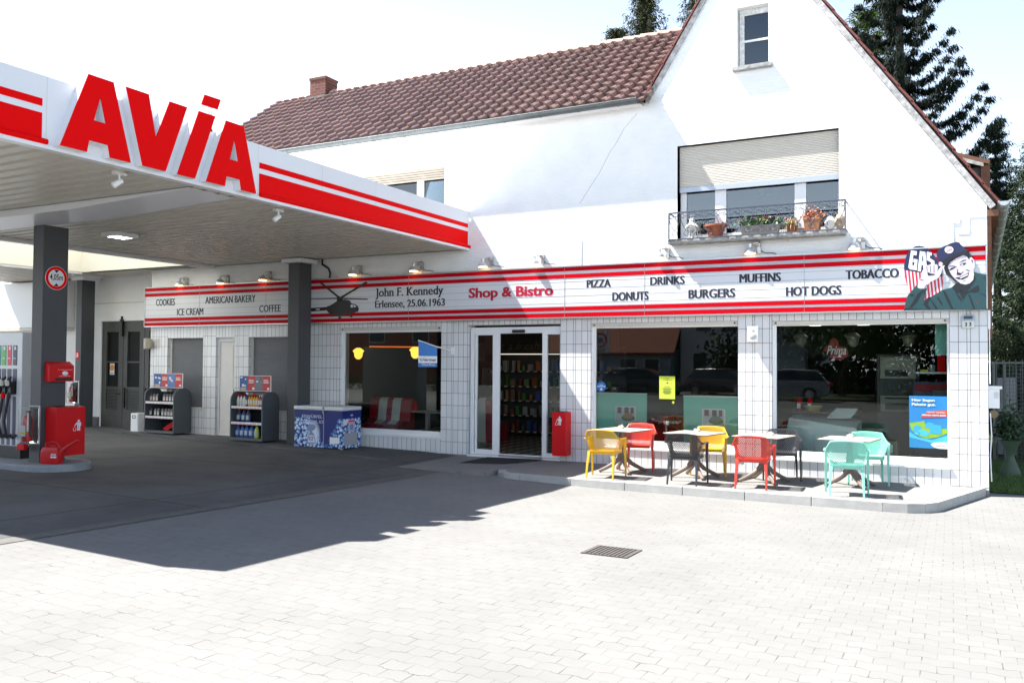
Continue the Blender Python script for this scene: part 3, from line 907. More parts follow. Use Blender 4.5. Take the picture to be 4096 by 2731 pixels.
nt.links.new(tcn.outputs["Object"], mpn.inputs[0]); nt.links.new(mpn.outputs[0], ckn.inputs["Vector"]); nt.links.new(ckn.outputs["Color"], nt.nodes["Principled BSDF"].inputs["Base Color"])
part("interior_floor", MB().quad((-13.2, 0.1, 0.035), (0.42, 0.1, 0.035), (0.42, 6.5, 0.035), (-13.2, 6.5, 0.035)), CHK, house, recalc=False)

# garage part at the far left, set back
ann = thing("garage_annex", "white flat annex with dark folding doors under the canopy", "building", (-22, 0.7, 0))
a = MB()
wall_holes(a, -60, -18.2, -0.3, 4.9, 0.7, 1.0, [(-21.06, -18.21, -0.05, 2.975)])
a.quad((-18.21, 0.0, -0.3), (-18.21, 0.7, -0.3), (-18.21, 0.7, 4.9), (-18.21, 0.0, 4.9))
a.box(-60, -18.2, 1.0, 6, 4.85, 4.95)
part("wall", a, WHITE, ann, recalc=False)
a = MB()
for z in (3.46,): a.box(-60, -18.25, 0.685, 0.70, z, z + 0.03)
part("wall_ledge", a, CREAM, ann)
part("plinth", MB().box(-21.45, -21.07, 0.66, 0.7, -0.1, 0.32), DGREY, ann)
cap_ = MB().box(-60, -22.2, 0.45, 0.69, 2.83, 4.15)
part("sunlit_panel", cap_, PWHITE, ann)
part("panel_edge", MB().box(-60, -22.2, 0.43, 0.69, 2.74, 2.82), CREAM, ann)
GD = mat("garage green-grey", (0.060, 0.063, 0.056), rough=0.55, var=0.12)
g = MB()
for a_, b_ in ((-21.05, -20.19), (-20.17, -19.34), (-19.32, -18.5)):
    f = frame_mb(a_, b_, 0.0, 2.96, 0.74, 0.80, 0.19 if a_ < -21 else 0.16, 0.18, 0.55, 0.28)
    i = len(g.v); g.v += f.v; g.f += [tuple(q + i for q in F_) for F_ in f.f]; g.m += f.m
    g.box(a_ + 0.16, b_ - 0.18, 0.745, 0.79, 1.11, 1.17); g.box(a_ + 0.16, b_ - 0.18, 0.745, 0.79, 1.83, 1.87)
    for z in lin(0.56, 1.08, 13): g.box(a_ + 0.16, b_ - 0.18, 0.755, 0.79, z, z + 0.028)
gd = part("folding_door", g, GD, ann)
part("door_panes", MB().box(-21.0, -18.5, 0.785, 0.795, 0.4, 2.9), mat("dark pane", (0.012, 0.014, 0.013), rough=0.6, spec=0.15), gd)
part("bolt", MB().box(-20.20, -20.15, 0.66, 0.74, 2.55, 3.1).box(-20.24, -20.12, 0.66, 0.70, 2.96, 3.02), BLACK, gd)
part("pull_bar", MB().box(-20.10, -20.07, 0.70, 0.74, 0.6, 1.15).box(-19.27, -19.24, 0.70, 0.74, 0.6, 1.15), BLACK, gd)
part("handle", MB().box(-20.42, -20.28, 0.70, 0.74, 0.97, 0.99), BLACK, gd)

# ================================================================== CANOPY
can = thing("petrol_canopy", "white filling station canopy with red stripes and big red letters on its fascia", "canopy", (-18, -5, 4.2))
SOF = mat("soffit panel", (0.62, 0.59, 0.52), rough=0.38, spec=0.4, var=0.03)
XC, YN, XL = -8.80, -10.62, -25.2
HX0, HX1, HY0, HY1 = -20.3, -16.0, -9.2, -0.45
m = MB(); y = YN + 0.06
def rib(x0, x1, y):
    z = 4.20; a, b, c = y, y + 0.15, y + 0.24
    m.quad((x0, a, z), (x1, a, z), (x1, b, z), (x0, b, z))
    m.quad((x0, b, z), (x1, b, z), (x1, b, z + 0.045), (x0, b, z + 0.045))
    m.quad((x0, b, z + 0.045), (x1, b, z + 0.045), (x1, c, z + 0.045), (x0, c, z + 0.045))
    m.quad((x0, c, z + 0.045), (x1, c, z + 0.045), (x1, c, z), (x0, c, z))
while y < 0.58:
    end = XC - 0.05 if y < -0.12 else -18.25
    if HY0 - 0.1 < y < HY1:
        rib(XL, HX0, y); rib(HX1, end, y)
    else: rib(XL, end, y)
    y += 0.24
part("soffit", m, SOF, can, recalc=False)
cr = mat("canopy white", (0.78, 0.79, 0.82), rough=0.3)
rs = MB()
for a_, b_, c_, d_ in ((XL, HX0, YN + .05, 0.68), (HX0, -18.25, HY1 + .35, 0.68), (HX1, XC - .04, YN + .05, -0.03), (HX0, HX1, YN + .05, HY0), (HX0, HX1, HY1, -0.03)):
    rs.box(a_, b_, c_, d_, 4.26, 4.93)
part("roof_deck", rs, cr, can)
CRM = mat("cream shaft", (0.80, 0.78, 0.69), rough=0.6)
sh_ = MB(); _h = (HX0, HX1, HY0, HY1); HX0 += .02; HX1 -= .02; HY0 += .02; HY1 -= .02
sh_.quad((HX0, HY0, 4.2), (HX0, HY1, 4.2), (HX0, HY1, 5.2), (HX0, HY0, 5.2)); sh_.quad((HX0, HY1, 4.2), (HX1, HY1, 4.2), (HX1, HY1, 5.2), (HX0, HY1, 5.2))
sh_.quad((HX1, HY0, 4.2), (HX1, HY1, 4.2), (HX1, HY1, 5.2), (HX1, HY0, 5.2)); sh_.quad((HX0, HY0, 4.2), (HX1, HY0, 4.2), (HX1, HY0, 5.2), (HX0, HY0, 5.2))
sh_.box(HX0 + .01, HX1 - .01, -4.55, -4.35, 4.5, 4.75)
part("skylight_shaft", sh_, CRM, can, recalc=False); HX0, HX1, HY0, HY1 = _h
SKY_ = mat("milky skylight", (0.8, 0.8, 0.74), rough=0.5)
_nt = SKY_.node_tree; _t = _nt.nodes.new("ShaderNodeBsdfTranslucent"); _t.inputs[0].default_value = (0.55, 0.55, 0.50, 1); _nt.links.new(_t.outputs[0], _nt.nodes["Material Output"].inputs[0])
part("skylight_panel", MB().quad((HX0 + .03, HY0 + .03, 5.19), (HX1 - .03, HY0 + .03, 5.19), (HX1 - .03, HY1 - .03, 5.19), (HX0 + .03, HY1 - .03, 5.19)), SKY_, can, recalc=False)
tr = MB(); tr.box(HX1, HX1 + 0.14, YN + .06, -0.12, 4.13, 4.199); tr.box(HX0 - 0.1, HX0, HY0, HY1, 4.15, 4.199); tr.box(-20.9, -20.75, HY1 + 0.1, 0.6, 4.15, 4.199)
part("soffit_trim", tr, cr, can)
part("beam", MB().prism([(XL, 4.09), (-11.5, 4.09), (XC - 0.25, 4.185), (XC - 0.25, 4.199), (XL, 4.199)], -7.02, -6.22, lambda u, v, d: (u, d, v)), cr, can, bevel=0.01)
# fascia
fa = MB()
fa.box(XC - 0.03, XC, YN, -0.02, 4.235, 4.985); fa.box(XL, XC - 0.03, YN, YN + 0.03, 4.235, 4.985); fa.box(XL, XL + 0.03, YN + 0.03, 0.0, 4.235, 4.985)
for yy in (-9.2, -6.0, -4.6, -3.2): fa.box(XC - 0.002, XC + 0.001, yy, yy + 0.006, 4.24, 4.98, 1)
fa.box(XC - 0.10, XC + 0.02, YN, -0.02, 4.185, 4.235); fa.box(XL, XC, YN - 0.02, YN + 0.1, 4.185, 4.234)
fao = part("fascia", fa, [cr, CREAM], can)
def fascia_stripes(y0, y1):
    s = MB()
    s.box(XC, XC + 0.006, y0, y1, 4.645, 4.727); s.box(XC, XC + 0.006, y0, y1, 4.24, 4.57)
    s.tube([(XC + 0.02, y0, 4.26), (XC + 0.02, y1 + 0.05, 4.26)], 0.032, 10)
    return s
part("red_stripe", fascia_stripes(-5.975, -0.06), REDP, fao, smooth=True); part("red_stripe", fascia_stripes(YN + 0.02, -9.25), REDP, fao, smooth=True)
KF = 8.66 / 8.78; XF = -8.66
def LT(y, z): return ((y + 15.0638) * KF - 15.0638, 1.868 + (z - 1.868) * KF)
def letter(y0, polys, label, z0=4.262):
    m = MB()
    for P in polys:
        Q = [LT(y0 + u, z0 + v) for u, v in P]
        m.prism(Q, XC + 0.001, XF - 0.012, lambda u, v, d: (d, u, v), 0)
        m.prism(Q, XF - 0.012, XF, lambda u, v, d: (d, u, v), 1)
    return part("letter", m, [cr, REDP], can, label=label, recalc=False)
AP = [[(0, 0), (.33, 0), (.355, .14), (.41, .385), (.49, .68), (.49, .9), (.33, .9)], [(.49, .9), (.49, .68), (.565, .385), (.60, .14), (.63, 0), (.915, 0), (.66, .9)], [(.355, .14), (.60, .14), (.565, .385), (.41, .385)]]
letter(-9.042, AP, "first big red letter A")
letter(-8.211, [[(0, .9), (.254, 0), (.425, 0), (.44, .39), (.326, .9)], [(.92, .9), (.64, .9), (.44, .39), (.425, 0), (.596, 0)]], "big red letter V")
letter(-7.436, [[(0, 0), (.289, 0), (.618, .905), (.335, .905)], [(.371, 1.0), (.657, 1.008), (.708, 1.155), (.427, 1.148)]], "big red letter i with its dot")
letter(-6.96, AP, "last big red letter A")
part("dot_strut", MB().box(XC - 0.02, XC, -6.95, -6.85, 4.95, 5.40), PWHITE, can)

# columns
def column(x0, x1, y0, y1, z0, z1, label, capz=None):
    t = thing("canopy_column", label, "column", ((x0 + x1) / 2, (y0 + y1) / 2, z0), group="canopy columns")
    part("shaft", MB().box(x0, x1, y0, y1, z0, z1), DGREY, t, bevel=0.008)
    if capz:
        part("capital", MB().box(x0 - 0.16, x1 + 0.12, y0 - 0.06, y1 + 0.07, z1, capz), cr, t, bevel=0.006)
    part("base_joint", MB().box(x0 - 0.006, x1 + 0.006, y0 - 0.006, y1 + 0.006, z0, z0 + 0.05), DGREY, t)
    return t
C1 = (-13.42, -13.15, -6.30, -5.86)
column(*C1, 0.2, 4.09, "dark grey column on the pump island with a round height limit sign")
column(-13.13, -12.82, -0.56, -0.15, 0.03, 4.08, "dark grey column beside the blue ice freezer", 4.17)
column(-21.32, -21.09, 0.12, 0.52, 0.0, 4.08, "dark grey column by the folding doors at the back", 4.17)
# ================================================================== SHOP SIGN
YS = -0.125
sign = thing("shop_sign", "long white sign band with red stripes and menu words above the shop windows", "sign", (-9, 0, 2.75))
SW_ = mat("sign white", (0.66, 0.68, 0.71), rough=0.45, spec=0.3)
SRED = mat("sign red", (0.50, 0.002, 0.010), rough=0.5, spec=0.06)
SGR = mat("sign grey line", (0.30, 0.31, 0.34), rough=0.5)
SX0, SX1 = -18.28, 0.475
part("panel", MB().box(SX0, SX1, YS, -0.03, 2.752, 3.74), SW_, sign, bevel=0.003)
part("top_trim", MB().box(SX0 - 0.01, SX1 + 0.012, YS - 0.02, -0.03, 3.728, 3.748).box(SX0 - 0.01, SX1 + 0.012, YS - 0.02, -0.03, 2.742, 2.762).box(SX0 - 0.012, SX0, YS - 0.02, -0.03, 2.742, 3.748).box(SX1, SX1 + 0.014, YS - 0.02, -0.03, 2.742, 3.748), ALU, sign)
for a, b in ((3.645, 3.722), (3.512, 3.588), (2.889, 2.962), (2.768, 2.846)):
    part("red_stripe", MB().box(SX0, SX1, YS - 0.004, YS, a, b), SRED, sign)
gl = MB()
for z, t in ((3.636, .007), (3.622, .008), (3.607, .007), (3.596, .006), (3.500, .006), (2.972, .006), (2.884, .007), (2.870, .008), (2.855, .006)): gl.box(SX0, SX1, YS - 0.002, YS, z - t / 2, z + t / 2)
for z in (3.442, 3.306, 3.169, 3.031): gl.box(SX0, SX1, YS - 0.002, YS, z - 0.003, z + 0.003)
for x in (-16.35, -14.2, -10.2, -6.6, -5.0, -2.2): gl.box(x, x + 0.004, YS - 0.005, YS, 2.77, 3.72)
part("sign_lines", gl, SGR, sign)
LET = mat("sign letter", (0.02, 0.02, 0.035), rough=0.5)
LRED = mat("sign letter red", (0.45, 0.01, 0.04), rough=0.4)
for body, x0, x1, z0, z1, b, hv, m_ in (("COOKIES", -17.88, -17.2, 3.272, 3.44, 0, .006, LET), ("ICE CREAM", -17.126, -16.214, 3.015, 3.183, 0, .006, LET), ("AMERICAN BAKERY", -16.157, -14.518, 3.28, 3.45, 0, .006, LET), ("COFFEE", -14.40, -13.736, 3.036, 3.2, 0, .006, LET),
        ("John F. Kennedy", -11.06, -9.338, 3.235, 3.475, 0, .007, LET), ("Erlensee, 25.06.1963", -11.07, -9.293, 3.03, 3.21, 0, .007, LET), ("Shop & Bistro", -8.731, -6.834, 3.13, 3.40, .02, .008, LRED),
        ("PIZZA", -6.144, -5.654, 3.315, 3.462, 0, .010, LET), ("DRINKS", -4.892, -4.244, 3.315, 3.465, 0, .010, LET), ("DONUTS", -5.627, -4.917, 3.05, 3.208, 0, .010, LET), ("BURGERS", -4.18, -3.346, 3.05, 3.208, 0, .010, LET), ("MUFFINS", -3.278, -2.574, 3.297, 3.45, 0, .010, LET), ("HOT DOGS", -2.496, -1.608, 3.04, 3.195, 0, .010, LET), ("TOBACCO", -1.547, -0.742, 3.288, 3.435, 0, .010, LET)):
    part("lettering", text_mb(body, x0, x1, z0, z1, FX(YS - 0.001), 0.0015, b, heavy=hv, serif=body[0] in 'JE'), m_, sign, recalc=False)
# serifs for the two lines of roman lettering
# flat helicopter of black sheet
HK = mat("black sheet", (0.014, 0.014, 0.017), rough=0.5)
def hmap(u, v): return (-13.157 + u * 0.003806 + (v - 100) * 0.00005, 3.829 - u * 0.00016 - (v - 100) * 0.003085)
def flat(pts, mp, y0, y1, mb=None, mi=0):
    mb = mb or MB()
    return mb.prism([mp(u, v) for u, v in pts], y0, y1, lambda a, b, d: (a, d, b), mi)
heli = thing("helicopter_silhouette", "black cut-out helicopter mounted on the white sign band", "sign figure", (-12.2, YS, 3.3))
m = flat([(-60, 352), (-70, 300), (-40, 300), (-20, 335), (75, 334), (130, 330), (195, 324), (230, 310), (262, 290), (288, 270), (335, 268), (368, 274), (380, 295), (408, 300), (426, 315), (432, 333), (425, 352), (395, 362), (345, 375), (300, 384), (265, 387), (235, 379), (212, 361), (200, 346), (140, 354), (75, 360)], hmap, YS - 0.02, YS - 0.006)
flat([(278, 248), (312, 248), (316, 276), (276, 276)], hmap, YS - 0.02, YS - 0.006, m)
for c, r in (((296, 402), 10), ((379, 385), 9)): flat([(c[0] + r * math.cos(t * PI / 5), c[1] + r * math.sin(t * PI / 5)) for t in range(10)], hmap, YS - 0.02, YS - 0.006, m)
flat([(288, 375), (300, 375), (300, 400), (290, 400)], hmap, YS - 0.019, YS - 0.007, m); flat([(372, 362), (380, 362), (381, 384), (375, 384)], hmap, YS - 0.019, YS - 0.007, m)
part("fuselage", m, HK, heli)
m = flat([(150, 150), (166, 148), (302, 252), (290, 260)], hmap, YS - 0.024, YS - 0.02)
flat([(488, 138), (500, 146), (312, 260), (298, 252)], hmap, YS - 0.024, YS - 0.02, m); flat([(60, 264), (60, 270), (290, 264), (498, 267), (498, 259), (290, 256)], hmap, YS - 0.023, YS - 0.019, m)
part("rotor_blades", m, HK, heli)
m = flat([(377, 304), (391, 303), (394, 322), (378, 324)], hmap, YS - 0.022, YS - 0.02); flat([(396, 303), (407, 306), (418, 320), (399, 321)], hmap, YS - 0.022, YS - 0.02, m)
flat([(120, 340), (150, 337), (150, 345), (120, 348)], hmap, YS - 0.022, YS - 0.02, m)
part("cockpit_window", m, SW_, heli)

# painted panel of the waving attendant
def mmap(u, v):
    a, b = u / 1500.0, v / 1200.0
    x = (-1.093 * (1 - a) + 0.436 * a) * (1 - b) + (-1.099 * (1 - a) + 0.426 * a) * b
    z = (4.153 * (1 - a) + 4.047 * a) * (1 - b) + (2.754 * (1 - a) + 2.719 * a) * b
    return (x, z)
man = thing("attendant_panel", "cut-out panel of a smiling capped attendant in front of an oval sign reading GAS", "sign figure", (-0.3, YS, 3.2))
C_NAVY = mat("print navy", (0.012, 0.018, 0.07), rough=0.4); C_RED = mat("print red", (0.55, 0.008, 0.04), rough=0.4); C_WH = mat("print white", (0.72, 0.73, 0.76), rough=0.4)
C_SKIN = mat("print pale", (0.60, 0.53, 0.63), rough=0.4); C_TEAL = mat("print teal", (0.012, 0.055, 0.062), rough=0.4); C_BLK = mat("print black", (0.008, 0.010, 0.014), rough=0.4)
lay = [YS - 0.012]
def layer(name, polys, m_, dz=0.0016, par=man, thick=0.0016, label=None):
    mb = MB(); y1 = lay[0]; y0 = y1 - thick
    for P in polys: flat(P, mmap, y0, y1, mb)
    lay[0] -= dz
    return part(name, mb, m_, par, label=label)
OV = [(635, 290), (690, 298), (745, 325), (800, 372), (850, 430), (890, 490), (925, 560), (952, 650), (966, 740), (963, 830), (945, 912), (850, 985), (705, 1045), (600, 1020), (500, 932), (452, 800), (424, 680), (420, 570), (437, 470), (475, 385), (530, 322), (580, 296)]
def clip(P, a, b, c):
    o = []
    for i in range(len(P)):
        p, q = P[i], P[(i + 1) % len(P)]
        fp, fq = a * p[0] + b * p[1] + c, a * q[0] + b * q[1] + c
        if fp >= 0: o.append(p)
        if fp * fq < 0:
            t = fp / (fp - fq); o.append((p[0] + (q[0] - p[0]) * t, p[1] + (q[1] - p[1]) * t))
    return o
body = flat([(x, y) for x, y in OV], mmap, YS - 0.012, YS - 0.004)
oval = part("oval_sign", body, C_NAVY, man)
low = clip(OV, -0.17, 1, -556)
layer("oval_field", [low], C_WH, par=oval)
stripes = []
for k in range(14):
    u0 = 374 + 50 * k
    P = clip(low, 1, -0.10, -(u0 - 0.10 * 630)); P = clip(P, -1, 0.10, (u0 + 26 - 0.10 * 630)) if len(P) > 2 else []
    if len(P) > 2: stripes.append(P)
layer("oval_stripes", stripes, C_RED, par=oval)
layer("lettering", [[(520, 352), (603, 366), (597, 424), (552, 416), (536, 560), (562, 564), (570, 520), (550, 517), (556, 470), (612, 480), (600, 632), (500, 616), (480, 590)], [(645, 362), (720, 375), (742, 580), (692, 610), (690, 560), (668, 556), (658, 650), (612, 640)], [(742, 372), (812, 386), (808, 428), (785, 424), (782, 462), (846, 500), (852, 560), (806, 552), (800, 520), (738, 488)]], C_WH, par=oval)
layer("lettering", [[(678, 430), (690, 432), (692, 505), (674, 502)]], C_NAVY, par=oval)
SHIRT = [(415, 1190), (440, 1090), (470, 985), (520, 930), (570, 870), (612, 815), (612, 875), (650, 888), (720, 885), (748, 878), (718, 960), (705, 1045), (790, 1005), (900, 940), (960, 905), (1050, 880), (1100, 865), (1145, 820), (1200, 810), (1385, 655), (1460, 678), (1552, 690), (1552, 1178)]
part("shirt", flat(SHIRT, mmap, lay[0] - 0.002, YS - 0.004), C_TEAL, man); lay[0] -= 0.0036
layer("shirt_shadows", [[(1085, 872), (1145, 808), (1180, 796), (1240, 828), (1330, 818), (1386, 700), (1405, 750), (1340, 860), (1300, 905), (1230, 915), (1160, 952)], [(1195, 920), (1290, 908), (1310, 928), (1370, 880), (1440, 835), (1462, 900), (1420, 935), (1330, 935), (1280, 962), (1238, 1040), (1208, 990)],
    [(488, 972), (560, 958), (548, 1000)], [(690, 1100), (720, 1060), (760, 1000), (800, 1008), (745, 1090), (800, 1178), (760, 1178)], [(960, 915), (985, 910), (1040, 1010), (1110, 1172), (1080, 1172), (1010, 1040)], [(610, 960), (690, 905), (640, 1000), (580, 1100), (470, 1180), (520, 1110)], [(880, 1010), (900, 1000), (950, 1080), (960, 1130), (925, 1085)], [(1310, 975), (1330, 970), (1400, 1165), (1375, 1165)], [(1430, 930), (1550, 985), (1550, 1000)], [(415, 1190), (1552, 1180), (1552, 1172), (800, 1178), (430, 1160)], [(1490, 730), (1550, 740), (1550, 750)], [(1130, 930), (1200, 1000), (1230, 1080), (1170, 1010)], [(780, 1020), (850, 1100), (900, 1170), (860, 1170)]], C_BLK)
layer("hair", [[(975, 560), (985, 620), (1010, 690), (1075, 737), (1145, 802), (1170, 790), (1130, 740), (1060, 640), (1036, 570), (1070, 500), (1200, 425), (1300, 440), (1335, 490), (1350, 450), (1318, 370), (1290, 350), (1000, 470)]], C_BLK)
FACE = [(1032, 575), (1075, 515), (1140, 468), (1240, 422), (1292, 440), (1312, 475), (1330, 480), (1328, 455), (1355, 452), (1386, 488), (1397, 550), (1390, 600), (1375, 620), (1386, 690), (1375, 765), (1330, 812), (1270, 832), (1205, 815), (1140, 762), (1085, 702), (1055, 645)]
layer("face", [FACE], C_SKIN)
layer("face_lines", [[(1178, 535), (1240, 488), (1282, 486), (1284, 494), (1240, 506)], [(1192, 560), (1228, 530), (1288, 528), (1262, 556), (1220, 568)], [(1036, 640), (1075, 600), (1130, 588), (1128, 602), (1092, 622)], [(1026, 582), (1090, 566), (1150, 580), (1152, 590), (1095, 580)], [(1152, 600), (1166, 622), (1172, 662), (1215, 672), (1248, 640), (1240, 660), (1200, 702), (1150, 694), (1160, 655)], [(1128, 738), (1200, 722), (1260, 695), (1318, 658), (1306, 722), (1232, 762), (1170, 755)], [(1268, 618), (1310, 628), (1342, 645), (1300, 640)], [(1236, 790), (1260, 780), (1280, 768), (1256, 776)], [(1345, 490), (1366, 486), (1372, 540), (1362, 520)]], C_BLK)
layer("face_lights", [[(1192, 738), (1304, 680), (1300, 704), (1240, 732), (1205, 746)], [(1210, 556), (1232, 540), (1242, 556), (1222, 562)]], C_WH)
CAP = [(878, 405), (895, 350), (940, 318), (1080, 252), (1150, 236), (1182, 245), (1270, 340), (1312, 344), (1280, 365), (1310, 420), (1262, 420), (1180, 432), (1080, 480), (1012, 560), (985, 562), (960, 525), (930, 505), (908, 498), (884, 440)]
part("cap", flat(CAP, mmap, lay[0] - 0.002, YS - 0.004), C_NAVY, man); lay[0] -= 0.0036
layer("cap_visor", [[(928, 508), (1000, 470), (1130, 400), (1272, 362), (1310, 420), (1262, 420), (1180, 432), (1080, 480), (1012, 560), (985, 562), (960, 525)]], C_BLK)
bd = [(1048 + 60 * math.cos(t * PI / 12), 348 + 50 * math.sin(t * PI / 12)) for t in range(24)]
bdg = layer("cap_badge", [bd], C_WH)
bt = text_mb("AVIA", 1012, 1090, 0, 34, lambda u, v, d: (mmap(u, 392 - v - (u - 1012) * 0.55)[0], lay[0] - d * 0.2, mmap(u, 392 - v - (u - 1012) * 0.55)[1]), 0.004, 0.03)
part("badge_lettering", bt, C_RED, bdg, recalc=False); lay[0] -= 0.002
HAND = [(612, 855), (620, 800), (655, 745), (665, 670), (700, 602), (735, 563), (772, 560), (800, 545), (845, 552), (882, 550), (896, 575), (893, 620), (880, 655), (908, 618), (940, 580), (985, 562), (990, 575), (955, 620), (940, 680), (900, 740), (840, 775), (790, 795), (750, 840), (720, 886), (650, 889), (615, 876)]
layer("hand", [HAND, [(904, 535), (928, 515), (957, 525), (960, 555), (942, 580), (908, 572)]], C_SKIN)
layer("hand_lines", [[(748, 655), (795, 678), (850, 684), (848, 700), (760, 708)], [(738, 575), (744, 575), (752, 650), (744, 640)], [(788, 570), (794, 570), (800, 668), (792, 660)], [(838, 560), (844, 560), (846, 668), (838, 660)], [(650, 760), (700, 770), (700, 776), (650, 768)], [(740, 830), (750, 830), (712, 880), (704, 880)]], C_BLK)
part("button", flat([(1428 + 14 * math.cos(t * PI / 6), 1092 + 14 * math.sin(t * PI / 6)) for t in range(12)], mmap, lay[0] - 0.003, lay[0]), mat("brown button", (0.15, 0.03, 0.02), rough=0.4), man)

# sign lamps
LMX = [(-17.09, "second from left"), ]
def sign_lamp(x, z, label, glow):
    t = thing("sign_lamp", label, "lamp", (x, -0.02, z + 0.1), group="lamps above the sign band")
    m = MB().box(x + 0.10, x + 0.16, -0.05, 0.0, z - 0.06, z + 0.13)
    m.tube([(x + 0.13, -0.05, z + 0.10), (x + 0.13, -0.13, z + 0.12), (x + 0.05, -0.15, z + 0.10)], 0.016, 8)
    m.lathe([(0.0, -0.035), (0.042, -0.035), (0.042, 0.035), (0, 0.035)], (x + 0.13, -0.07, z + 0.10), 12, axis='x')
    part("bracket", m, ALU, t, smooth=True)
    s = MB().lathe([(0.098, -0.065), (0.102, -0.06), (0.095, -0.025), (0.072, 0.01), (0.045, 0.03), (0.036, 0.035), (0.036, 0.10), (0.03, 0.105), (0.0, 0.105)], (x, -0.15, z), 20)
    s.lathe([(0.0, -0.045), (0.094, -0.055)], (x, -0.15, z), 20)
    part("lamp_shade", s, mat("lamp steel", (0.62, 0.62, 0.61), rough=0.35, metal=0.45), t, smooth=True)
    g = MB().lathe([(0.0, -0.066), (0.085, -0.070), (0.085, -0.074), (0.0, -0.078)], (x, -0.15, z), 16)
    part("bulb", g, mat("warm bulb", (1, 0.8, 0.5), emit=(1.0, 0.55, 0.20), estr=5), t)
    c = MB().tube([(x + 0.15, -0.03, z), (x + 0.22, -0.035, z - 0.05), (x + 0.36, -0.03, z - 0.06), (x + 0.42, -0.02, z - 0.08)], 0.006, 5)
    part("cable", c, BLACK, t)
LW = ["steel lamp above the word COOKIES", "steel lamp above the start of AMERICAN BAKERY", "steel lamp above the word COFFEE, close to the dark column", "steel lamp above the helicopter's rotor", "steel lamp above the name John F. Kennedy", "steel lamp above the red words Shop & Bistro, under the canopy's end", "steel lamp above the end of the word Bistro", "steel lamp above the word DRINKS, left of the balcony rail", "steel lamp above the word MUFFINS, under the flower boxes", "steel lamp above the word TOBACCO, rightmost of the row"]
for (x, z), l in zip([(-17.04, 3.83), (-15.65, 3.83), (-14.29, 3.85), (-11.67, 3.86), (-10.06, 3.87), (-8.39, 3.88), (-7.24, 3.875), (-4.72, 3.87), (-3.09, 3.865), (-1.41, 3.85)], LW):
    sign_lamp(x, z - 0.0, l, True)
cb_ = MB().tube([(-12.62, -0.03, 4.19), (-12.60, -0.05, 4.08), (-12.42, -0.05, 3.98), (-12.38, -0.04, 3.88), (-12.40, -0.04, 3.74)], 0.022, 8)
solo("power_cable", cb_, BLACK, "black cable hanging from the canopy soffit down to the sign", "cable", smooth=True)
solo("junction_box", MB().box(-12.30, -12.18, -0.05, 0.0, 3.77, 3.87), CREAM, "small pale junction box above the helicopter", "junction box", bevel=0.01)
# faint conduits and box high on the gable
PCM = mat("painted conduit", (0.78, 0.78, 0.77), rough=0.8)
solo("wall_conduit", MB().box(-6.32, -6.30, -0.012, 0.0, 3.76, 4.25), PCM, "thin white conduit on the wall above the sign, left of the gable", "conduit")
solo("wall_conduit", MB().box(0.02, 0.04, -0.01, 0, 3.76, 4.2).box(0.02, 0.12, -0.016, 0, 4.12, 4.22).box(0.10, 0.25, -0.009, 0, 3.94, 3.96).box(0.24, 0.26, -0.01, 0, 3.95, 4.22).box(0.24, 0.48, -0.011, 0, 4.2, 4.22), PCM, "white painted conduits and box above the cap of the painted attendant", "conduit")

# ------------------------------------------------ balcony rail with pots
IRON = mat("wrought iron", (0.09, 0.10, 0.13), rough=0.45, metal=0.6)
rail = thing("window_railing", "curly wrought iron railing in front of the wide upper window", "railing", (-3, -0.27, 4.1))
YR = -0.29
m = MB()
x0, x1, zb, zt = -4.49, -1.53, 4.10, 4.575
m.box(x0, x1, YR - 0.012, YR + 0.012, zt - 0.012, zt + 0.012); m.box(x0, x1, YR - 0.010, YR + 0.010, zb - 0.008, zb + 0.010)
m.box(x0 - 0.01, x0 + 0.01, YR - 0.012, YR + 0.012, zb - 0.03, zt); m.box(x1 - 0.01, x1 + 0.01, YR - 0.012, YR + 0.012, zb - 0.03, zt)
for x in (x0, x1):
    m.box(x - 0.008, x + 0.008, YR, 0.0, zt - 0.012, zt + 0.01); m.box(x - 0.008, x + 0.008, YR, 0.0, zb - 0.008, zb + 0.01)
part("bars", m, IRON, rail)
m = MB(); n = 14; wst = (x1 - x0) / n
for k in range(n):
    cx = x0 + wst * (k + 0.5)
    for s in (-1, 1):
        P = []
        for t in range(9):   # upper curl
            a = PI * 1.5 - t * PI * 1.55 / 8
            P.append((cx + s * (0.052 + 0.043 * math.cos(a) * -1), YR, zt - 0.06 + 0.043 * math.sin(a) * -1 - 0.0))
        for t in range(1, 9):
            q = t / 8.0
            xx = 0.095 + 0.010 * math.sin(q * PI) - 0.095 * q ** 1.6
            P.append((cx + s * xx, YR, zt - 0.07 - q * 0.26))
        for t in range(1, 9):
            a = t * PI * 1.5 / 8
            P.append((cx + s * (0.045 * math.sin(a)), YR, zt - 0.33 - 0.042 * (1 - math.cos(a))))
        m.tube(P, 0.0055, 4, cap=False)
        m.lathe([(0, -0.012), (0.012, 0), (0, 0.012)], (cx + s * 0.045, YR, zt - 0.045), 6)
part("scrolls", m, IRON, rail)
TERRA = mat("terracotta", (0.30, 0.09, 0.045), rough=0.8, var=0.15, vscale=12); TERRA2 = mat("orange terracotta", (0.34, 0.155, 0.08), rough=0.8, var=0.15, vscale=12)
WPAINT = mat("chalky white", (0.70, 0.67, 0.62), rough=0.8, var=0.08)
ZS = 4.096; YP = -0.14
t = thing("lantern", "white metal lantern standing at the left end of the window sill", "lantern", (-4.11, YP, ZS))
m = MB().box(-4.20, -4.02, YP - 0.09, YP + 0.09, ZS, ZS + 0.025); m.box(-4.19, -4.03, YP - 0.08, YP + 0.08, ZS + 0.20, ZS + 0.22)
for x in (-4.19, -4.04):
    for y in (YP - 0.08, YP + 0.065): m.box(x, x + 0.014, y, y + 0.014, ZS + 0.02, ZS + 0.21)
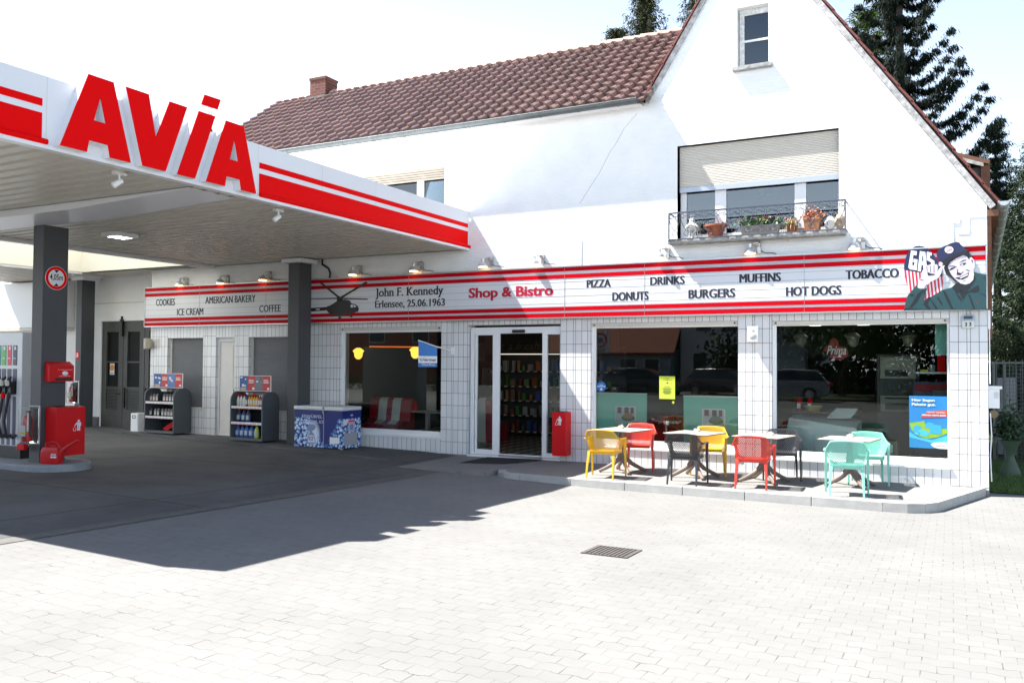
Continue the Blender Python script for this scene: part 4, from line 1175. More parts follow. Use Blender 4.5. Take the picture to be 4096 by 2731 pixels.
m.lathe([(0.125, 0.0), (0.09, 0.05), (0.05, 0.08), (0.045, 0.12), (0.05, 0.125), (0.035, 0.16), (0, 0.17)], (-4.11, YP, ZS + 0.22), 16)
m.tube([(-4.11 + 0.03 * math.sin(a), YP, ZS + 0.415 + 0.03 * math.cos(a)) for a in lin(-PI, PI, 10)], 0.005, 5)
part("body", m, WPAINT, t); part("candle", MB().lathe([(0, 0), (0.03, 0), (0.03, 0.1), (0, 0.1)], (-4.10, YP, ZS + 0.025), 12), CREAM, t, smooth=True)
t = thing("plant_pot", "round terracotta pot with a wide rim, empty, second on the sill", "plant pot", (-3.69, YP, ZS))
part("pot", MB().lathe([(0, 0), (0.115, 0), (0.125, 0.02), (0.115, 0.025), (0.16, 0.18), (0.185, 0.20), (0.20, 0.205), (0.20, 0.235), (0.185, 0.24), (0.17, 0.22), (0, 0.20)], (-3.69, YP, ZS), 24), TERRA, t, smooth=True)
part("dry_stalks", MB().tube([(-3.62, YP, ZS + 0.2), (-3.55, YP - 0.05, ZS + 0.27), (-3.46, YP - 0.06, ZS + 0.22)], 0.012, 6), mat("dry stalk", (0.10, 0.045, 0.03), rough=0.9), t)
def leafy(cx, cy, cz, sx, sy, sz, n, size, seed, up=0.3):
    m = MB(); rg = random.Random(seed)
    for k in range(n):
        p = Vector((cx + rg.gauss(0, sx), cy + rg.gauss(0, sy), cz + abs(rg.gauss(0, sz))))
        d = Vector((rg.gauss(0, 1), rg.gauss(0, 1), rg.gauss(up, 1))).normalized(); w = d.orthogonal().normalized() * size * 0.35; L = d * size * (0.6 + rg.random() * 0.8)
        m.quad(p - w * 0.3, p + L * 0.5 - w, p + L, p + L * 0.5 + w)
    return m
LEAF = mat("plant leaf", (0.06, 0.13, 0.035), rough=0.5, island=0.4)
t = thing("flower_box", "grey flower box with red flowering plants in the middle of the sill", "flower box", (-2.92, YP, ZS))
m = MB(); P0 = [(-3.21, YP - 0.06), (-2.63, YP - 0.06), (-2.63, YP + 0.07), (-3.21, YP + 0.07)]; P1 = [(-3.255, YP - 0.085), (-2.585, YP - 0.085), (-2.585, YP + 0.09), (-3.255, YP + 0.09)]
m.loft([[(x, y, ZS) for x, y in P0], [(x, y, ZS + 0.16) for x, y in P1]]); m.box(-3.265, -2.575, YP - 0.095, YP + 0.10, ZS + 0.155, ZS + 0.175)
for k in range(6): m.lathe([(0.036, -0.006), (0.04, 0.0), (0.03, 0.006), (0, 0.008)], (-3.16 + 0.097 * k, YP - 0.085, ZS + 0.105), 12, axis='y')
part("box", m, mat("taupe plastic", (0.27, 0.245, 0.225), rough=0.5), t, bevel=0.004)
m = leafy(-2.92, YP, ZS + 0.17, 0.15, 0.04, 0.06, 320, 0.07, 5)
for v in (): pass
part("leaves", m, LEAF, t, recalc=False)
part("blossoms", leafy(-2.88, YP - 0.03, ZS + 0.27, 0.2, 0.04, 0.02, 26, 0.05, 8), mat("red blossom", (0.50, 0.05, 0.06), rough=0.6, island=0.4), t, recalc=False)
m = MB()
for x in (-3.08, -2.72): m.lathe([(0, 0), (0.03, 0), (0.03, 0.10), (0.045, 0.11), (0.045, 0.15), (0, 0.16)], (x, YP + 0.06, ZS + 0.17), 10)
part("solar_stakes", m, BLACK, t, smooth=True)
t = thing("plant_pot", "small brown pot with a drooping spider plant on the sill", "plant pot", (-2.39, YP, ZS))
part("pot", MB().lathe([(0, 0), (0.06, 0), (0.09, 0.12), (0.095, 0.13), (0.07, 0.13), (0, 0.12)], (-2.39, YP, ZS), 16), TERRA, t, smooth=True)
m = MB(); rg = random.Random(4)
for k in range(46):
    a = rg.random() * 6.28; l = 0.1 + 0.13 * rg.random(); p = Vector((-2.39, YP, ZS + 0.13)); d = Vector((math.cos(a), math.sin(a) * 0.6, 0))
    pts = [p, p + d * l * 0.4 + Vector((0, 0, 0.10 * rg.random() + 0.05)), p + d * l * 0.8 + Vector((0, 0, 0.06 * rg.random())), p + d * l + Vector((0, 0, -0.08 - (0.2 * rg.random() if rg.random() < .2 else 0)))]
    w = d.cross(Vector((0, 0, 1))) * 0.008
    for u, v in zip(pts, pts[1:]): m.quad(u - w, v - w, v + w, u + w)
part("leaves", m, mat("straw leaf", (0.42, 0.30, 0.14), rough=0.7, island=0.35), t, recalc=False)
t = thing("plant_pot", "square orange clay pot with dried reddish flowers on the sill", "plant pot", (-2.06, YP, ZS))
m = MB(); m.loft([[(-2.17, YP - .1, ZS + .02), (-1.95, YP - .1, ZS + .02), (-1.95, YP + .1, ZS + .02), (-2.17, YP + .1, ZS + .02)], [(-2.195, YP - .12, ZS + .22), (-1.925, YP - .12, ZS + .22), (-1.925, YP + .12, ZS + .22), (-2.195, YP + .12, ZS + .22)]]); m.box(-2.20, -1.92, YP - .125, YP + .125, ZS + .2, ZS + .235); m.box(-2.20, -1.92, YP - .12, YP + .12, ZS, ZS + .025)
part("pot", m, TERRA2, t, bevel=0.006)
part("dry_flowers", leafy(-2.06, YP, ZS + .24, 0.08, 0.05, 0.07, 170, 0.055, 9), mat("dried flower", (0.42, 0.16, 0.09), rough=0.8, island=0.4), t, recalc=False)
EGG = [(0, 0), (0.05, 0.01), (0.085, 0.06), (0.09, 0.11), (0.075, 0.17), (0.045, 0.22), (0.015, 0.245), (0, 0.25)]
m = MB().lathe([(r * 1.05, z * 0.9) for r, z in EGG], (-1.78, YP, ZS + 0.03), 16); m.lathe([(0, 0), (0.06, 0), (0.04, 0.04), (0, 0.04)], (-1.78, YP, ZS), 12)
solo("ornament", m, WPAINT, "white stone ornament on the sill beside the brown egg shape", "ornament", smooth=True)
m = MB().lathe(EGG, (-1.63, YP, ZS + 0.045), 16); m.lathe([(0, 0), (0.07, 0), (0.05, 0.05), (0, 0.05)], (-1.63, YP, ZS), 12)
solo("ornament", m, mat("tan stone", (0.45, 0.33, 0.22), rough=0.8, var=0.15), "brown egg shaped ornament, last on the sill at the right", "ornament", smooth=True)

# ------------------------------------------------ things on the front wall
def speaker(name, cx, y, cz, w, h, d, tilt, m_, label):
    t = thing(name, label, "loudspeaker", (cx, y, cz), tilt)
    b = MB(); P = lambda s, yy: [(-w * s, yy, -h * s), (w * s, yy, -h * s), (w * s, yy, h * s), (-w * s, yy, h * s)]
    b.loft([P(0.36, -0.02), P(0.5, -d * 0.5), P(0.5, -d)])
    part("cabinet", b, m_, t, local=True, bevel=0.015)
    part("grille", MB().lathe([(0.0, 0.006), (w * 0.32, 0.004), (w * 0.36, -0.002)], (0, -d, h * -0.12), 20, axis='y').lathe([(0, .005), (w * .14, .003), (w * .15, 0)], (0, -d, h * 0.24), 14, axis='y'), mat("speaker grille", (0.5, 0.5, 0.48), rough=0.8), t, local=True, smooth=True)
    part("bracket", MB().box(-0.02, 0.02, -0.04, 0.0, -0.05, 0.05), m_, t, local=True)
    part("cable", MB().tube([(0, -0.01, h * 0.45), (0.02, -0.006, h * 0.7), (0.0, -0.006, h + 0.08)], 0.004, 5), CREAM, t, local=True)
speaker("wall_speaker", -3.06, -0.004, 2.40, 0.18, 0.27, 0.16, 0.12, PWHITE, "white loudspeaker on the tiled pier between the two right windows")
speaker("wall_speaker", -18.12, -0.004, 2.32, 0.26, 0.27, 0.20, -0.5, mat("yellowed plastic", (0.42, 0.37, 0.28), rough=0.5), "yellowed loudspeaker at the far left corner of the tiled front")
t = thing("house_number_lamp", "solar house number lamp reading 33 on the right tiled pier", "house number", (0.23, -0.004, 2.56))
part("housing", MB().box(0.145, 0.315, -0.045, -0.004, 2.465, 2.585).prism([(-0.07, 2.585), (-0.004, 2.585), (-0.004, 2.665), (-0.05, 2.66)], 0.14, 0.32, lambda u, v, d: (d, u, v)), ALU, t, bevel=0.004)
part("number_plate", MB().box(0.16, 0.30, -0.049, -0.045, 2.475, 2.575), mat("number white", (0.62, 0.66, 0.62), rough=0.3), t)
part("solar_cell", MB().box(0.17, 0.29, -0.073, -0.05, 2.61, 2.65), DARKP, t)
part("number", text_mb("3 3", 0.185, 0.275, 2.495, 2.555, FX(-0.0495), 0.002, 0.03), INK, t, recalc=False)
BLUE = mat("flag blue", (0.012, 0.16, 0.48), rough=0.5)
t = thing("wall_flag", "small blue and white parcel shop flag on a slanted white pole", "flag", (-9.17, -0.004, 2.13))
part("pole", MB().tube([(-9.17, -0.01, 2.12), (-9.42, -0.24, 2.21), (-9.70, -0.50, 2.335)], 0.011, 8).box(-9.21, -9.13, -0.02, -0.004, 2.05, 2.2), PWHITE, t)
fm = MB(); cols = [(2.335, 2.195, 0), (2.02, 2.02, 0), (2.015, 2.015, 1), (1.87, 1.87, 1), (1.865, 1.865, 0), (1.79, 1.79, 0)]
def fl(u, z): return (-9.695 + 0.285 * u, -0.495 + 0.255 * u - 0.012 * math.sin(u * 5), z)
for (a0, a1, c0), (b0, b1, c1) in ((cols[0], cols[1]), (cols[2], cols[3]), (cols[4], cols[5])):
    for u0, u1 in zip(lin(0, 1, 6), lin(0, 1, 6)[1:]):
        A = lambda u, q: fl(u, (a0 + (a1 - a0) * u) if q else (b0 + (b1 - b0) * u))
        fm.quad(A(u0, 0), A(u1, 0), A(u1, 1), A(u0, 1), c0)
part("flag_cloth", fm, [BLUE, C_WH], t, recalc=False)
part("flag_lettering", text_mb("Hermes", 0.24, 0.94, 1.905, 1.975, lambda u, v, d: (fl(u, v)[0] + d * .5, fl(u, v)[1] - 0.003 - d, v), 0.002, 0.02, shear=0.2), C_NAVY, t, recalc=False)
part("flag_lettering", text_mb("PaketShop", 0.22, 0.90, 1.81, 1.86, lambda u, v, d: (fl(u, v)[0] + d * .5, fl(u, v)[1] - 0.003 - d, v), 0.002, 0.0), C_WH, t, recalc=False)
wing = MB()
for k in range(3): wing.poly([fl(u, z) for u, z in ((0.06 + .03 * k, 1.965 - .025 * k), (0.22, 1.965 - .025 * k), (0.20, 1.95 - .025 * k), (0.09 + .03 * k, 1.95 - .025 * k))])
wing.v = [(x + .001, y - 0.004, z) for x, y, z in wing.v]
part("flag_emblem", wing, BLUE, t, recalc=False)
def pictogram(x0, z0, s, f, m_, par):
    """white figure dropping litter into a bin; drawn in a unit box"""
    mb = MB()
    def g(P): mb.prism([(x0 + u * s, z0 + v * s) for u, v in P], 0.0, 0.002, f)
    g([(0.66 + 0.11 * math.cos(t * PI / 6), 0.90 + 0.10 * math.sin(t * PI / 6)) for t in range(12)])
    g([(0.50, 0.78), (0.84, 0.78), (0.90, 0.70), (0.90, 0.42), (0.82, 0.42), (0.82, 0.0), (0.69, 0.0), (0.69, 0.40), (0.65, 0.40), (0.65, 0.0), (0.52, 0.0), (0.52, 0.62), (0.30, 0.46), (0.25, 0.53)])
    g([(0.26 + 0.05 * math.cos(t * PI / 5), 0.38 + 0.05 * math.sin(t * PI / 5)) for t in range(10)])
    g([(0.10, 0.26), (0.14, 0.26), (0.17, 0.03), (0.35, 0.03), (0.38, 0.26), (0.42, 0.26), (0.38, -0.02), (0.14, -0.02)])
    part("pictogram", mb, m_, par)
t = thing("litter_bin", "red metal litter bin hanging on the tiled pier right of the sliding door", "litter bin", (-6.6, -0.15, 0.12))
b = MB().box(-6.775, -6.495, -0.29, -0.02, 0.125, 0.955)
part("body", b, REDB, t, bevel=0.008); part("bin_lid", MB().box(-6.72, -6.55, -0.25, -0.06, 0.955, 0.965), BLACK, t)
pictogram(-6.725, 0.71, 0.165, FX(-0.291), C_WH, t)
solo("door_mat", MB().poly([(-8.36, -1.12, -0.022), (-7.30, -0.95, -0.006), (-7.06, -0.10, 0.022), (-8.28, -0.10, 0.0)]).poly([(-8.36, -1.12, -0.04), (-7.30, -0.95, -0.03), (-7.06, -0.10, -0.02), (-8.28, -0.10, -0.03)][::-1]), mat("mat fibre", (0.018, 0.018, 0.02), rough=1.0, bump=0.5, bscale=300), "dark door mat lying before the sliding door", "door mat")
# meter box, horn and cables on the side wall
t = thing("meter_box", "white meter box on the side wall at the right corner of the house", "meter box", (0.56, 0.25, 1.2))
part("box", MB().box(0.50, 0.655, 0.12, 0.45, 1.22, 1.52), PWHITE, t, bevel=0.01); part("roof", MB().box(0.49, 0.69, 0.10, 0.47, 1.52, 1.565), PWHITE, t, bevel=0.006)
lv = MB()
for z in lin(1.38, 1.46, 4): lv.box(0.58, 0.645, 0.112, 0.12, z, z + 0.01)
part("louvre", lv, CREAM, t)
solo("wall_pipe_cap", MB().lathe([(0, -0.02), (0.06, -0.02), (0.065, 0.0), (0.06, 0.06), (0, 0.06)], (0.575, 0.2, 1.13), 16, axis='y'), mat("brown cap", (0.16, 0.12, 0.06), rough=0.5), "round brown pipe cap below the white meter box", "pipe cap", smooth=True)
pc = MB().tube([(0.52, -0.005, 2.72), (0.52, -0.005, 2.3), (0.525, 0.0, 1.6)], 0.008, 6); pc.tube([(0.525, 0.02, 1.15), (0.54, 0.02, 0.8), (0.52, 0.02, 0.5), (0.535, 0.02, 0.1)], 0.008, 6); pc.box(0.50, 0.535, -0.02, 0.03, 2.45, 2.74)
solo("wall_cable", pc, PWHITE, "white cable running down the right corner of the house", "cable")
# papers and stickers behind the glass
YG = 0.098
t = thing("poster", "blue poster reading Hier liegen Pakete gut behind the right window", "poster", (-0.33, YG, 0.55))
PB = mat("poster blue", (0.015, 0.19, 0.48), rough=0.5); PB2 = mat("poster sky", (0.06, 0.42, 0.66), rough=0.5); PG = mat("poster green", (0.22, 0.40, 0.02), rough=0.5); PR = mat("poster red", (0.50, 0.06, 0.03), rough=0.5)
X0, X1, Z0, Z1 = -0.615, -0.07, 0.56, 1.39
def pq(u, v): return (X0 + u * (X1 - X0), Z0 + v * (Z1 - Z0))
part("sheet", MB().box(X0, X1, YG - 0.004, YG, Z0, Z1), PB, t)
def pl(name, P, m_, k, lab=None): return part(name, flat(P, pq, YG - 0.004 - 0.001 * k, YG - 0.003), m_, t)
pl("print", [(0, .0), (1, 0), (1, .52), (.7, .58), (.4, .40), (0, .58)], mat("poster mid", (0.02, 0.20, 0.42), rough=0.5), 1)
pl("print", [(0, .30), (.25, .2), (.6, .16), (1, .26), (1, .02), (.5, .12), (0, .2)], PB2, 2)
pl("print", [(0, .47), (.40, .52), (.45, .40), (1, .38), (1, .30), (.75, .22), (.45, .18), (.2, .24), (.05, .35)], PG, 3)
bx = [(.10, .30, .30, .44), (.22, .26, .45, .36), (.42, .38, .65, .50), (.30, .22, .52, .33), (.55, .27, .85, .46), (.12, .24, .28, .30)]
for i, (a, b, c, d) in enumerate(bx): pl("printed_parcel", [(a, b + .02), (c - .05, b), (c, b + .05), (c, d - .02), (a + .08, d), (a, d - .04)], PB2 if i % 2 else mat("poster parcel", (0.04, 0.33, 0.60), rough=0.5), 4 + i * 0.3)
pl("print", [(.44, .70), (1, .74), (1, .68), (1, .615), (.31, .585), (.33, .64), (.45, .65)], PR, 5)
pl("print", [(.56, .08), (.66, .11), (.80, .125), (1, .125), (1, 0), (.80, 0), (.66, .02), (.60, .05)], C_WH, 6)
for s_, a, b, c, d, bo in (("Hier liegen", .07, .68, .885, .945, .03), ("Pakete gut.", .07, .70, .80, .865, .03), ("Hierher bestellen.", .47, .965, .68, .712, .0), ("Abholen wann's passt.", .33, .97, .615, .655, .03)):
    p0, p1 = pq(a, c), pq(b, d)
    part("poster_lettering", text_mb(s_, p0[0], p1[0], p0[1], p1[1], FX(YG - 0.0095), 0.0006, bo), C_WH, t, recalc=False)
p0, p1 = pq(.70, .04), pq(.95, .075)
part("poster_lettering", text_mb("Hermes", p0[0], p1[0], p0[1], p1[1], FX(YG - 0.0108), 0.0006, 0.02, shear=0.2), PB2, t, recalc=False)
t = thing("notice", "bright yellow notice sheet taped inside the middle window", "notice", (-4.64, YG, 1.24))
part("sheet", MB().box(-4.785, -4.49, YG - 0.003, YG, 1.24, 1.655), mat("neon yellow", (0.52, 0.66, 0.06), rough=0.7), t)
m = MB(); rg = random.Random(1)
for k, z in enumerate([1.61, 1.585, 1.572, 1.45, 1.43, 1.418, 1.406, 1.39, 1.378, 1.366, 1.354, 1.342, 1.33]):
    ww = (0.04, 0.09, 0.02)[k] if k < 3 else 0.05 + 0.05 * rg.random(); m.box(-4.637 - ww, -4.637 + ww, YG - 0.0042, YG - 0.003, z, z + (0.007 if k in (0, 3) else 0.004))
m.box(-4.65, -4.64, YG - .0042, YG - .003, 1.52, 1.535); m.box(-4.641, -4.615, YG - .0042, YG - .003, 1.525, 1.545)
part("print_lines", m, INK, t)
t = thing("round_sticker", "blue octagonal sticker on the left edge of the middle window", "sticker", (-5.925, YG, 1.44))
oc = lambda r: [(-5.925 + r * math.cos(PI / 8 + k * PI / 4), 1.443 + r * math.sin(PI / 8 + k * PI / 4)) for k in range(8)]
part("disc", MB().prism(oc(0.10), YG - .003, YG, lambda u, v, d: (u, d, v)), BLUE, t)
part("print", MB().box(-6.01, -5.84, YG - .0045, YG - .003, 1.44, 1.455).lathe([(0, 0.002), (.022, 0.002), (.022, 0)], (-5.925, YG - .003, 1.395), 12, axis='y').box(-5.96, -5.89, YG - .0045, YG - .003, 1.475, 1.485), C_WH, t)
solo("sticker", MB().box(-4.53, -4.515, YG - .003, YG, 1.155, 1.205).box(-4.545, -4.50, YG - .0031, YG, 1.17, 1.19), mat("yellow", (0.6, 0.62, 0.02), rough=0.5), "tiny yellow cross sticker under the yellow notice", "sticker")
t = thing("warning_sticker", "white notice with an orange disc on the dark folding door", "sticker", (-20.6, 0.74, 1.6))
part("sheet", MB().box(-20.70, -20.52, 0.733, 0.737, 1.50, 1.81), C_WH, t); part("disc", MB().lathe([(0, .003), (.085, .003), (.085, 0)], (-20.61, 0.733, 1.69), 18, axis='y'), mat("orange", (0.75, 0.25, 0.01), rough=0.5), t)
part("print", MB().box(-20.67, -20.55, 0.7305, 0.733, 1.53, 1.545), INK, t)
t = thing("fire_sign", "small red fire extinguisher sign on the rear dark column", "sign", (-21.3, 0.115, 2.05))
part("plate", MB().box(-21.31, -21.17, 0.113, 0.118, 1.93, 2.13), REDP, t); part("symbol", MB().box(-21.29, -21.26, 0.110, 0.113, 1.96, 2.06).box(-21.288, -21.262, .110, .113, 2.07, 2.1).box(-21.23, -21.19, .110, .113, 1.97, 2.09), C_WH, t)
# ================================================================== PUMP ISLAND
m = MB(); Yc, rI = -6.10, 0.55
def isl(r, z):
    P = [(-13.06 + r * math.sin(a) , Yc - r * math.cos(a)) for a in lin(0, PI, 14)]
    return [(x, y, z) for x, y in P] + [(-20, Yc + r, z), (-20, Yc - r, z)]
m.loft([isl(rI, -0.05), isl(rI, 0.195), isl(rI - 0.03, 0.222)])
solo("pump_island", m, mat("island kerb", (0.26, 0.28, 0.30), rough=0.85, var=0.15, vscale=5, bump=0.2), "raised rounded kerb island carrying the fuel pump and a column", "kerb", kind="structure", bevel=0.006)
ZI = 0.222
pump = thing("fuel_pump", "white fuel pump with coloured grade strips and black hoses at the left edge", "fuel pump", (-14.8, -5.85, ZI))
part("cabinet", MB().box(-15.9, -13.93, -6.12, -5.60, ZI + 0.2, 2.35), mat("pump white", (0.62, 0.64, 0.66), rough=0.35), pump, bevel=0.012)
part("base", MB().box(-15.92, -13.90, -6.14, -5.58, ZI, ZI + 0.2), BLACK, pump, bevel=0.006)
sc_ = [((0.02, 0.30, 0.30), -14.56), ((0.05, 0.42, 0.04), -14.42), ((0.60, 0.01, 0.05), -14.27), ((0.02, 0.015, 0.08), -14.12)]
for k, (c, x) in enumerate(sc_):
    s = part("grade_strip", MB().box(x - 0.05, x + 0.05, -6.128, -6.12, 1.79, 2.13), mat("grade %d" % k, c, rough=0.4), pump)
    part("grade_print", MB().box(x - 0.012, x + 0.03, -6.13, -6.128, 2.05, 2.11).box(x - 0.035, x + 0.02, -6.13, -6.128, 1.90, 1.915), C_WH, s)
    part("nozzle_slot", MB().box(x - 0.055, x + 0.055, -6.125, -6.119, 1.30, 1.73), C_NAVY, pump)
    nz = MB(); nz.tube([(x - 0.02, -6.16, 1.36), (x - 0.01, -6.21, 1.50), (x + 0.02, -6.24, 1.545), (x + 0.03, -6.2, 1.60)], [0.035, 0.045, 0.03, 0.014], 8); nz.box(x - 0.045, x + 0.03, -6.21, -6.13, 1.30, 1.50)
    n_ = part("nozzle", nz, BLACK, pump, smooth=True)
    part("nozzle_cover", MB().tube([(x - 0.015, -6.235, 1.46), (x + 0.015, -6.265, 1.54)], 0.038, 8), [mat("nozzle pale", (0.75, 0.72, 0.66), rough=0.4)], n_, smooth=True)
    hs = MB().tube([(x - 0.03, -6.2, 1.34), (x - 0.05, -6.22, 1.1), (x - 0.08, -6.24, 0.85), (x - 0.02, -6.24, 0.62), (x + 0.07, -6.18, 0.57), (x + 0.10, -6.13, 0.62)], 0.022, 8)
    part("hose", hs, BLACK, pump, smooth=True); part("hose_collar", MB().tube([(x - 0.032, -6.205, 1.24), (x - 0.026, -6.198, 1.33)], 0.032, 8), REDP if k < 3 else BLACK, pump, smooth=True)
    part("hose_bay", MB().box(x - 0.035, x + 0.045, -6.126, -6.119, 0.44, 1.26), mat("hose bay", (0.10, 0.10, 0.16), rough=0.5), pump)
# extinguisher cases
def ext_case(cx, y, z, label, l2):
    t = thing("extinguisher_case", label, "case", (cx, y, z), group="extinguisher cases")
    part("cover", MB().box(cx - 0.14, cx + 0.14, y - 0.19, y, z, z + 0.60), CLEAR, t, bevel=0.03)
    part("back_plate", MB().box(cx - 0.15, cx + 0.15, y, y + 0.006, z - 0.01, z + 0.61), mat("case grey", (0.42, 0.42, 0.45), rough=0.5), t)
    e = thing("fire_extinguisher", l2, "fire extinguisher", (cx, y - 0.09, z + 0.03), group="fire extinguishers")
    part("cylinder", MB().lathe([(0, 0), (0.07, 0.005), (0.075, 0.03), (0.075, 0.36), (0.05, 0.42), (0.025, 0.44), (0, 0.44)], (cx - 0.02, y - 0.095, z + 0.03), 18), mat("extinguisher red", (0.55, 0.02, 0.02), rough=0.25, coat=0.5), e, smooth=True)
    part("valve", MB().box(cx - 0.05, cx + 0.03, y - 0.115, y - 0.075, z + 0.46, z + 0.53), BLACK, e, bevel=0.005)
    part("hose", MB().tube([(cx + 0.03, y - 0.1, z + 0.49), (cx + 0.075, y - 0.11, z + 0.4), (cx + 0.075, y - 0.11, z + 0.12)], 0.014, 8), BLACK, e, smooth=True)
    part("paper_label", MB().box(cx - 0.085, cx + 0.04, y - 0.172, y - 0.169, z + 0.12, z + 0.3).box(cx + 0.05, cx + 0.085, y - 0.15, y - 0.147, z + 0.2, z + 0.5), C_WH, e)
    part("tape", MB().box(cx - 0.098, cx + 0.058, y - 0.174, y - 0.168, z + 0.16, z + 0.185), mat("yellow tape", (0.7, 0.6, 0.02), rough=0.5), e)
ext_case(-13.29, -6.31, 0.53, "clear plastic extinguisher case on the front of the island column", "red fire extinguisher in the clear case on the island column")
ext_case(-21.27, 0.11, 0.72, "clear plastic extinguisher case on the rear column under the fire sign", "red fire extinguisher in the clear case on the rear column")
t = thing("warning_flag", "small red rubber chock hanging under the front extinguisher case", "chock", (-13.42, -6.40, 0.5))
part("block", MB().box(-13.52, -13.36, -6.44, -6.36, 0.42, 0.52).rotz(0.1, (-13.42, -6.4)), REDB, t, bevel=0.01)
# column fittings, on the side that looks to the right
XCf = -13.15
FXX = lambda x: (lambda u, v, d: (x + d, u, v))
t = thing("height_limit_sign", "round red rimmed sign reading 4,05m on the island column", "traffic sign", (XCf, -6.08, 3.20))
yc, zc, rs_ = -6.075, 3.235, 0.195
part("plate", MB().lathe([(0, .012), (rs_, .012), (rs_, .004), (0, .004)], (XCf, yc, zc), 36, axis='x'), C_WH, t)
ring = MB()
for k in range(36):
    a, b = 2 * PI * k / 36, 2 * PI * (k + 1) / 36
    ring.quad(*[(XCf + 0.0135, yc + r * math.cos(q), zc + r * math.sin(q)) for r, q in ((rs_ * .97, a), (rs_ * .97, b), (rs_ * .73, b), (rs_ * .73, a))])
part("rim", ring, REDP, t, recalc=False)
part("number", text_mb("4,05m", yc - 0.115, yc + 0.115, zc - 0.05, zc + 0.065, FXX(XCf + 0.0125), 0.002, 0.012), INK, t, recalc=False)
part("arrow", MB().prism([(yc - .045, zc + .135), (yc + .045, zc + .135), (yc, zc + .085)], XCf + .012, XCf + .0145, lambda u, v, d: (d, u, v)).prism([(yc - .045, zc - .135), (yc + .045, zc - .135), (yc, zc - .085)], XCf + .012, XCf + .0145, lambda u, v, d: (d, u, v)), INK, t)
t = thing("glove_dispenser", "red dispenser for gloves and paper towels on the island column", "dispenser", (XCf, -6.0, 1.5))
d_ = MB().prism([(XCf, 1.53), (XCf + .12, 1.53), (XCf + .12, 1.79), (XCf, 1.86)], -6.24, -5.80, lambda u, v, d: (u, d, v))
part("housing", d_, REDB, t, bevel=0.006)
part("slot", MB().box(XCf + 0.10, XCf + 0.122, -6.14, -5.84, 1.545, 1.59), BLACK, t)
part("lettering", text_mb("Einweghandschuhe", -6.09, -5.83, 1.715, 1.73, FXX(XCf + .1205), .001), C_WH, t, recalc=False)
part("lettering", text_mb("Papiertücher", -6.06, -5.86, 1.61, 1.628, FXX(XCf + .1205), .001), C_WH, t, recalc=False)
part("paper_tuft", MB().lathe([(0, .03), (.03, .02), (.04, 0)], (XCf + .12, -5.96, 1.665), 8, axis='x', sx=1.4), mat("paper", (.8, .8, .78), rough=.9), t)
t = thing("litter_bin", "red metal litter bin mounted on the island column behind the watering can", "litter bin", (-12.95, -5.95, ZI))
part("body", MB().box(-13.13, -12.86, -6.22, -5.70, 0.32, 1.115), REDB, t, bevel=0.008); part("bin_lid", MB().box(-13.1, -12.9, -6.1, -5.8, 1.115, 1.125), BLACK, t)
pictogram(-5.94, 0.72, 0.18, FXX(-12.859), C_WH, t)
t = thing("watering_can", "red plastic watering can with a long spout standing on the island", "watering can", (-12.83, -6.28, ZI))
CAN = mat("can plastic", (0.52, 0.012, 0.015), rough=0.35)
ca = Vector((1, 0.35, 0)).normalized(); cs = Vector((-ca.y, ca.x, 0)); co = Vector((-12.83, -6.29, ZI))
def cring(u0, u1, hw, z):
    return [co + ca * u + cs * v + Vector((0, 0, z)) for u, v in ((u0, -hw), (u1, -hw), (u1, hw), (u0, hw))]
m = MB().loft([cring(-.16, .14, .07, 0), cring(-.17, .15, .075, .06), cring(-.165, .14, .075, .2), cring(-.14, .13, .065, .27)])
part("tank", m, CAN, t, bevel=0.02, smooth=True)
sp_ = [co + ca * u + Vector((0, 0, z)) for u, z in ((.10, .10), (.18, .22), (.28, .29), (.36, .34), (.42, .38), (.46, .37))]
part("spout", MB().tube(sp_, [.07, .045, .028, .02, .017, .018], 10), CAN, t, smooth=True)
hd = [co + ca * u + Vector((0, 0, z)) for u, z in ((-.13, .23), (-.12, .32), (-.02, .345), (.08, .33), (.14, .25))]
part("handle", MB().tube(hd, .018, 8), CAN, t, smooth=True)
fcan = lambda u, v, d: tuple(co + ca * u - cs * (0.0765 + d) + Vector((0, 0, v)))
part("lettering", text_mb("AVIA", 0.02, 0.12, 0.135, 0.17, fcan, .001, .03), C_WH, t, recalc=False)
part("print", MB().prism([(.02, .10), (.12, .10), (.12, .125), (.02, .125)], 0, .001, fcan), C_WH, t)
# lamps under the canopy
t = thing("canopy_light", "square white light fitting on the canopy soffit, switched on", "lamp", (-13.45, -4.6, 4.13))
part("housing", MB().box(-13.68, -13.28, -4.86, -4.38, 4.125, 4.20), PWHITE, t, bevel=0.004); part("light_panel", MB().box(-13.60, -13.36, -4.78, -4.46, 4.121, 4.125), mat("light panel", (1, 1, 1), emit=(1, 0.95, 1.0), estr=5), t)
for y, l in ((-8.02, "white spotlight under the canopy edge below the letters A and V"), (-5.23, "white spotlight under the canopy edge right of the last letter")):
    x = -9.12
    t = thing("spotlight", l, "spotlight", (x, y, 4.2), group="spotlights under the canopy edge")
    part("mount", MB().box(x - 0.035, x + 0.035, y - 0.085, y + 0.085, 4.165, 4.199).tube([(x, y, 4.17), (x, y, 4.09)], .013, 8), PWHITE, t)
    part("head", MB().tube([(x + 0.015, y + 0.03, 4.10), (x - .01, y - .02, 4.065), (x - 0.03, y - 0.065, 4.025)], [.03, .038, .04], 12), PWHITE, t, smooth=True)

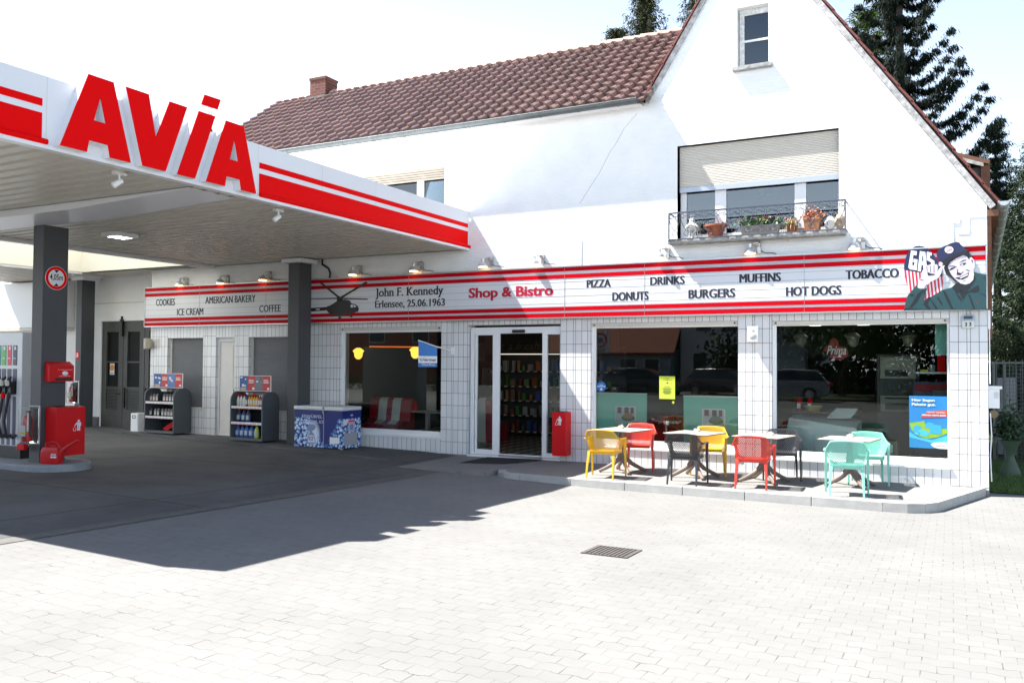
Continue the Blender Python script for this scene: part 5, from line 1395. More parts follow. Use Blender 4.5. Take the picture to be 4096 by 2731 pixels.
# ================================================================== RACKS, FREEZER, BOX
RK = mat("rack grey", (0.075, 0.085, 0.095), rough=0.45, var=0.05)
RKI = mat("rack inside", (0.02, 0.022, 0.025), rough=0.7)
def rack(cx, cy, z, rz, w, label, posters):
    t = thing("display_rack", label, "display rack", (cx, cy, z), rz, group="display racks under the canopy")
    d, h = 0.53, 1.12
    prof = [(-d / 2, 0.03), (d / 2, 0.03), (d / 2, h - 0.22)] + [(d / 2 - 0.22 + 0.22 * math.cos(a), h - 0.22 + 0.22 * math.sin(a)) for a in lin(0, PI / 2, 6)][1:] + [(-d / 2 + 0.20 - 0.20 * math.sin(a), h - 0.20 + 0.20 * math.cos(a)) for a in lin(0, PI / 2, 6)]
    for s in (-1, 1):
        part("side_panel", MB().prism(prof, s * w / 2, s * (w / 2 - 0.035), lambda u, v, dd: (dd, u, v)), RK, t, local=True, bevel=0.008)
    part("back_panel", MB().box(-w / 2 + .03, w / 2 - .03, d / 2 - .03, d / 2 - .01, 0.05, h - .1).box(-w / 2 + .03, w / 2 - .03, -d / 2 + .18, d / 2 - .2, h - .025, h - .003).box(-w / 2 + .03, w / 2 - .03, -d / 2 + .03, d / 2 - .03, .05, .09), RKI, t, local=True)
    part("front_rail", MB().box(-w / 2 + .03, w / 2 - .03, -d / 2, -d / 2 + .02, .03, .09), RK, t, local=True)
    for zz in (0.42, 0.775):
        s = part("shelf", MB().box(-w / 2 + .035, w / 2 - .035, -d / 2 + .02, d / 2 - .04, zz, zz + .015), RKI, t, local=True)
        part("price_rail", MB().box(-w / 2 + .04, w / 2 - .04, -d / 2 + .005, -d / 2 + .02, zz - .035, zz + .018), PWHITE, s, local=True)
        tk = MB(); n = 8
        for k in range(n): tk.box(-w / 2 + .06 + (w - .12) * k / n, -w / 2 + .06 + (w - .12) * (k + .8) / n, -d / 2 + .002, -d / 2 + .005, zz - .03, zz - .005)
        part("price_tags", tk, mat("price tag", (0.6, 0.45, 0.45), rough=.6), s, local=True)
    hb = part("header_board", MB().box(-w / 2 + .03, w / 2 - .0, -.02, 0.0, h + .005, h + .36), PWHITE, t, local=True)
    def bq(a, b, c, e, k): return MB().box(-w / 2 + .04 + a * (w - .05), -w / 2 + .04 + b * (w - .05), -.0205 - .001 * k, -.02, h + .015 + c * .335, h + .015 + e * .335)
    part("print", bq(0, .27, 0, 1, 1), mat("print sky", (.03, .10, .30), rough=.5), hb, local=True); part("print", bq(.27, .5, 0, 1, 1), mat("print brick", (.50, .04, .03), rough=.5), hb, local=True)
    part("print", bq(.5, .75, 0, 1, 1), posters, hb, local=True); part("print", bq(.75, 1, 0, 1, 1), mat("print brick", (.50, .04, .03), rough=.5), hb, local=True)
    part("print", bq(.03, .22, 0.02, .22, 2), mat("print sand", (.45, .36, .2), rough=.5), hb, local=True)
    dec = MB(); rg = random.Random(int(w * 100))
    for a in (.30, .78):
        for r_ in range(3): dec.box(-w / 2 + .04 + a * (w - .05), -w / 2 + .04 + (a + .14 + .04 * rg.random()) * (w - .05), -.0225, -.02, h + .25 - .03 * r_, h + .265 - .03 * r_)
        dec.box(-w / 2 + .04 + (a + .12) * (w - .05), -w / 2 + .04 + (a + .19) * (w - .05), -.0225, -.02, h + .04, h + .09)
    for k in range(7): 
        a = rg.random() * .2 + (.02 if k < 4 else .52); z_ = rg.random() * .2 + .1
        dec.box(-w / 2 + .04 + a * (w - .05), -w / 2 + .04 + (a + .04 + .04 * rg.random()) * (w - .05), -.0225, -.02, h + z_, h + z_ + .02 + .04 * rg.random())
    part("print", dec, C_WH, hb, local=True)
    return t
rack(-17.16, -0.33, 0.10, 0.0, 1.04, "grey display rack holding dark oil cans, in front of the left shutter", mat("print pale blue", (.10, .18, .40), rough=.5))
rack(-14.04, -0.60, 0.085, 0.0, 0.98, "grey display rack of coloured bottles and blue canisters by the second shutter", mat("print grey photo", (.16, .17, .20), rough=.5))
CANM = mat("oil can", (0.05, 0.06, 0.06), rough=0.35)
def bottle_proto(name, label, cat, kind, cm, capm, grp):
    t = thing(name, label, cat, (0, 0, 0), 0, grp)
    if kind == "can":
        m = MB(); m.loft([[(-.042, -.028, 0), (.042, -.028, 0), (.042, .028, 0), (-.042, .028, 0)], [(-.042, -.028, .15), (.042, -.028, .15), (.042, .028, .15), (-.042, .028, .15)], [(-.02, -.02, .185), (.036, -.02, .185), (.036, .02, .185), (-.02, .02, .185)]])
        part("body", m, cm, t, local=True, bevel=.005)
        part("cap", MB().lathe([(0, 0), (.014, 0), (.014, .02), (0, .02)], (.018, 0, .185), 10), capm, t, local=True)
        part("paper_label", MB().box(-.034, .034, -.0295, -.028, .03, .12).box(-.02, .02, -.0305, -.0295, .085, .105, 1), [mat("can label", (.5, .52, .5), rough=.5), REDP], t, local=True)
    elif kind == "bottle":
        part("body", MB().lathe([(0, 0), (.034, 0), (.036, .02), (.036, .16), (.02, .20), (.013, .21), (.013, .22), (0, .22)], (0, 0, 0), 14, sy=.75), cm, t, local=True, smooth=True)
        part("cap", MB().lathe([(0, 0), (.015, 0), (.013, .035), (0, .04)], (0, 0, .22), 10), capm, t, local=True, smooth=True)
        part("paper_label", MB().box(-.026, .026, -.0285, -.022, .04, .14), mat("bottle label", (.55, .55, .5), rough=.5), t, local=True)
    else:
        m = MB().lathe([(0, 0), (.062, 0), (.066, .02), (.064, .15), (.045, .215), (.02, .25), (.018, .26), (0, .26)], (0, 0, 0), 16, sy=.7)
        part("body", m, cm, t, local=True, smooth=True)
        part("cap", MB().lathe([(0, 0), (.024, 0), (.022, .035), (0, .036)], (0, 0, .258), 10), capm, t, local=True)
        part("paper_label", MB().box(-.04, .04, -.049, -.044, .05, .15), mat("canister label", (.35, .45, .55), rough=.5), t, local=True)
    return t
def place(proto, used, loc, rz, label):
    if not used[0]:
        used[0] = True
        proto.location = loc; proto.rotation_euler = (0, 0, rz); proto.matrix_basis = Matrix.Translation(loc) @ Matrix.Rotation(rz, 4, 'Z'); proto["label"] = label
        return proto
    return dup(proto, loc, rz, label)
p_ = bottle_proto("oil_can", "x", "oil can", "can", CANM, BLACK, "oil cans on the left rack"); u_ = [False]
for row, z, xs in (("upper", 0.10 + .79, [-.34, -.255, -.17, -.01 + .05, .125, .21, .295, .345]), ("lower", 0.10 + .435, [-.34, -.21, -.125, .0, .09, .175, .255, .34])):
    for x in xs: place(p_, u_, (-17.16 + 1.22 * x, -0.46, z), 0, "dark oil can on the %s shelf of the left rack" % row)
def rp(u, v, c=(-14.04, -0.60), a=0.0): return (c[0] + u * math.cos(a) - v * math.sin(a), c[1] + u * math.sin(a) + v * math.cos(a))
def rowof(name, cat, kind, cm, capm, grp, xs, v, z, lab):
    p_ = bottle_proto(name, "x", cat, kind, cm, capm, grp); u_ = [False]
    for x in xs:
        q = rp(x, v); place(p_, u_, (q[0], q[1], z), 0.0, lab)
Z2 = 0.085
rowof("care_bottle", "bottle", "bottle", mat("bottle white", (.65, .63, .6), rough=.35), REDP, "white bottles on the second rack", [-.37, -.28, -.19], -.13, Z2 + .79, "white bottle with a red cap on the top shelf of the second rack")
rowof("care_bottle", "bottle", "bottle", mat("bottle blue", (.02, .05, .22), rough=.3), BLACK, "dark blue bottles on the second rack", [-.11], -.13, Z2 + .79, "dark blue bottle between the white and the yellow bottles on the second rack")
rowof("care_bottle", "bottle", "bottle", mat("bottle yellow", (.60, .33, .02), rough=.35), REDP, "yellow bottles on the second rack", [-.03, .045, .12, .195], -.13, Z2 + .79, "yellow bottle with a red cap on the top shelf of the second rack")
rowof("care_bottle", "bottle", "bottle", mat("bottle red", (.50, .02, .03), rough=.35), PWHITE, "red bottles on the second rack", [.27, .335, .395], -.13, Z2 + .79, "red bottle with a white cap at the right end of the top shelf")
rowof("canister", "canister", "canister", mat("canister dark", (.012, .025, .10), rough=.3), REDP, "dark blue canisters on the second rack", [-.35, -.20, -.07], -.11, Z2 + .435, "dark blue canister on the middle shelf of the second rack")
rowof("canister", "canister", "canister", mat("canister blue", (.035, .10, .34), rough=.25), REDP, "blue canisters on the second rack", [-.37, -.235, -.10, .04], -.12, Z2 + .09, "blue canister with a red cap on the bottom of the second rack")
rowof("canister", "canister", "canister", mat("canister lime", (.42, .52, .05), rough=.25), REDP, "lime canister on the second rack", [.20], -.13, Z2 + .09, "lime green canister with a red cap on the bottom of the second rack")
t = thing("warning_triangle", "red warning triangle cases leaning at the bottom of the left rack", "warning triangle", (-17.1, -.4, .19))
part("case", MB().box(-.2, .2, -.03, .03, 0, .12).rotz(0, (0, 0)), REDB, t, local=True, bevel=.01); t.rotation_euler = (0, -0.55, 0.2)
t.location = (-16.93, -.40, .24)
t = thing("drawer_box", "small white plastic drawer box beside the left rack", "drawer box", (-18.5, -.15, .08))
part("body", MB().box(-18.50, -18.22, -.32, 0.0, .08, .56), PWHITE, t, bevel=.01)
for k in range(3): part("drawer", MB().box(-18.48, -18.24, -.332, -.32, .10 + .15 * k, .235 + .15 * k), PWHITE, t, bevel=.004)
part("print", MB().box(-18.43, -18.31, -.335, -.332, .43, .51).box(-18.41, -18.33, -.336, -.335, .445, .495, 1), [INK, C_WH], t)

# ---- freezer
def ice_mat():
    m = bpy.data.materials.new("ice cube print"); m.use_nodes = True; nt = m.node_tree; b = nt.nodes["Principled BSDF"]; b.inputs["Roughness"].default_value = 0.35
    tc = nt.nodes.new("ShaderNodeTexCoord"); sp = nt.nodes.new("ShaderNodeSeparateXYZ"); nt.links.new(tc.outputs["Object"], sp.inputs[0])
    u = nmath(nt, 'ADD', sp.outputs[0], sp.outputs[1]); cb = nt.nodes.new("ShaderNodeCombineXYZ"); nt.links.new(u, cb.inputs[0]); nt.links.new(sp.outputs[2], cb.inputs[1])
    mp = nt.nodes.new("ShaderNodeMapping"); mp.inputs["Rotation"].default_value = (0, 0, .5); nt.links.new(cb.outputs[0], mp.inputs[0])
    vo = nt.nodes.new("ShaderNodeTexVoronoi"); vo.distance = 'CHEBYCHEV'; vo.voronoi_dimensions = '2D'; vo.inputs["Scale"].default_value = 15; nt.links.new(mp.outputs[0], vo.inputs["Vector"])
    no = nt.nodes.new("ShaderNodeTexNoise"); no.inputs["Scale"].default_value = 5; no.inputs["Detail"].default_value = 4; nt.links.new(cb.outputs[0], no.inputs[0])
    # cubes: bright cores, dark gaps, thinning towards the top and middle of the front
    core = nt.nodes.new("ShaderNodeMapRange"); core.inputs[1].default_value = .52; core.inputs[2].default_value = .28; nt.links.new(vo.outputs["Distance"], core.inputs[0])
    edge = nmath(nt, 'ADD', nmath(nt, 'ABSOLUTE', nmath(nt, 'SUBTRACT', u, -0.12)), nmath(nt, 'MULTIPLY', sp.outputs[2], -0.55))
    dens = nmath(nt, 'ADD', edge, nmath(nt, 'MULTIPLY', no.outputs[0], .30))
    dm_ = nt.nodes.new("ShaderNodeMapRange"); dm_.inputs[1].default_value = .10; dm_.inputs[2].default_value = .26; nt.links.new(dens, dm_.inputs[0])
    hide = nmath(nt, 'LESS_THAN', sp.outputs[2], 0.66)
    cube = nmath(nt, 'MULTIPLY', nmath(nt, 'MULTIPLY', core.outputs[0], dm_.outputs[0]), hide)
    rp_ = nt.nodes.new("ShaderNodeValToRGB"); e = rp_.color_ramp.elements
    e[0].position = 0; e[0].color = (.010, .022, .17, 1); e[1].position = 1; e[1].color = (.66, .78, .92, 1)
    k = e.new(.45); k.color = (.14, .30, .62, 1)
    vv = nmath(nt, 'MULTIPLY', cube, nmath(nt, 'ADD', .35, vo.outputs["Color"]))
    nt.links.new(vv, rp_.inputs[0])
    # white burst round the printed bag
    d2_ = nmath(nt, 'ADD', nmath(nt, 'POWER', nmath(nt, 'MULTIPLY', nmath(nt, 'SUBTRACT', u, -.44), 1.5), 2), nmath(nt, 'POWER', nmath(nt, 'SUBTRACT', sp.outputs[2], .33), 2))
    gl = nt.nodes.new("ShaderNodeMapRange"); gl.inputs[1].default_value = .085; gl.inputs[2].default_value = .015; nt.links.new(d2_, gl.inputs[0])
    mx = nt.nodes.new("ShaderNodeMix"); mx.data_type = 'RGBA'; mx.inputs[7].default_value = (.62, .72, .84, 1); nt.links.new(gl.outputs[0], mx.inputs[0]); nt.links.new(rp_.outputs[0], mx.inputs[6])
    nt.links.new(mx.outputs[2], b.inputs["Base Color"])
    return m
fx0, fx1, fy0, fy1, fz = -12.58, -11.29, -.92, -.28, .035
t = thing("ice_freezer", "blue chest freezer printed with ice cubes and the words Eiswürfel Cocktail Ice", "freezer", ((fx0 + fx1) / 2, (fy0 + fy1) / 2, fz))
part("body", MB().box(fx0, fx1, fy0, fy1, fz + .04, fz + .82), ice_mat(), t, bevel=.012)
part("freezer_lid", MB().box(fx0 - .012, fx1 + .012, fy0 - .02, fy1, fz + .825, fz + .905), mat("freezer white", (.66, .68, .70), rough=.35), t, bevel=.02)
part("handle", MB().box(-12.28, -12.02, fy0 - .035, fy0 - .015, fz + .85, fz + .87), CREAM, t, bevel=.004)
part("strap", MB().box(-11.80, -11.76, fy0 - .026, fy1, fz + .904, fz + .915).box(-11.80, -11.76, fy0 - .028, fy0 - .018, fz + .76, fz + .912).box(-11.79, -11.77, fy0 - .006, fy0 - .001, fz + .1, fz + .76), GREYM, t)
m = MB()
for x in (fx0 + .07, fx1 - .07):
    for y in (fy0 + .07, fy1 - .07): m.lathe([(0, -.012), (.03, -.012), (.03, .012), (0, .012)], (x, y, fz + .02), 12, axis='y')
part("casters", m, CREAM, t)
LIL = mat("freezer lettering", (.62, .66, .80), rough=.4)
part("lettering", text_mb("EISWÜRFEL", -12.37, -11.82, fz + .655, fz + .735, FX(fy0 - .001), .0015, .0), LIL, t, recalc=False)
part("lettering", text_mb("COCKTAIL ICE", -12.41, -11.77, fz + .55, fz + .61, FX(fy0 - .001), .0015, .0), LIL, t, recalc=False)
bag = [(-12.24, .40), (-12.19, .51), (-12.05, .52), (-11.99, .48), (-12.02, .41), (-12.10, .38), (-12.03, .30), (-11.98, .12), (-12.24, .12), (-12.18, .30), (-12.15, .37)]
part("printed_bag", MB().prism([(x, fz + z) for x, z in bag], fy0 - .003, fy0 - .001, lambda u, v, d: (u, d, v)), mat("bag print", (.20, .24, .42), rough=.4), t)
part("printed_bag_front", MB().prism([(x, fz + z) for x, z in [(-12.16, .29), (-12.05, .29), (-12.0, .14), (-12.21, .14)]], fy0 - .004, fy0 - .001, lambda u, v, d: (u, d, v)), LIL, t)
part("lettering", text_mb("ICE", -12.17, -12.05, fz + .18, fz + .26, FX(fy0 - .0045), .001, .02, shear=.2), C_NAVY, t, recalc=False)
part("drain_cover", MB().box(-11.60, -11.36, fy0 - .02, fy0, fz + .14, fz + .27), PWHITE, t, bevel=.004)
part("vent_grille", MB().box(fx1, fx1 + .012, -.86, -.42, fz + .10, fz + .36), mat("vent grey", (.34, .35, .40), rough=.6), t, bevel=.008)
part("side_label", MB().box(fx1, fx1 + .003, -.72, -.50, fz + .38, fz + .64).box(fx1 + .003, fx1 + .005, -.71, -.51, fz + .59, fz + .62, 1).box(fx1 + .003, fx1 + .005, -.66, -.56, fz + .42, fz + .53, 2), [mat("leaflet", (.45, .46, .62), rough=.5), REDP, mat("bag print", (.2, .24, .42))], t)
part("side_sticker", MB().box(fx1, fx1 + .003, -.89, -.78, fz + .52, fz + .64), C_WH, t)
part("lettering", text_mb("efe", -.65, -.56, fz + .71, fz + .75, FXX(fx1 + .001), .002, .03), C_WH, t, recalc=False)

# ================================================================== TABLES AND CHAIRS
TOP = mat("table top", (0.50, 0.43, 0.37), rough=0.4, var=0.03); TEDGE = mat("table edge", (0.05, 0.035, 0.03), rough=.6); TAUPE = mat("taupe table leg", (0.17, 0.125, 0.10), rough=0.5)
def make_table():
    t = thing("bistro_table", "x", "table", (0, 0, 0), 0, "square bistro tables on the terrace")
    part("tabletop", MB().box(-.385, .385, -.385, .385, .733, .742), TOP, t, local=True, bevel=.003)
    part("top_edge", MB().box(-.383, .383, -.383, .383, .724, .7328), TEDGE, t, local=True)
    part("column", MB().tube([(0, 0, .20), (0, 0, .30), (0, 0, .50), (0, 0, .68), (0, 0, .724)], [.07, .06, .045, .05, .09], 12), TAUPE, t, local=True, smooth=True)
    for k in range(4):
        a = PI / 4 + k * PI / 2; d = Vector((math.cos(a), math.sin(a), 0))
        P = [d * .02 + Vector((0, 0, .36)), d * .06 + Vector((0, 0, .24)), d * .16 + Vector((0, 0, .15)), d * .30 + Vector((0, 0, .075)), d * .42 + Vector((0, 0, .022))]
        part("leg", MB().tube(P, [.05, .045, .036, .032, .028], 8), TAUPE, t, local=True, smooth=True)
    return t
tb = make_table()
TBL = [((-5.10, -0.98), -0.20, "bistro table between the yellow front chair and the red rear chair"), ((-3.82, -1.02), -0.20, "bistro table between the black front chair and the yellow rear chair"), ((-2.69, -1.02), -0.20, "bistro table between the red front chair and the black rear chair"), ((-1.42, -0.86), -0.14, "bistro table between the two mint green chairs")]
asl = ["steel ashtray on the leftmost bistro table, by the red rear chair", "steel ashtray on the table with the black front chair", "steel ashtray on the table with the red front chair", "steel ashtray on the table between the mint chairs"]
def make_ash():
    t = thing("ashtray", "x", "ashtray", (0, 0, 0), 0, "round steel ashtrays on the bistro tables")
    part("bowl", MB().lathe([(0, 0), (.05, 0), (.054, .006), (.054, .058), (.05, .06), (.044, .055), (.042, .02), (0, .015)], (0, 0, 0), 20), STEEL, t, local=True, smooth=True)
    m = MB()
    for k in range(3):
        a = k * 2.1; m.box(.038, .056, -.006, .006, .045, .061, rot=Matrix.Rotation(a, 3, 'Z'))
    part("notches", m, BLACK, t, local=True)
    return t
ash = make_ash()
AS = [(-5.22, -0.76), (-3.85, -0.78), (-2.62, -0.86), (-1.44, -0.60)]
for k, ((p, a, l), al) in enumerate(zip(TBL, asl)):
    if k == 0:
        o = tb; o.location = (*p, -.004); o.rotation_euler = (0, 0, a); o["label"] = l
        q = ash; q.location = (*AS[k], .739); q["label"] = al
    else:
        dup(tb, (*p, -.004), a, l); dup(ash, (*AS[k], .739), k * .7, al)

CH = {"yellow": (0.66, 0.38, 0.02), "red": (0.60, 0.045, 0.028), "black": (0.028, 0.03, 0.034), "mint": (0.22, 0.56, 0.46)}
CHM = {k: (perf_mat("chair %s shell" % k, c), mat("chair %s plastic" % k, c, rough=.38)) for k, c in CH.items()}
def make_chair(key):
    shell, solid = CHM[key]
    t = thing("plastic_chair", "x", "chair", (0, 0, 0), 0, "plastic armchairs on the terrace")
    # plan path of the tub: bottom (seat level) and top edge, from left front to right front
    bot = [(-.225, .19), (-.225, .05), (-.222, -.08), (-.205, -.15), (-.165, -.185), (-.08, -.20), (0, -.205)]
    top = [(-.290, .20, .645), (-.292, .05, .65), (-.285, -.10, .655), (-.272, -.19, .675), (-.215, -.262, .785), (-.10, -.275, .797), (0, -.278, .80)]
    def mir(a): return a + [((-p[0],) + tuple(p[1:])) for p in reversed(a[:-1])]
    B, T_ = mir(bot), mir(top); nv = 7
    m = MB(); n = len(B)
    for off in (0,):
        for j in range(nv + 1):
            q = j / nv
            for k in range(n):
                zb_ = .43
                x = B[k][0] + (T_[k][0] - B[k][0]) * (q ** .8); y = B[k][1] + (T_[k][1] - B[k][1]) * q; z = zb_ + (T_[k][2] - zb_) * q
                if q < .3: x *= 1 - .06 * (1 - q / .3); y *= 1 - .06 * (1 - q / .3)
                m.v.append((x, y, z))
    for j in range(nv):
        for k in range(n - 1):
            a = j * n + k; m.f.append((a, a + 1, a + 1 + n, a + n)); m.m.append(0)
    me = m.mesh("backrest", shell, smooth=True, recalc=False)
    bm = bmesh.new(); bm.from_mesh(me)
    bmesh.ops.subdivide_edges(bm, edges=[e for e in bm.edges], cuts=1, use_grid_fill=True, smooth=0.25)
    bmesh.ops.solidify(bm, geom=bm.faces[:], thickness=.007)
    bm.to_mesh(me); bm.free()
    me.polygons.foreach_set("use_smooth", [True] * len(me.polygons))
    part("backrest", me, None, t, local=True)
    # rolled rim
    rim = [Vector((p[0] * 1.015, p[1] * 1.01, p[2])) for p in T_]
    part("rim", MB().tube(rim, .011, 6), solid, t, local=True, smooth=True)
    for s in (-1, 1):
        ar = MB().loft([[(s * x0, y, z0) for x0, z0 in ((.272, .648), (.318, .652), (.318, .642), (.272, .636))] for y, z0 in ((.215, 0), (.05, 0), (-.11, 0), (-.17, 0))])
        part("armrest", ar, solid, t, local=True, bevel=.004)
    se = MB(); nx, ny = 8, 8
    def sz(u, v): return .445 + .012 * (2 * u - 1) ** 2 - .03 * max(0, v - .75) ** 1.2 * 2 - .010 * math.sin(v * PI)
    for side in (0, 1):
        for j in range(ny + 1):
            for i in range(nx + 1):
                u, v = i / nx, j / ny
                se.v.append((-.225 + .45 * u, -.20 + .43 * v, sz(u, v) - .012 * side))
    N = (nx + 1) * (ny + 1)
    for j in range(ny):
        for i in range(nx):
            a = j * (nx + 1) + i; q = (a, a + 1, a + nx + 2, a + nx + 1)
            se.f.append(q); se.m.append(0); se.f.append(tuple(N + k for k in reversed(q))); se.m.append(0)
    for i in range(nx):
        for j in (0, ny):
            a = j * (nx + 1) + i; se.f.append((a, a + 1, N + a + 1, N + a)); se.m.append(0)
    for j in range(ny):
        for i in (0, nx):
            a = j * (nx + 1) + i; se.f.append((a, a + nx + 1, N + a + nx + 1, N + a)); se.m.append(0)
    part("seat", se, solid, t, local=True, smooth=True)
    part("seat_frame", MB().box(-.22, .22, .19, .22, .40, .44).box(-.22, .22, -.19, -.16, .395, .44).box(-.235, -.205, -.19, .22, .40, .45).box(.205, .235, -.19, .22, .40, .45), solid, t, local=True, bevel=.008)
    for s in (-1, 1):
        def rg_(x, y, z, w, d): return [(x - w, y - d, z), (x + w, y - d, z), (x + w, y + d, z), (x - w, y + d, z)]
        part("leg", MB().loft([rg_(s * .292, .235, 0, .013, .013), rg_(s * .290, .225, .22, .016, .016), rg_(s * .285, .21, .42, .022, .02), rg_(s * .292, .20, .645, .018, .022)]), solid, t, local=True, bevel=.005)
        part("leg", MB().loft([rg_(s * .228, -.285, 0, .013, .013), rg_(s * .222, -.24, .22, .017, .017), rg_(s * .21, -.19, .40, .024, .024), rg_(s * .21, -.175, .44, .022, .022)]), solid, t, local=True, bevel=.005)
    return t
CHP = [("yellow", (-5.13, -1.77), 0.06, "yellow armchair turned with its back to the street, at the leftmost table"), ("red", (-4.98, -0.50), PI + 0.15, "red armchair facing the street, behind the leftmost table"),
       ("black", (-3.74, -1.83), 0.04, "black armchair with its back to the street, nearest to the yellow chairs"), ("yellow", (-3.70, -0.52), PI + 0.15, "yellow armchair facing the street, behind the second table"),
       ("red", (-2.72, -1.71), 0.06, "red armchair with its back to the street, at the third table"), ("black", (-2.50, -0.48), PI + 0.15, "black armchair facing the street, behind the third table"),
       ("mint", (-1.365, -1.83), 0.10, "mint green armchair with its back to the street"), ("mint", (-1.20, -0.36), PI + 0.12, "mint green armchair facing the street, close to the window")]
first = {}
for key, p, a, l in CHP:
    if not first:
        c0 = make_chair("yellow"); first["yellow"] = c0
        c0.location = (*p, -.004); c0.rotation_euler = (0, 0, a); c0["label"] = l
    else:
        s0, s1 = CHM["yellow"]
        dup(c0, (*p, -.004), a, l, None if key == "yellow" else {s0.name: CHM[key][0], s1.name: CHM[key][1]})
# drain grate
t = thing("drain_grate", "rectangular iron drain grate set into the pale paving", "drain grate", (-3.08, -6.87, -.03))
x0, x1, y0, y1 = -3.33, -2.84, -7.10, -6.63
def gzz(x, y): return gz(x, y) + .006
m = MB().quad(*[(x, y, gz(x, y) + .003) for x, y in ((x0, y0), (x1, y0), (x1, y1), (x0, y1))])
part("pit", m, BLACK, t, recalc=False)
m = MB(); nb = 9
m.loft([[(x, y, gz(x, y) + h) for x, y in ((x0, y0), (x0 + .045, y0), (x0 + .045, y1), (x0, y1))] for h in (.002, .009)]); m.loft([[(x, y, gz(x, y) + h) for x, y in ((x1 - .045, y0), (x1, y0), (x1, y1), (x1 - .045, y1))] for h in (.002, .009)])
for k in range(nb):
    a = x0 + .065 + (x1 - x0 - .11) * k / nb; b = a + .024
    m.loft([[(x, y, gz(x, y) + h) for x, y in ((a, y0), (b, y0), (b, y1), (a, y1))] for h in (.002, .009)])
for yy in (y0, y1 - .014): m.loft([[(x, y, gz(x, y) + h) for x, y in ((x0, yy), (x1, yy), (x1, yy + .014), (x0, yy + .014))] for h in (.002, .0085)])
part("grate", m, mat("rusty iron", (.085, .075, .07), rough=.8, var=.3, vscale=20), t)
# ================================================================== INSIDE THE SHOP
REDL = mat("red leather", (0.30, 0.012, 0.02), rough=0.4); WHL = mat("white leather", (0.55, 0.55, 0.53), rough=0.4)
MINT = mat("mint panel", (0.20, 0.52, 0.42), rough=0.5)
GLOW = mat("yellow lamp glass", (0.9, 0.6, 0.1), emit=(1.0, 0.50, 0.06), estr=0.62)
SHD = mat("unlit lamp glass", (0.22, 0.20, 0.16), rough=0.4)
def pendant(x, y, z, m_, label):
    t = thing("pendant_lamp", label, "pendant lamp", (x, y, z), 0, "schoolhouse pendant lamps")
    part("lamp_shade", MB().lathe([(0, -.15), (.04, -.147), (.085, -.10), (.10, -.03), (.10, .0), (.13, .035), (.135, .045), (.12, .06), (.10, .075), (.075, .10), (.04, .115), (0, .115)], (x, y, z), 24), m_, t, smooth=True)
    part("lamp_holder", MB().lathe([(0, .10), (.03, .112), (.03, .16), (.012, .18), (.006, .2), (.006, 2.9 - z), (0, 2.9 - z)], (x, y, z), 10), BLACK, t, smooth=True)
pendant(-12.33, 0.95, 2.10, GLOW, "lit yellow pendant lamp at the left of the bistro window")
pendant(-10.74, 0.95, 2.12, GLOW, "lit yellow pendant lamp half hidden behind the parcel flag")
for x, l in ((-2.52, "unlit pendant lamp left of the red shop sign inside the right window"), (-1.60, "unlit pendant lamp right of the red shop sign inside the right window"), (-0.68, "unlit pendant lamp above the oven inside the right window")): pendant(x, 1.6, 2.36, SHD, l)
solo("neon_tube", MB().tube([(-13.1, 2.4, 2.28), (-10.0, 2.4, 2.24)], .016, 8), mat("orange neon", (1, .4, .1), emit=(1, .22, .03), estr=0.2), "orange neon tube running across the bistro room", "neon tube", smooth=True)
def booth(x, y, w, rz, label):
    t = thing("booth_bench", label, "bench", (x, y, 0.035), rz, "diner booth benches")
    P = [(-.28, 0), (.10, 0), (.12, .42), (.02, .46), (-.10, .52), (-.17, .98), (-.24, 1.03), (-.31, .98)]
    part("seat", MB().box(-w / 2, w / 2, -.10, .45, .0, .44), REDL, t, local=True, bevel=.03)
    m = MB(); n = 5; cols = [0, 1, 0, 1, 0]; ws = [.25, .2, .13, .2, .22]; u = -w / 2
    for c, q in zip(cols, ws):
        m.prism([(a, b) for a, b in P], u, u + q * w, lambda a, b, d: (d, a, b), c); u += q * w
    part("backrest", m, [REDL, WHL], t, local=True, recalc=False)
booth(-11.55, 1.0, 1.15, PI, "red and white striped diner bench behind the bistro window"); booth(-9.95, 2.6, 1.0, 0.0, "red and white striped diner bench deeper in the bistro room")
t = thing("diner_table", "small diner table with red sauce bottles behind the bistro window", "table", (-10.55, 1.5, .035))
part("tabletop", MB().box(-11.0, -10.05, 1.15, 1.8, .74, .78), mat("grey laminate", (.25, .25, .25), rough=.3), t, bevel=.01)
part("leg", MB().box(-10.75, -10.68, 1.4, 1.5, .035, .74), ALU, t); part("leg", MB().box(-10.3, -10.23, 1.4, 1.5, .035, .74), ALU, t)
for x, m_, l in ((-10.95, REDP, "red sauce bottle at the left of the diner table"), (-10.2, mat("mustard", (.5, .2, .02)), "orange sauce bottle at the right of the diner table")):
    solo("sauce_bottle", MB().lathe([(0, 0), (.035, 0), (.035, .14), (.02, .17), (.006, .22), (0, .22)], (x, 1.3, .78), 12), m_, l, "bottle", smooth=True)
for x, y, z, l in ((-12.6, 6.48, 1.7, "small framed picture on the back wall, far left"), (-11.9, 6.48, 1.5, "framed picture on the back wall right of the far left one"), (-12.2, 6.48, 2.2, "wide framed picture high on the back wall of the bistro")):
    t = thing("framed_picture", l, "picture", (x, y, z)); part("frame", MB().box(x - .25, x + .25, y - .03, y, z - .3, z + .3), BLACK, t); part("picture_sheet", MB().box(x - .2, x + .2, y - .035, y - .03, z - .25, z + .25), mat("picture grey", (.3, .3, .3)), t)
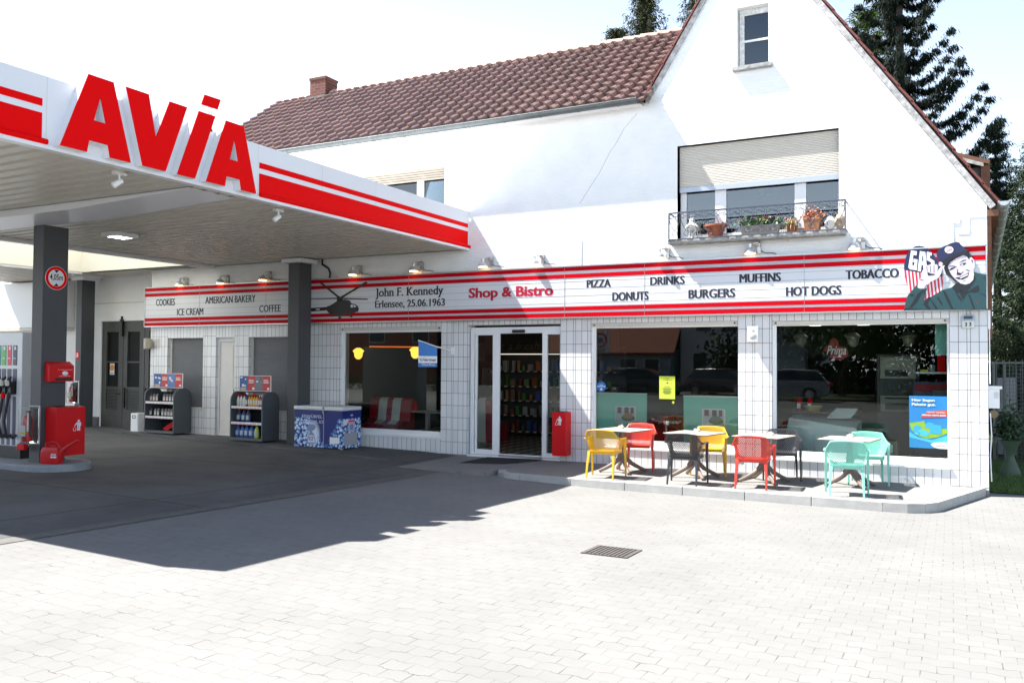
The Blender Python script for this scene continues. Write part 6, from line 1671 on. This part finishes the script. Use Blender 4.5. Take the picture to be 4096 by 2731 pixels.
# mint panels with framed food photographs
def mint_panel(x0, x1, z1, px, label, bun):
    t = thing("mint_panel", label, "panel", ((x0 + x1) / 2, .36, .035))
    part("board", MB().box(x0, x1, .20, .24, .035, z1), MINT, t, bevel=.004)
    part("cap_rail", MB().box(x0 - .01, x1 + .01, .19, .25, z1, z1 + .02), ALU, t)
    fr = part("picture_frame", MB().box(px - .21, px + .21, .185, .20, .76, 1.08), ALU, t, bevel=.004)
    part("photo_sheet", MB().box(px - .19, px + .19, .182, .185, .78, 1.06), mat("photo pale", (.42, .45, .46), rough=.4), fr)
    part("photo_print", MB().box(px - .16, px - .08, .180, .182, .95, 1.06).box(px - .02, px + .06, .180, .182, .95, 1.06).box(px + .10, px + .16, .180, .182, .95, 1.06), mat("photo maroon", (.16, .05, .06), rough=.4), fr)
    e = lambda cx, cz, a, b: [(cx + a * math.cos(k * PI / 8), cz + b * math.sin(k * PI / 8)) for k in range(16)]
    part("photo_print", MB().prism(e(px + .05, .86, .13, .06), .178, .180, lambda u, v, d: (u, d, v)), mat("photo plate", (.05, .13, .06), rough=.4), fr)
    part("photo_print", MB().prism(e(px + .05, .90, .10, .055), .176, .178, lambda u, v, d: (u, d, v)), mat("photo bun" if bun else "photo roll", (.30, .17, .07) if bun else (.16, .18, .14), rough=.4), fr)
mint_panel(-6.08, -5.06, 1.31, -5.47, "mint green panel with a burger photograph, left in the middle window", True)
mint_panel(-4.36, -3.34, 1.29, -3.81, "mint green panel with a photograph of a roll, right in the middle window", False)
t = thing("bar_stool", "round red bar stool with a chrome ring inside the middle window", "stool", (-4.93, 1.0, .035))
part("seat", MB().lathe([(0, .80), (.17, .80), (.18, .83), (.175, .88), (.15, .90), (0, .905)], (-4.93, 1.0, 0), 24), REDL, t, smooth=True)
part("chrome_ring", MB().lathe([(.0, .70), (.17, .70), (.178, .71), (.178, .79), (.17, .80), (0, .80)], (-4.93, 1.0, 0), 24), STEEL, t)
part("post", MB().tube([(-4.93, 1.0, .04), (-4.93, 1.0, .70)], .035, 12).lathe([(0, .04), (.22, .04), (.05, .08), (0, .08)], (-4.93, 1.0, 0), 20), STEEL, t, smooth=True)
t = thing("ice_cream_chest", "red ice cream chest with a pale swirl emblem behind the bar stool", "freezer", (-4.9, 1.9, .035))
part("body", MB().box(-5.45, -4.3, 1.6, 2.2, .04, .82), mat("chest red", (.26, .01, .015), rough=.35), t, bevel=.02)
sw = [( -5.0 + (.03 + .012 * k) * math.cos(k * .55), 1.592, .50 + (.02 + .008 * k) * math.sin(k * .55)) for k in range(16)]
PINK = mat("chest print", (.45, .25, .27), rough=.5)
part("emblem", MB().tube(sw, .012, 6), PINK, t); part("lettering", text_mb("LANGNESE", -5.3, -4.6, .22, .29, FX(1.599), .002, .02), PINK, t, recalc=False)
# bistro kitchen behind the right window
t = thing("service_counter", "grey slanted serving counter behind the right window", "counter", (-2.2, 1.4, .035))
CT = mat("counter grey", (.62, .68, .66), rough=.35)
part("front", MB().loft([[(-2.75, .75, .04), (-1.45, .62, .04), (-1.45, 1.6, .04), (-2.75, 2.2, .04)], [(-2.62, .85, .93), (-1.46, .70, .80), (-1.46, 1.6, .9), (-2.6, 2.2, 1.0)]]), CT, t, bevel=.03)
part("worktop", MB().box(-2.6, -1.5, 1.2, 2.2, 1.0, 1.03), mat("dark worktop", (.04, .04, .04), rough=.3), t)
solo("bread_basket", MB().lathe([(0, 0), (.10, 0), (.17, .09), (.165, .10), (.10, .02), (0, .015)], (-2.28, 1.45, 1.03), 18), mat("wicker", (.45, .33, .08), rough=.8, var=.2, vscale=60), "yellow wicker bowl on the serving counter", "bowl", smooth=True)
m = MB(); rg = random.Random(6)
for k in range(9): m.box(-2.02 + .02 * k, -1.62 + .015 * k, 1.1, 1.4, .93 + .02 * k + .001, .93 + .02 * k + .012)
m.rotz(.15, (-1.8, 1.25))
solo("paper_stack", m, mat("paper", (.8, .8, .78), rough=.9), "stack of white papers on the end of the counter", "paper")
for k, x in enumerate((-2.55, -2.36)):
    t = thing("cup_stack", "stack of red and white paper cups left on the counter" if k == 0 else "stack of red and white paper cups right of the other on the counter", "cups", (x, 1.6, 1.03)); part("cups", MB().lathe([(0, 0), (.035, 0), (.045, .22), (0, .22)], (x, 1.6, 1.03), 14), REDP, t, smooth=True); part("paper_label", MB().box(x - .03, x + .03, 1.555, 1.56, 1.07, 1.16), C_WH, t)
t = thing("deck_oven", "tall steel deck oven in two stacked units behind the right window", "oven", (-.85, 3.2, .035))
part("cabinet", MB().box(-1.3, -.55, 2.9, 3.6, .04, 2.1), mat("oven black", (.02, .02, .02), rough=.4), t, bevel=.01)
for z0, z1 in ((1.62, 2.05), (.98, 1.30)):
    part("door", MB().box(-1.24, -.60, 2.86, 2.9, z0, z1), mat("oven steel", (.20, .19, .16), rough=.35, metal=.5), t, bevel=.01); part("window", MB().box(-1.15, -.75, 2.85, 2.86, z0 + .05, z0 + .17), BLACK, t); part("handle", MB().tube([(-1.15, 2.83, z1 - .05), (-.70, 2.83, z1 - .05)], .012, 6), STEEL, t)
t = thing("hanging_sign", "red leaf shaped sign reading Prima Bistro hanging inside the right window", "sign", (-1.95, 1.7, 2.1))
bl = [(-.02, .27), (.05, .22), (.08, .12), (.20, .08), (.24, .0), (.22, -.08), (.12, -.15), (-.02, -.15), (-.09, -.10), (-.08, -.02), (-.19, .02), (-.17, .10), (-.10, .14), (-.08, .22)]
part("plate", MB().prism([(-1.93 + a, 2.12 + b) for a, b in bl], 1.70, 1.72, lambda u, v, d: (u, d, v)), mat("sign dark red", (.30, .008, .012), rough=.5), t)
part("lettering", text_mb("Prima", -2.07, -1.73, 2.07, 2.24, FX(1.699), .002, .012, shear=.35), C_WH, t, recalc=False); part("lettering", text_mb("BISTRO", -1.96, -1.80, 2.02, 2.045, FX(1.699), .002), C_WH, t, recalc=False)
t = thing("menu_screen", "dark menu screen on the back wall behind the right window", "screen", (-3.1, 4.0, 2.0)); part("frame", MB().box(-3.6, -2.75, 4.0, 4.06, 1.75, 2.4), BLACK, t, bevel=.01); part("screen", MB().box(-3.56, -2.79, 3.995, 4.0, 1.79, 2.36), mat("dim screen", (.10, .12, .16), rough=.2), t)
t = thing("wall_shelf", "white wall shelf with packets at the right end of the kitchen", "shelf", (-.1, 1.2, 1.75)); part("board", MB().box(-.55, .40, 1.1, 1.5, 1.74, 1.77), C_WH, t)
for x, h, m_, l in ((-.16, .32, REDP, "red carton leaning on the wall shelf"), (-.02, .22, C_WH, "white carton on the wall shelf"), (-.30, .12, mat("jar glass", (.3, .32, .3), rough=.2), "small glass jar on the wall shelf"), (-.42, .04, mat("yellow", (.6, .62, .02)), "flat yellow packet on the wall shelf")):
    m = MB().box(x - .06, x + .06, 1.18, 1.36, 1.771, 1.771 + h) if "jar" not in l else MB().lathe([(0, 0), (.05, 0), (.05, .1), (.03, .13), (0, .13)], (x, 1.25, 1.771), 12)
    solo("carton" if "arton" in l else "jar" if "jar" in l else "packet", m, m_, l, "groceries", bevel=.005)
t = thing("drinks_cooler", "blue and red drinks cooler under the wall shelf", "cooler", (-.1, 1.6, .5)); part("cabinet", MB().box(-.6, .4, 1.5, 2.1, .04, 1.6), mat("cooler navy", (.02, .05, .13), rough=.4), t, bevel=.01); part("top_band", MB().box(-.58, .38, 1.49, 1.5, 1.42, 1.56), mat("cooler red", (.3, .01, .02)), t); part("display", MB().box(-.30, -.05, 1.46, 1.49, 1.22, 1.45), [mat("display grey", (.15, .17, .17))], t); part("price_rails", MB().box(-.58, .38, 1.48, 1.49, 1.15, 1.18).box(-.30, -.05, 1.455, 1.46, 1.2, 1.225), C_WH, t)
solo("wall_panel", MB().box(-.24, .10, .5, .52, 2.05, 2.6), MINT, "small mint panel in the upper right corner of the right window", "panel")
for k, (x, y, w_, z0, h, l) in enumerate(((-1.0, .62, .42, .035, .28, "cardboard parcel lying under another behind the mint chairs"), (-1.02, .64, .40, .316, .30, "cardboard parcel with white address labels behind the mint chairs"), (-.35, .6, .62, .035, .34, "wide cardboard parcel below the blue poster"))):
    t = thing("parcel", l, "parcel", (x, y, z0)); part("carton", MB().box(x - w_ / 2, x + w_ / 2, y - .15, y + .25, z0, z0 + h), mat("cardboard", (.32, .20, .10), rough=.9, var=.08), t, bevel=.004)
    if k == 1: part("address_label", MB().box(x - .06, x + .14, y - .152, y - .15, z0 + .10, z0 + .24).box(x - .19, x - .09, y - .152, y - .15, z0 + .08, z0 + .24), C_WH, t)
    else: part("tape", MB().box(x - w_ / 2, x + w_ / 2, y - .151, y - .149, z0 + h - .06, z0 + h - .02), mat("brown tape", (.25, .15, .07), rough=.4), t)
for x, y, l in ((-2.30, 1.9, "small ceiling light at the left of the kitchen ceiling, lit"), (-1.45, 1.9, "small ceiling light at the right of the kitchen ceiling, lit")):
    solo("ceiling_light", MB().box(x - .10, x + .10, y - .04, y + .04, 2.62, 2.64), mat("lamp white", (1, 1, 1), emit=(1, .95, .85), estr=1.6), l, "lamp")
# shelves seen through the open door
t = thing("grocery_shelf", "tall dark grocery shelf seen through the open sliding door", "shelf", (-8.9, 4.2, .035))
m = MB().box(-10.6, -7.0, 4.5, 4.55, .04, 2.3)
for z in (.15, .55, .92, 1.28, 1.66): m.box(-10.6, -7.0, 4.1, 4.5, z, z + .03)
part("boards", m, mat("shelf dark", (.03, .03, .03), rough=.5), t)
m = MB()
for z in (.15, .55, .92, 1.28, 1.66):
    for k in range(17): m.box(-10.55 + .21 * k, -10.47 + .21 * k, 4.085, 4.1, z - .002, z + .028)
part("price_tags", m, mat("tag white", (.5, .48, .42)), t)
part("shelf_light", MB().box(-10.4, -8.3, 4.02, 4.06, 2.10, 2.12), mat("shelf light", (1, 1, 1), emit=(1, .9, .75), estr=0.3), t)
part("header_board", MB().box(-10.6, -7.0, 3.9, 4.0, 2.12, 2.85), mat("header green", (.030, .036, .026), rough=.6), t)
part("lettering", text_mb("It´s fresh", -10.22, -9.05, 2.22, 2.42, FX(3.899), .004, .0, shear=.3), mat("header letters", (.16, .10, .045), rough=.6), t, recalc=False)
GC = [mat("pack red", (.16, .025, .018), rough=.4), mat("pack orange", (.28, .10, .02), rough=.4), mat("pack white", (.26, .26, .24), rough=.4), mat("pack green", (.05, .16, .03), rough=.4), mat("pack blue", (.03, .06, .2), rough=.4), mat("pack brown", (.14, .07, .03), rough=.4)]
base_ = {}
rg = random.Random(12)
for zi, z in enumerate((.18, .58, .95, 1.31, 1.69)):
    x = -10.5
    while x < -7.15:
        c = rg.randrange(6)
        if c not in base_:
            o = solo("grocery_pack", MB().box(-.06, .06, -.06, .06, 0, .22), GC[c], "x", "groceries", "packs on the grocery shelf", local=True, bevel=.01)
            base_[c] = o
        else:
            o = base_[c].copy(); COL.objects.link(o)
        wd_ = .45 + .75 * rg.random()
        o.location = (x, 4.18 + .06 * rg.random(), z); o.scale = (wd_, .8, .45 + .85 * rg.random()); o.rotation_euler = (0, 0, rg.gauss(0, .12))
        o["label"] = "%s pack on the dim grocery shelf behind the open door" % ("red", "orange", "white", "green", "blue", "brown")[c]
        x += .065 + .13 * wd_ + .03 * rg.random()

# ================================================================== GARDEN AT THE RIGHT
FEN = mat("galvanised wire", (.11, .115, .115), rough=.5, metal=.5)
t = thing("wire_fence", "grey wire mesh garden fence with a gate frame beyond the house corner", "fence", (1.8, 6.0, -.13))
m = MB(); z0, z1 = -.12, 1.88
for k in range(34): m.box(1.02 + .07 * k - .004, 1.02 + .07 * k + .004, 5.996, 6.004, z0, z1)
for k in range(26): m.box(1.0, 3.4, 5.99, 6.01, z0 + .08 * k - .004, z0 + .08 * k + .004)
part("mesh", m, FEN, t)
part("post", MB().box(.78, .83, 5.97, 6.03, z0, 1.97).box(.83, 3.4, 5.98, 6.02, 1.93, 1.97), FEN, t); part("post", MB().box(.98, 1.03, 5.97, 6.03, z0, 1.92), FEN, t)
m = MB()
for k in range(20): m.box(.85 + .12 * k, .865 + .12 * k, 6.05, 6.06, z0, 2.02)
part("pickets", m, FEN, t)
t = thing("garden_cabinet", "pale grey cabinet with louvres standing behind the wire fence", "cabinet", (1.1, 7.0, -.13))
part("body", MB().box(.90, 1.28, 6.9, 7.4, -.1, 1.62), mat("cabinet grey", (.26, .27, .28), rough=.4), t, bevel=.03)
m = MB()
for z in lin(.5, 1.0, 9): m.box(.93, 1.10, 6.885, 6.9, z, z + .03)
part("louvre", m, GREYM, t)
part("pickets", MB().box(.92, .94, 6.88, 6.9, 1.05, 1.6).box(.98, 1.0, 6.88, 6.9, 1.05, 1.6).box(1.04, 1.06, 6.88, 6.9, 1.05, 1.6), GREYM, t)
t = thing("hourglass_planter", "dark green hourglass planter with a shrub on the lawn", "planter", (.94, 3.0, -.12))
part("pot", MB().lathe([(0, 0), (.19, 0), (.19, .01), (.13, .17), (.075, .31), (.07, .36), (.10, .47), (.17, .62), (.178, .64), (.17, .645), (.15, .62), (0, .60)], (.94, 3.0, -.12), 28), mat("green plastic", (.05, .085, .05), rough=.5), t, smooth=True)
part("foliage", leafy(.94, 3.0, .55, .09, .09, .22, 1400, .075, 21, 1.0), mat("dark shrub leaf", (.025, .05, .02), rough=.6, island=.5), t, recalc=False)
def bush(x, y, z, r, h, seed, label, col, n=3500, size=.11):
    t = thing("garden_bush", label, "bush", (x, y, -.12))
    m = MB(); rg = random.Random(seed)
    for c in range(26):
        a = rg.random() * 6.28; q = r * math.sqrt(rg.random()); cx, cy, cz = x + q * math.cos(a), y + q * math.sin(a), z + h * rg.random()
        s = leafy(cx, cy, cz, r * .22, r * .22, h * .12, n // 26, size, seed * 31 + c, .4)
        i = len(m.v); m.v += s.v; m.f += [tuple(k + i for k in f) for f in s.f]; m.m += s.m
    part("foliage", m, mat("bush leaf %d" % seed, col, rough=.6, island=.5), t, recalc=False)
    part("stem", MB().tube([(x, y, -.12), (x + .05, y, z + h * .5)], [.05, .03], 6), BARK, t)
bush(1.9, 8.0, .2, .9, 1.5, 3, "dark leafy bush behind the wire fence", (.022, .045, .015)); bush(3.2, 7.5, .1, .8, 1.3, 4, "reddish bush at the frame's right edge behind the fence", (.10, .05, .02), 2500)
bush(1.9, 4.6, .0, .45, .6, 6, "low green bush on the lawn right of the planter", (.05, .085, .02), 1500, .07)

# ---- trees
def conifer(x, y, h, r, seed, label, col, whorls=34, per=9, droop=.25, up=.5, size=.16, clump=7, z0=1.0, hang=.8, name="spruce_tree", pw=.85, zc=None, spread=.16, wf=.15, chaos=1.0):
    rg = random.Random(seed)
    t = thing(name, label, "tree", (x, y, -.13))
    tk = MB(); tk.tube([(x, y, -.15), (x + .03, y, h * .5), (x, y, h * .98)], [.012 * h + .06, .008 * h + .03, .015], 8)
    m = MB(); V, F = m.v, m.f
    for w in range(whorls):
        q = (w + rg.random() * .6) / whorls
        z = z0 + (h - z0) * q
        if zc and z < zc: continue
        L0 = r * (1 - q) ** pw + .12
        n = max(4, int(per * (1 - q * .4)))
        a0 = rg.random() * 6.28
        for b in range(n):
            a = a0 + 2 * PI * b / n + rg.gauss(0, .2); L = L0 * (.7 + .45 * rg.random())
            d = Vector((math.cos(a), math.sin(a), 0)); steps = max(3, int(L / .2)); prev = Vector((x, y, z)); pts = [prev]
            for s in range(0, steps + 1):
                u = max(s, .25) / steps
                p = Vector((x, y, z)) + d * (L * u) + Vector((0, 0, L * (-droop * math.sin(u * PI * .75) + up * u * u)))
                pts.append(p)
                side = d.cross(Vector((0, 0, 1)))
                wd = .05 + spread * L * (1 - u) * .5
                for c in range(clump):
                    e = p + side * rg.gauss(0, wd) + d * rg.gauss(0, .08) + Vector((0, 0, rg.gauss(0, .05)))
                    f = (d * rg.gauss(.4, .5 * chaos) + side * rg.gauss(0, .7 * chaos) + Vector((0, 0, -hang + rg.gauss(0, .45 * chaos)))).normalized()
                    ww = f.cross(Vector((rg.gauss(0, 1), rg.gauss(0, 1), rg.gauss(0, 1)))).normalized() * size * wf
                    l_ = size * (.7 + .8 * rg.random()); i = len(V)
                    V += [tuple(e - ww * .6), tuple(e + f * l_ * .5 - ww), tuple(e + f * l_), tuple(e + f * l_ * .5 + ww)]
                    F.append((i, i + 1, i + 2, i + 3)); m.m.append(0)
            if L > .5: tk.tube(pts, [.03 * max(.15, 1 - k / len(pts)) for k in range(len(pts))], 4, cap=False)
    part("trunk", tk, mat("dark bark", (0.03, 0.022, 0.017), rough=0.95, var=0.3, vscale=10), t, recalc=False)
    part("crown", m, mat("needles %d" % seed, col, rough=.7, spec=.08, island=.32), t, recalc=False)
conifer(2.5, 11.5, 9.0, 2.5, 11, "large blue green spruce at the right edge behind the fence", (.034, .05, .027), 46, 14, .10, .14, .12, 50, .2, .5, "blue_spruce", .8, None, .2, .10)
conifer(3.4, 17.0, 9.5, 3.2, 19, "dark spruce filling the gap behind the blue green spruce", (.022, .032, .018), 30, 11, .15, .2, .2, 22, .2, .6, "spruce_tree", .7, None, .25, .12)
conifer(4.4, 8.3, 7.6, 2.3, 15, "blue green spruce just outside the frame's right edge", (.04, .055, .028), 26, 9, .12, .18, .2, 12, .3, .45, "blue_spruce")
conifer(-1.4, 14.0, 17.5, 4.1, 12, "tall dark spruce with upswept hanging branches behind the gable", (.010, .016, .011), 25, 8, .26, .52, .15, 130, 2.0, 1.3, "spruce_tree", 1.0, 6.0, .085, .10, .8)
conifer(1.28, 16.0, 9.7, 1.5, 13, "small dark spruce tip rising right of the gable's lower slope", (.018, .028, .018), 34, 9, .2, .45, .10, 70, 1.0, .9, "spruce_tree", .9, 5.0, .16, .11, .8)
conifer(-2.55, 17.0, 14.4, 2.3, 14, "bushy light green pine left of the tall dark spruce", (.045, .08, .016), 34, 10, .1, .5, .17, 44, 3.0, .1, "pine_tree", .55, 7.5, .18, .085)
conifer(-9.05, 12.0, 14.6, 1.9, 16, "dark conifer with the highest crown behind the tiled roof", (.03, .036, .014), 44, 10, .2, .3, .15, 38, 2.0, .6, "conifer_tree", .65, 7.5, .18, .085)
conifer(-10.15, 12.3, 13.6, 1.7, 17, "low dark conifer at the left of the group behind the roof", (.03, .036, .014), 38, 10, .2, .3, .15, 38, 2.0, .6, "conifer_tree", .7, 7.5, .18, .085)
conifer(-7.55, 12.6, 14.9, 1.9, 18, "grey green conifer between the roof ridge and the gable", (.036, .05, .028), 36, 9, .25, .35, .15, 30, 2.0, .7, "conifer_tree", .7, 7.5, .18, .085)

t = thing("tv_antenna", "thin aerial on a mast far behind the canopy letters", "aerial", (-19.4, 3.0, 6.0))
part("mast", MB().tube([(-19.4, 3.0, 4.9), (-19.4, 3.0, 9.25)], .02, 6), GREYM, t)
m = MB().tube([(-19.9, 2.7, 9.05), (-18.9, 3.3, 9.1)], .012, 5)
for k in range(8): m.tube([(-19.8 + .12 * k + .08, 2.76 + .07 * k - .14, 9.06), (-19.8 + .12 * k - .08, 2.76 + .07 * k + .14, 9.06)], .006, 4)
part("rods", m, GREYM, t)
# ================================================================== ACROSS THE ROAD (seen mirrored in the shop windows)
def far_house(name, label, x0, x1, y, d, h, ridge, wm, rm, wins, axis='x'):
    t = thing(name, label, "house", ((x0 + x1) / 2, y, 0))
    part("wall", MB().box(x0, x1, y - d, y, -.1, h), wm, t)
    m = MB()
    if axis == 'x':
        m.prism([(y + .5, h - .25), (y - d / 2, ridge), (y - d - .5, h - .25), (y - d - .5, h - .45), (y - d / 2, ridge - .25), (y + .5, h - .45)], x0 - .4, x1 + .4, lambda u, v, dd: (dd, u, v))
    else:
        m.prism([(x0 - .5, h - .25), ((x0 + x1) / 2, ridge), (x1 + .5, h - .25), (x1 + .5, h - .45), ((x0 + x1) / 2, ridge - .25), (x0 - .5, h - .45)], y - d - .4, y + .4, lambda u, v, dd: (u, dd, v))
        part("gable_wall", MB().prism([(x0, h - .1), (x1, h - .1), ((x0 + x1) / 2, ridge - .28)], y - .25, y, lambda u, v, dd: (u, dd, v)), wm, t)
    part("roof", m, rm, t)
    for a, b, c, e in wins:
        f = part("window", frame_mb(a, b, c, e, y - .02, y + .03, .07), PWHITE, t); part("pane", MB().box(a + .07, b - .07, y, y + .008, c + .07, e - .07), mat("far pane", (.02, .025, .03), rough=.1), f)
LGREY = mat("pale far wall", (.80, .77, .78), rough=.9, var=.05); RRED = mat("far roof", (.28, .09, .05), rough=.8, var=.15, vscale=3); BRW = mat("brown far wall", (.30, .12, .08), rough=.9, var=.1); BLW = mat("blue grey wall", (.35, .42, .52), rough=.9)
far_house("pale_house", "pale two storey house across the road, mirrored in the middle window", -16.0, -7.5, -40, 8, 6.5, 10.5, LGREY, RRED, [(-15.2, -14.2, 1.2, 2.7), (-13.0, -12.0, 1.2, 2.7), (-10.6, -9.6, 1.2, 2.7), (-15.0, -14.0, 4.0, 5.4), (-12.9, -11.9, 4.0, 5.4), (-10.6, -9.6, 4.0, 5.4)], 'y')
far_house("low_house", "low house with a big red roof across the road, mirrored in the middle window", -25.5, -16.4, -39, 9, 2.9, 8.0, BLW, RRED, [(-24.5, -23.4, .9, 2.3), (-22.4, -21.2, .9, 2.3), (-19.9, -18.7, .9, 2.3), (-18.2, -17.1, .9, 2.3)])
far_house("brown_house", "long brown house across the road, mirrored in the bistro window", -50, -29, -38, 9, 5.5, 9.5, BRW, RRED, [(-48, -46.5, 3.4, 4.8), (-44, -42.5, 3.4, 4.8), (-40, -38.5, 3.4, 4.8), (-36, -34.5, 3.4, 4.8), (-33, -31.5, 3.4, 4.8)])
def leaf_tree(x, y, h, r, seed, label, col):
    t = thing("street_tree", label, "tree", (x, y, 0.1)); rg = random.Random(seed); tk = MB(); tk.tube([(x, y, 0), (x + .1, y, h * .3), (x, y + .1, h * .7)], [.2, .15, .05], 8); m = MB()
    for c in range(46):
        a = rg.random() * 6.28; ph = math.acos(1 - 2 * rg.random()); q = r * (.5 + .5 * rg.random())
        p = Vector((x + q * math.sin(ph) * math.cos(a), y + q * math.sin(ph) * math.sin(a), h * .66 + q * math.cos(ph) * .9))
        if c % 3 == 0: tk.tube([(x, y, h * .35), tuple((Vector((x, y, h * .5)) + p) / 2), tuple(p)], [.06, .04, .02], 5)
        s = leafy(*p, r * .2, r * .2, r * .16, 90, .26, seed * 50 + c, .2); i = len(m.v); m.v += s.v; m.f += [tuple(k + i for k in f) for f in s.f]; m.m += s.m
    part("trunk", tk, BARK, t); part("crown", m, mat("street leaf %d" % seed, col, rough=.6, island=.5), t, recalc=False)
leaf_tree(-3.2, -29.5, 6.4, 2.9, 34, "broad green tree nearest the road on the far side, mirrored in the right window", (.06, .12, .02)); leaf_tree(-5.2, -33, 7.5, 3.0, 31, "leafy green tree across the road, mirrored in the right window", (.07, .13, .02)); leaf_tree(-.5, -36, 8.5, 3.2, 32, "second leafy tree across the road, farther right in the mirror image", (.05, .10, .02)); leaf_tree(-21.5, -34, 9, 2.6, 33, "bare looking tree by the low house across the road", (.06, .08, .02))
hd_ = MB()
for k in range(30):
    s = leafy(-33 + .3 * k, -24.5, .2, .25, .3, .5, 60, .16, 700 + k, .3); i = len(hd_.v); hd_.v += s.v; hd_.f += [tuple(q + i for q in f) for f in s.f]; hd_.m += s.m
hw = MB()
for k in range(36):
    s = leafy(-13 + .5 * k, -37.2 - .3 * (k % 3), .2, .4, .4, 1.9, 200, .36, 900 + k, .3); i = len(hw.v); hw.v += s.v; hw.f += [tuple(q + i for q in f) for f in s.f]; hw.m += s.m
solo("hedge", hw, mat("tall hedge leaf", (.035, .06, .018), rough=.6, island=.5), "tall dark hedge behind the trees across the road, mirrored in the right window", "hedge", recalc=False)
solo("hedge", hd_, mat("hedge leaf", (.08, .14, .03), rough=.6, island=.5), "green roadside hedge mirrored in the bistro window", "hedge", recalc=False)
def car(x, y, z, rz, col, label):
    t = thing("parked_car", label, "car", (x, y, z), rz, "cars on the road")
    bm_ = mat("car paint %s" % label[:5], col, rough=.25, coat=.8); gm_ = mat("car glass", (.02, .025, .03), rough=.05)
    def sec(X, w0, w1, za, zb): return [(X, -w0, za), (X, w0, za), (X, w1, zb), (X, -w1, zb)]
    part("body", MB().loft([sec(-2.2, .70, .66, .40, .80), sec(-2.05, .84, .80, .25, .95), sec(-1.0, .88, .84, .22, .98), sec(.6, .88, .84, .22, .95), sec(1.6, .86, .78, .22, .84), sec(2.15, .74, .66, .30, .62)]), bm_, t, local=True, bevel=.06, smooth=True)
    part("cabin", MB().loft([sec(-2.0, .78, .74, .93, 1.0), sec(-1.55, .80, .62, .95, 1.42), sec(-.3, .82, .64, .95, 1.48), sec(.35, .82, .62, .94, 1.40), sec(1.1, .80, .76, .90, .95)]), gm_, t, local=True, bevel=.03, smooth=True)
    part("roof", MB().loft([sec(-1.55, .63, .58, 1.40, 1.46), sec(-.3, .65, .60, 1.46, 1.51), sec(.30, .63, .58, 1.39, 1.44)]), bm_, t, local=True, bevel=.02)
    for X in (-1.35, 1.35):
        for s in (-1, 1):
            w_ = part("wheel", MB().lathe([(0, -.1), (.31, -.1), (.33, -.07), (.33, .07), (.31, .1), (0, .1)], (X, s * .80, .33), 20, axis='y'), BLACK, t, local=True); part("rim", MB().lathe([(0, .105), (.2, .105), (.21, .09), (.21, -.09), (.2, -.105), (0, -.105)], (X, s * .80, .33), 14, axis='y'), ALU, w_, local=True)
    for s in (-1, 1):
        part("headlight", MB().box(2.0, 2.12, s * .6 - .12, s * .6 + .12, .55, .68), STEEL, t, local=True, bevel=.02); part("tail_light", MB().box(-2.2, -2.12, s * .62 - .1, s * .62 + .1, .66, .86), REDP, t, local=True, bevel=.02)
car(-14.3, -27.5, .2, 0, (.01, .012, .02), "dark estate car on the road, mirrored in the middle window"); car(-10.6, -30.0, .2, .3, (.04, .01, .02), "maroon car parked across the road, mirrored in the middle window"); car(-7.2, -26.8, .2, PI, (.25, .27, .30), "silver car on the road, mirrored in the right window")
t = thing("speed_limit_sign", "square speed limit sign reading 30 across the road, mirrored in the middle window", "traffic sign", (-15.4, -24, .1))
part("pole", MB().tube([(-15.4, -24, 0), (-15.4, -24, 3.5)], .03, 8), ALU, t); part("plate", MB().box(-15.85, -14.95, -24.0, -23.96, 2.4, 3.5), C_WH, t)
part("ring", MB().lathe([(0, .003), (.36, .003), (.36, 0)], (-15.4, -23.96, 3.05), 28, axis='y').v and MB().prism([(-15.4 + .36 * math.cos(k * PI / 14), 3.05 + .36 * math.sin(k * PI / 14)) for k in range(28)], -23.96, -23.955, lambda u, v, d: (u, d, v)), REDP, t); part("disc", MB().prism([(-15.4 + .28 * math.cos(k * PI / 14), 3.05 + .28 * math.sin(k * PI / 14)) for k in range(28)], -23.955, -23.95, lambda u, v, d: (u, d, v)), C_WH, t)
part("number", text_mb("30", -15.22, -15.58, 2.93, 3.17, lambda u, v, d: (u, -23.95 + d, v), .002, .03), INK, t, recalc=False); part("lettering", text_mb("ZONE", -15.15, -15.65, 2.48, 2.62, lambda u, v, d: (u, -23.96 + d, v), .002, .02), INK, t, recalc=False)
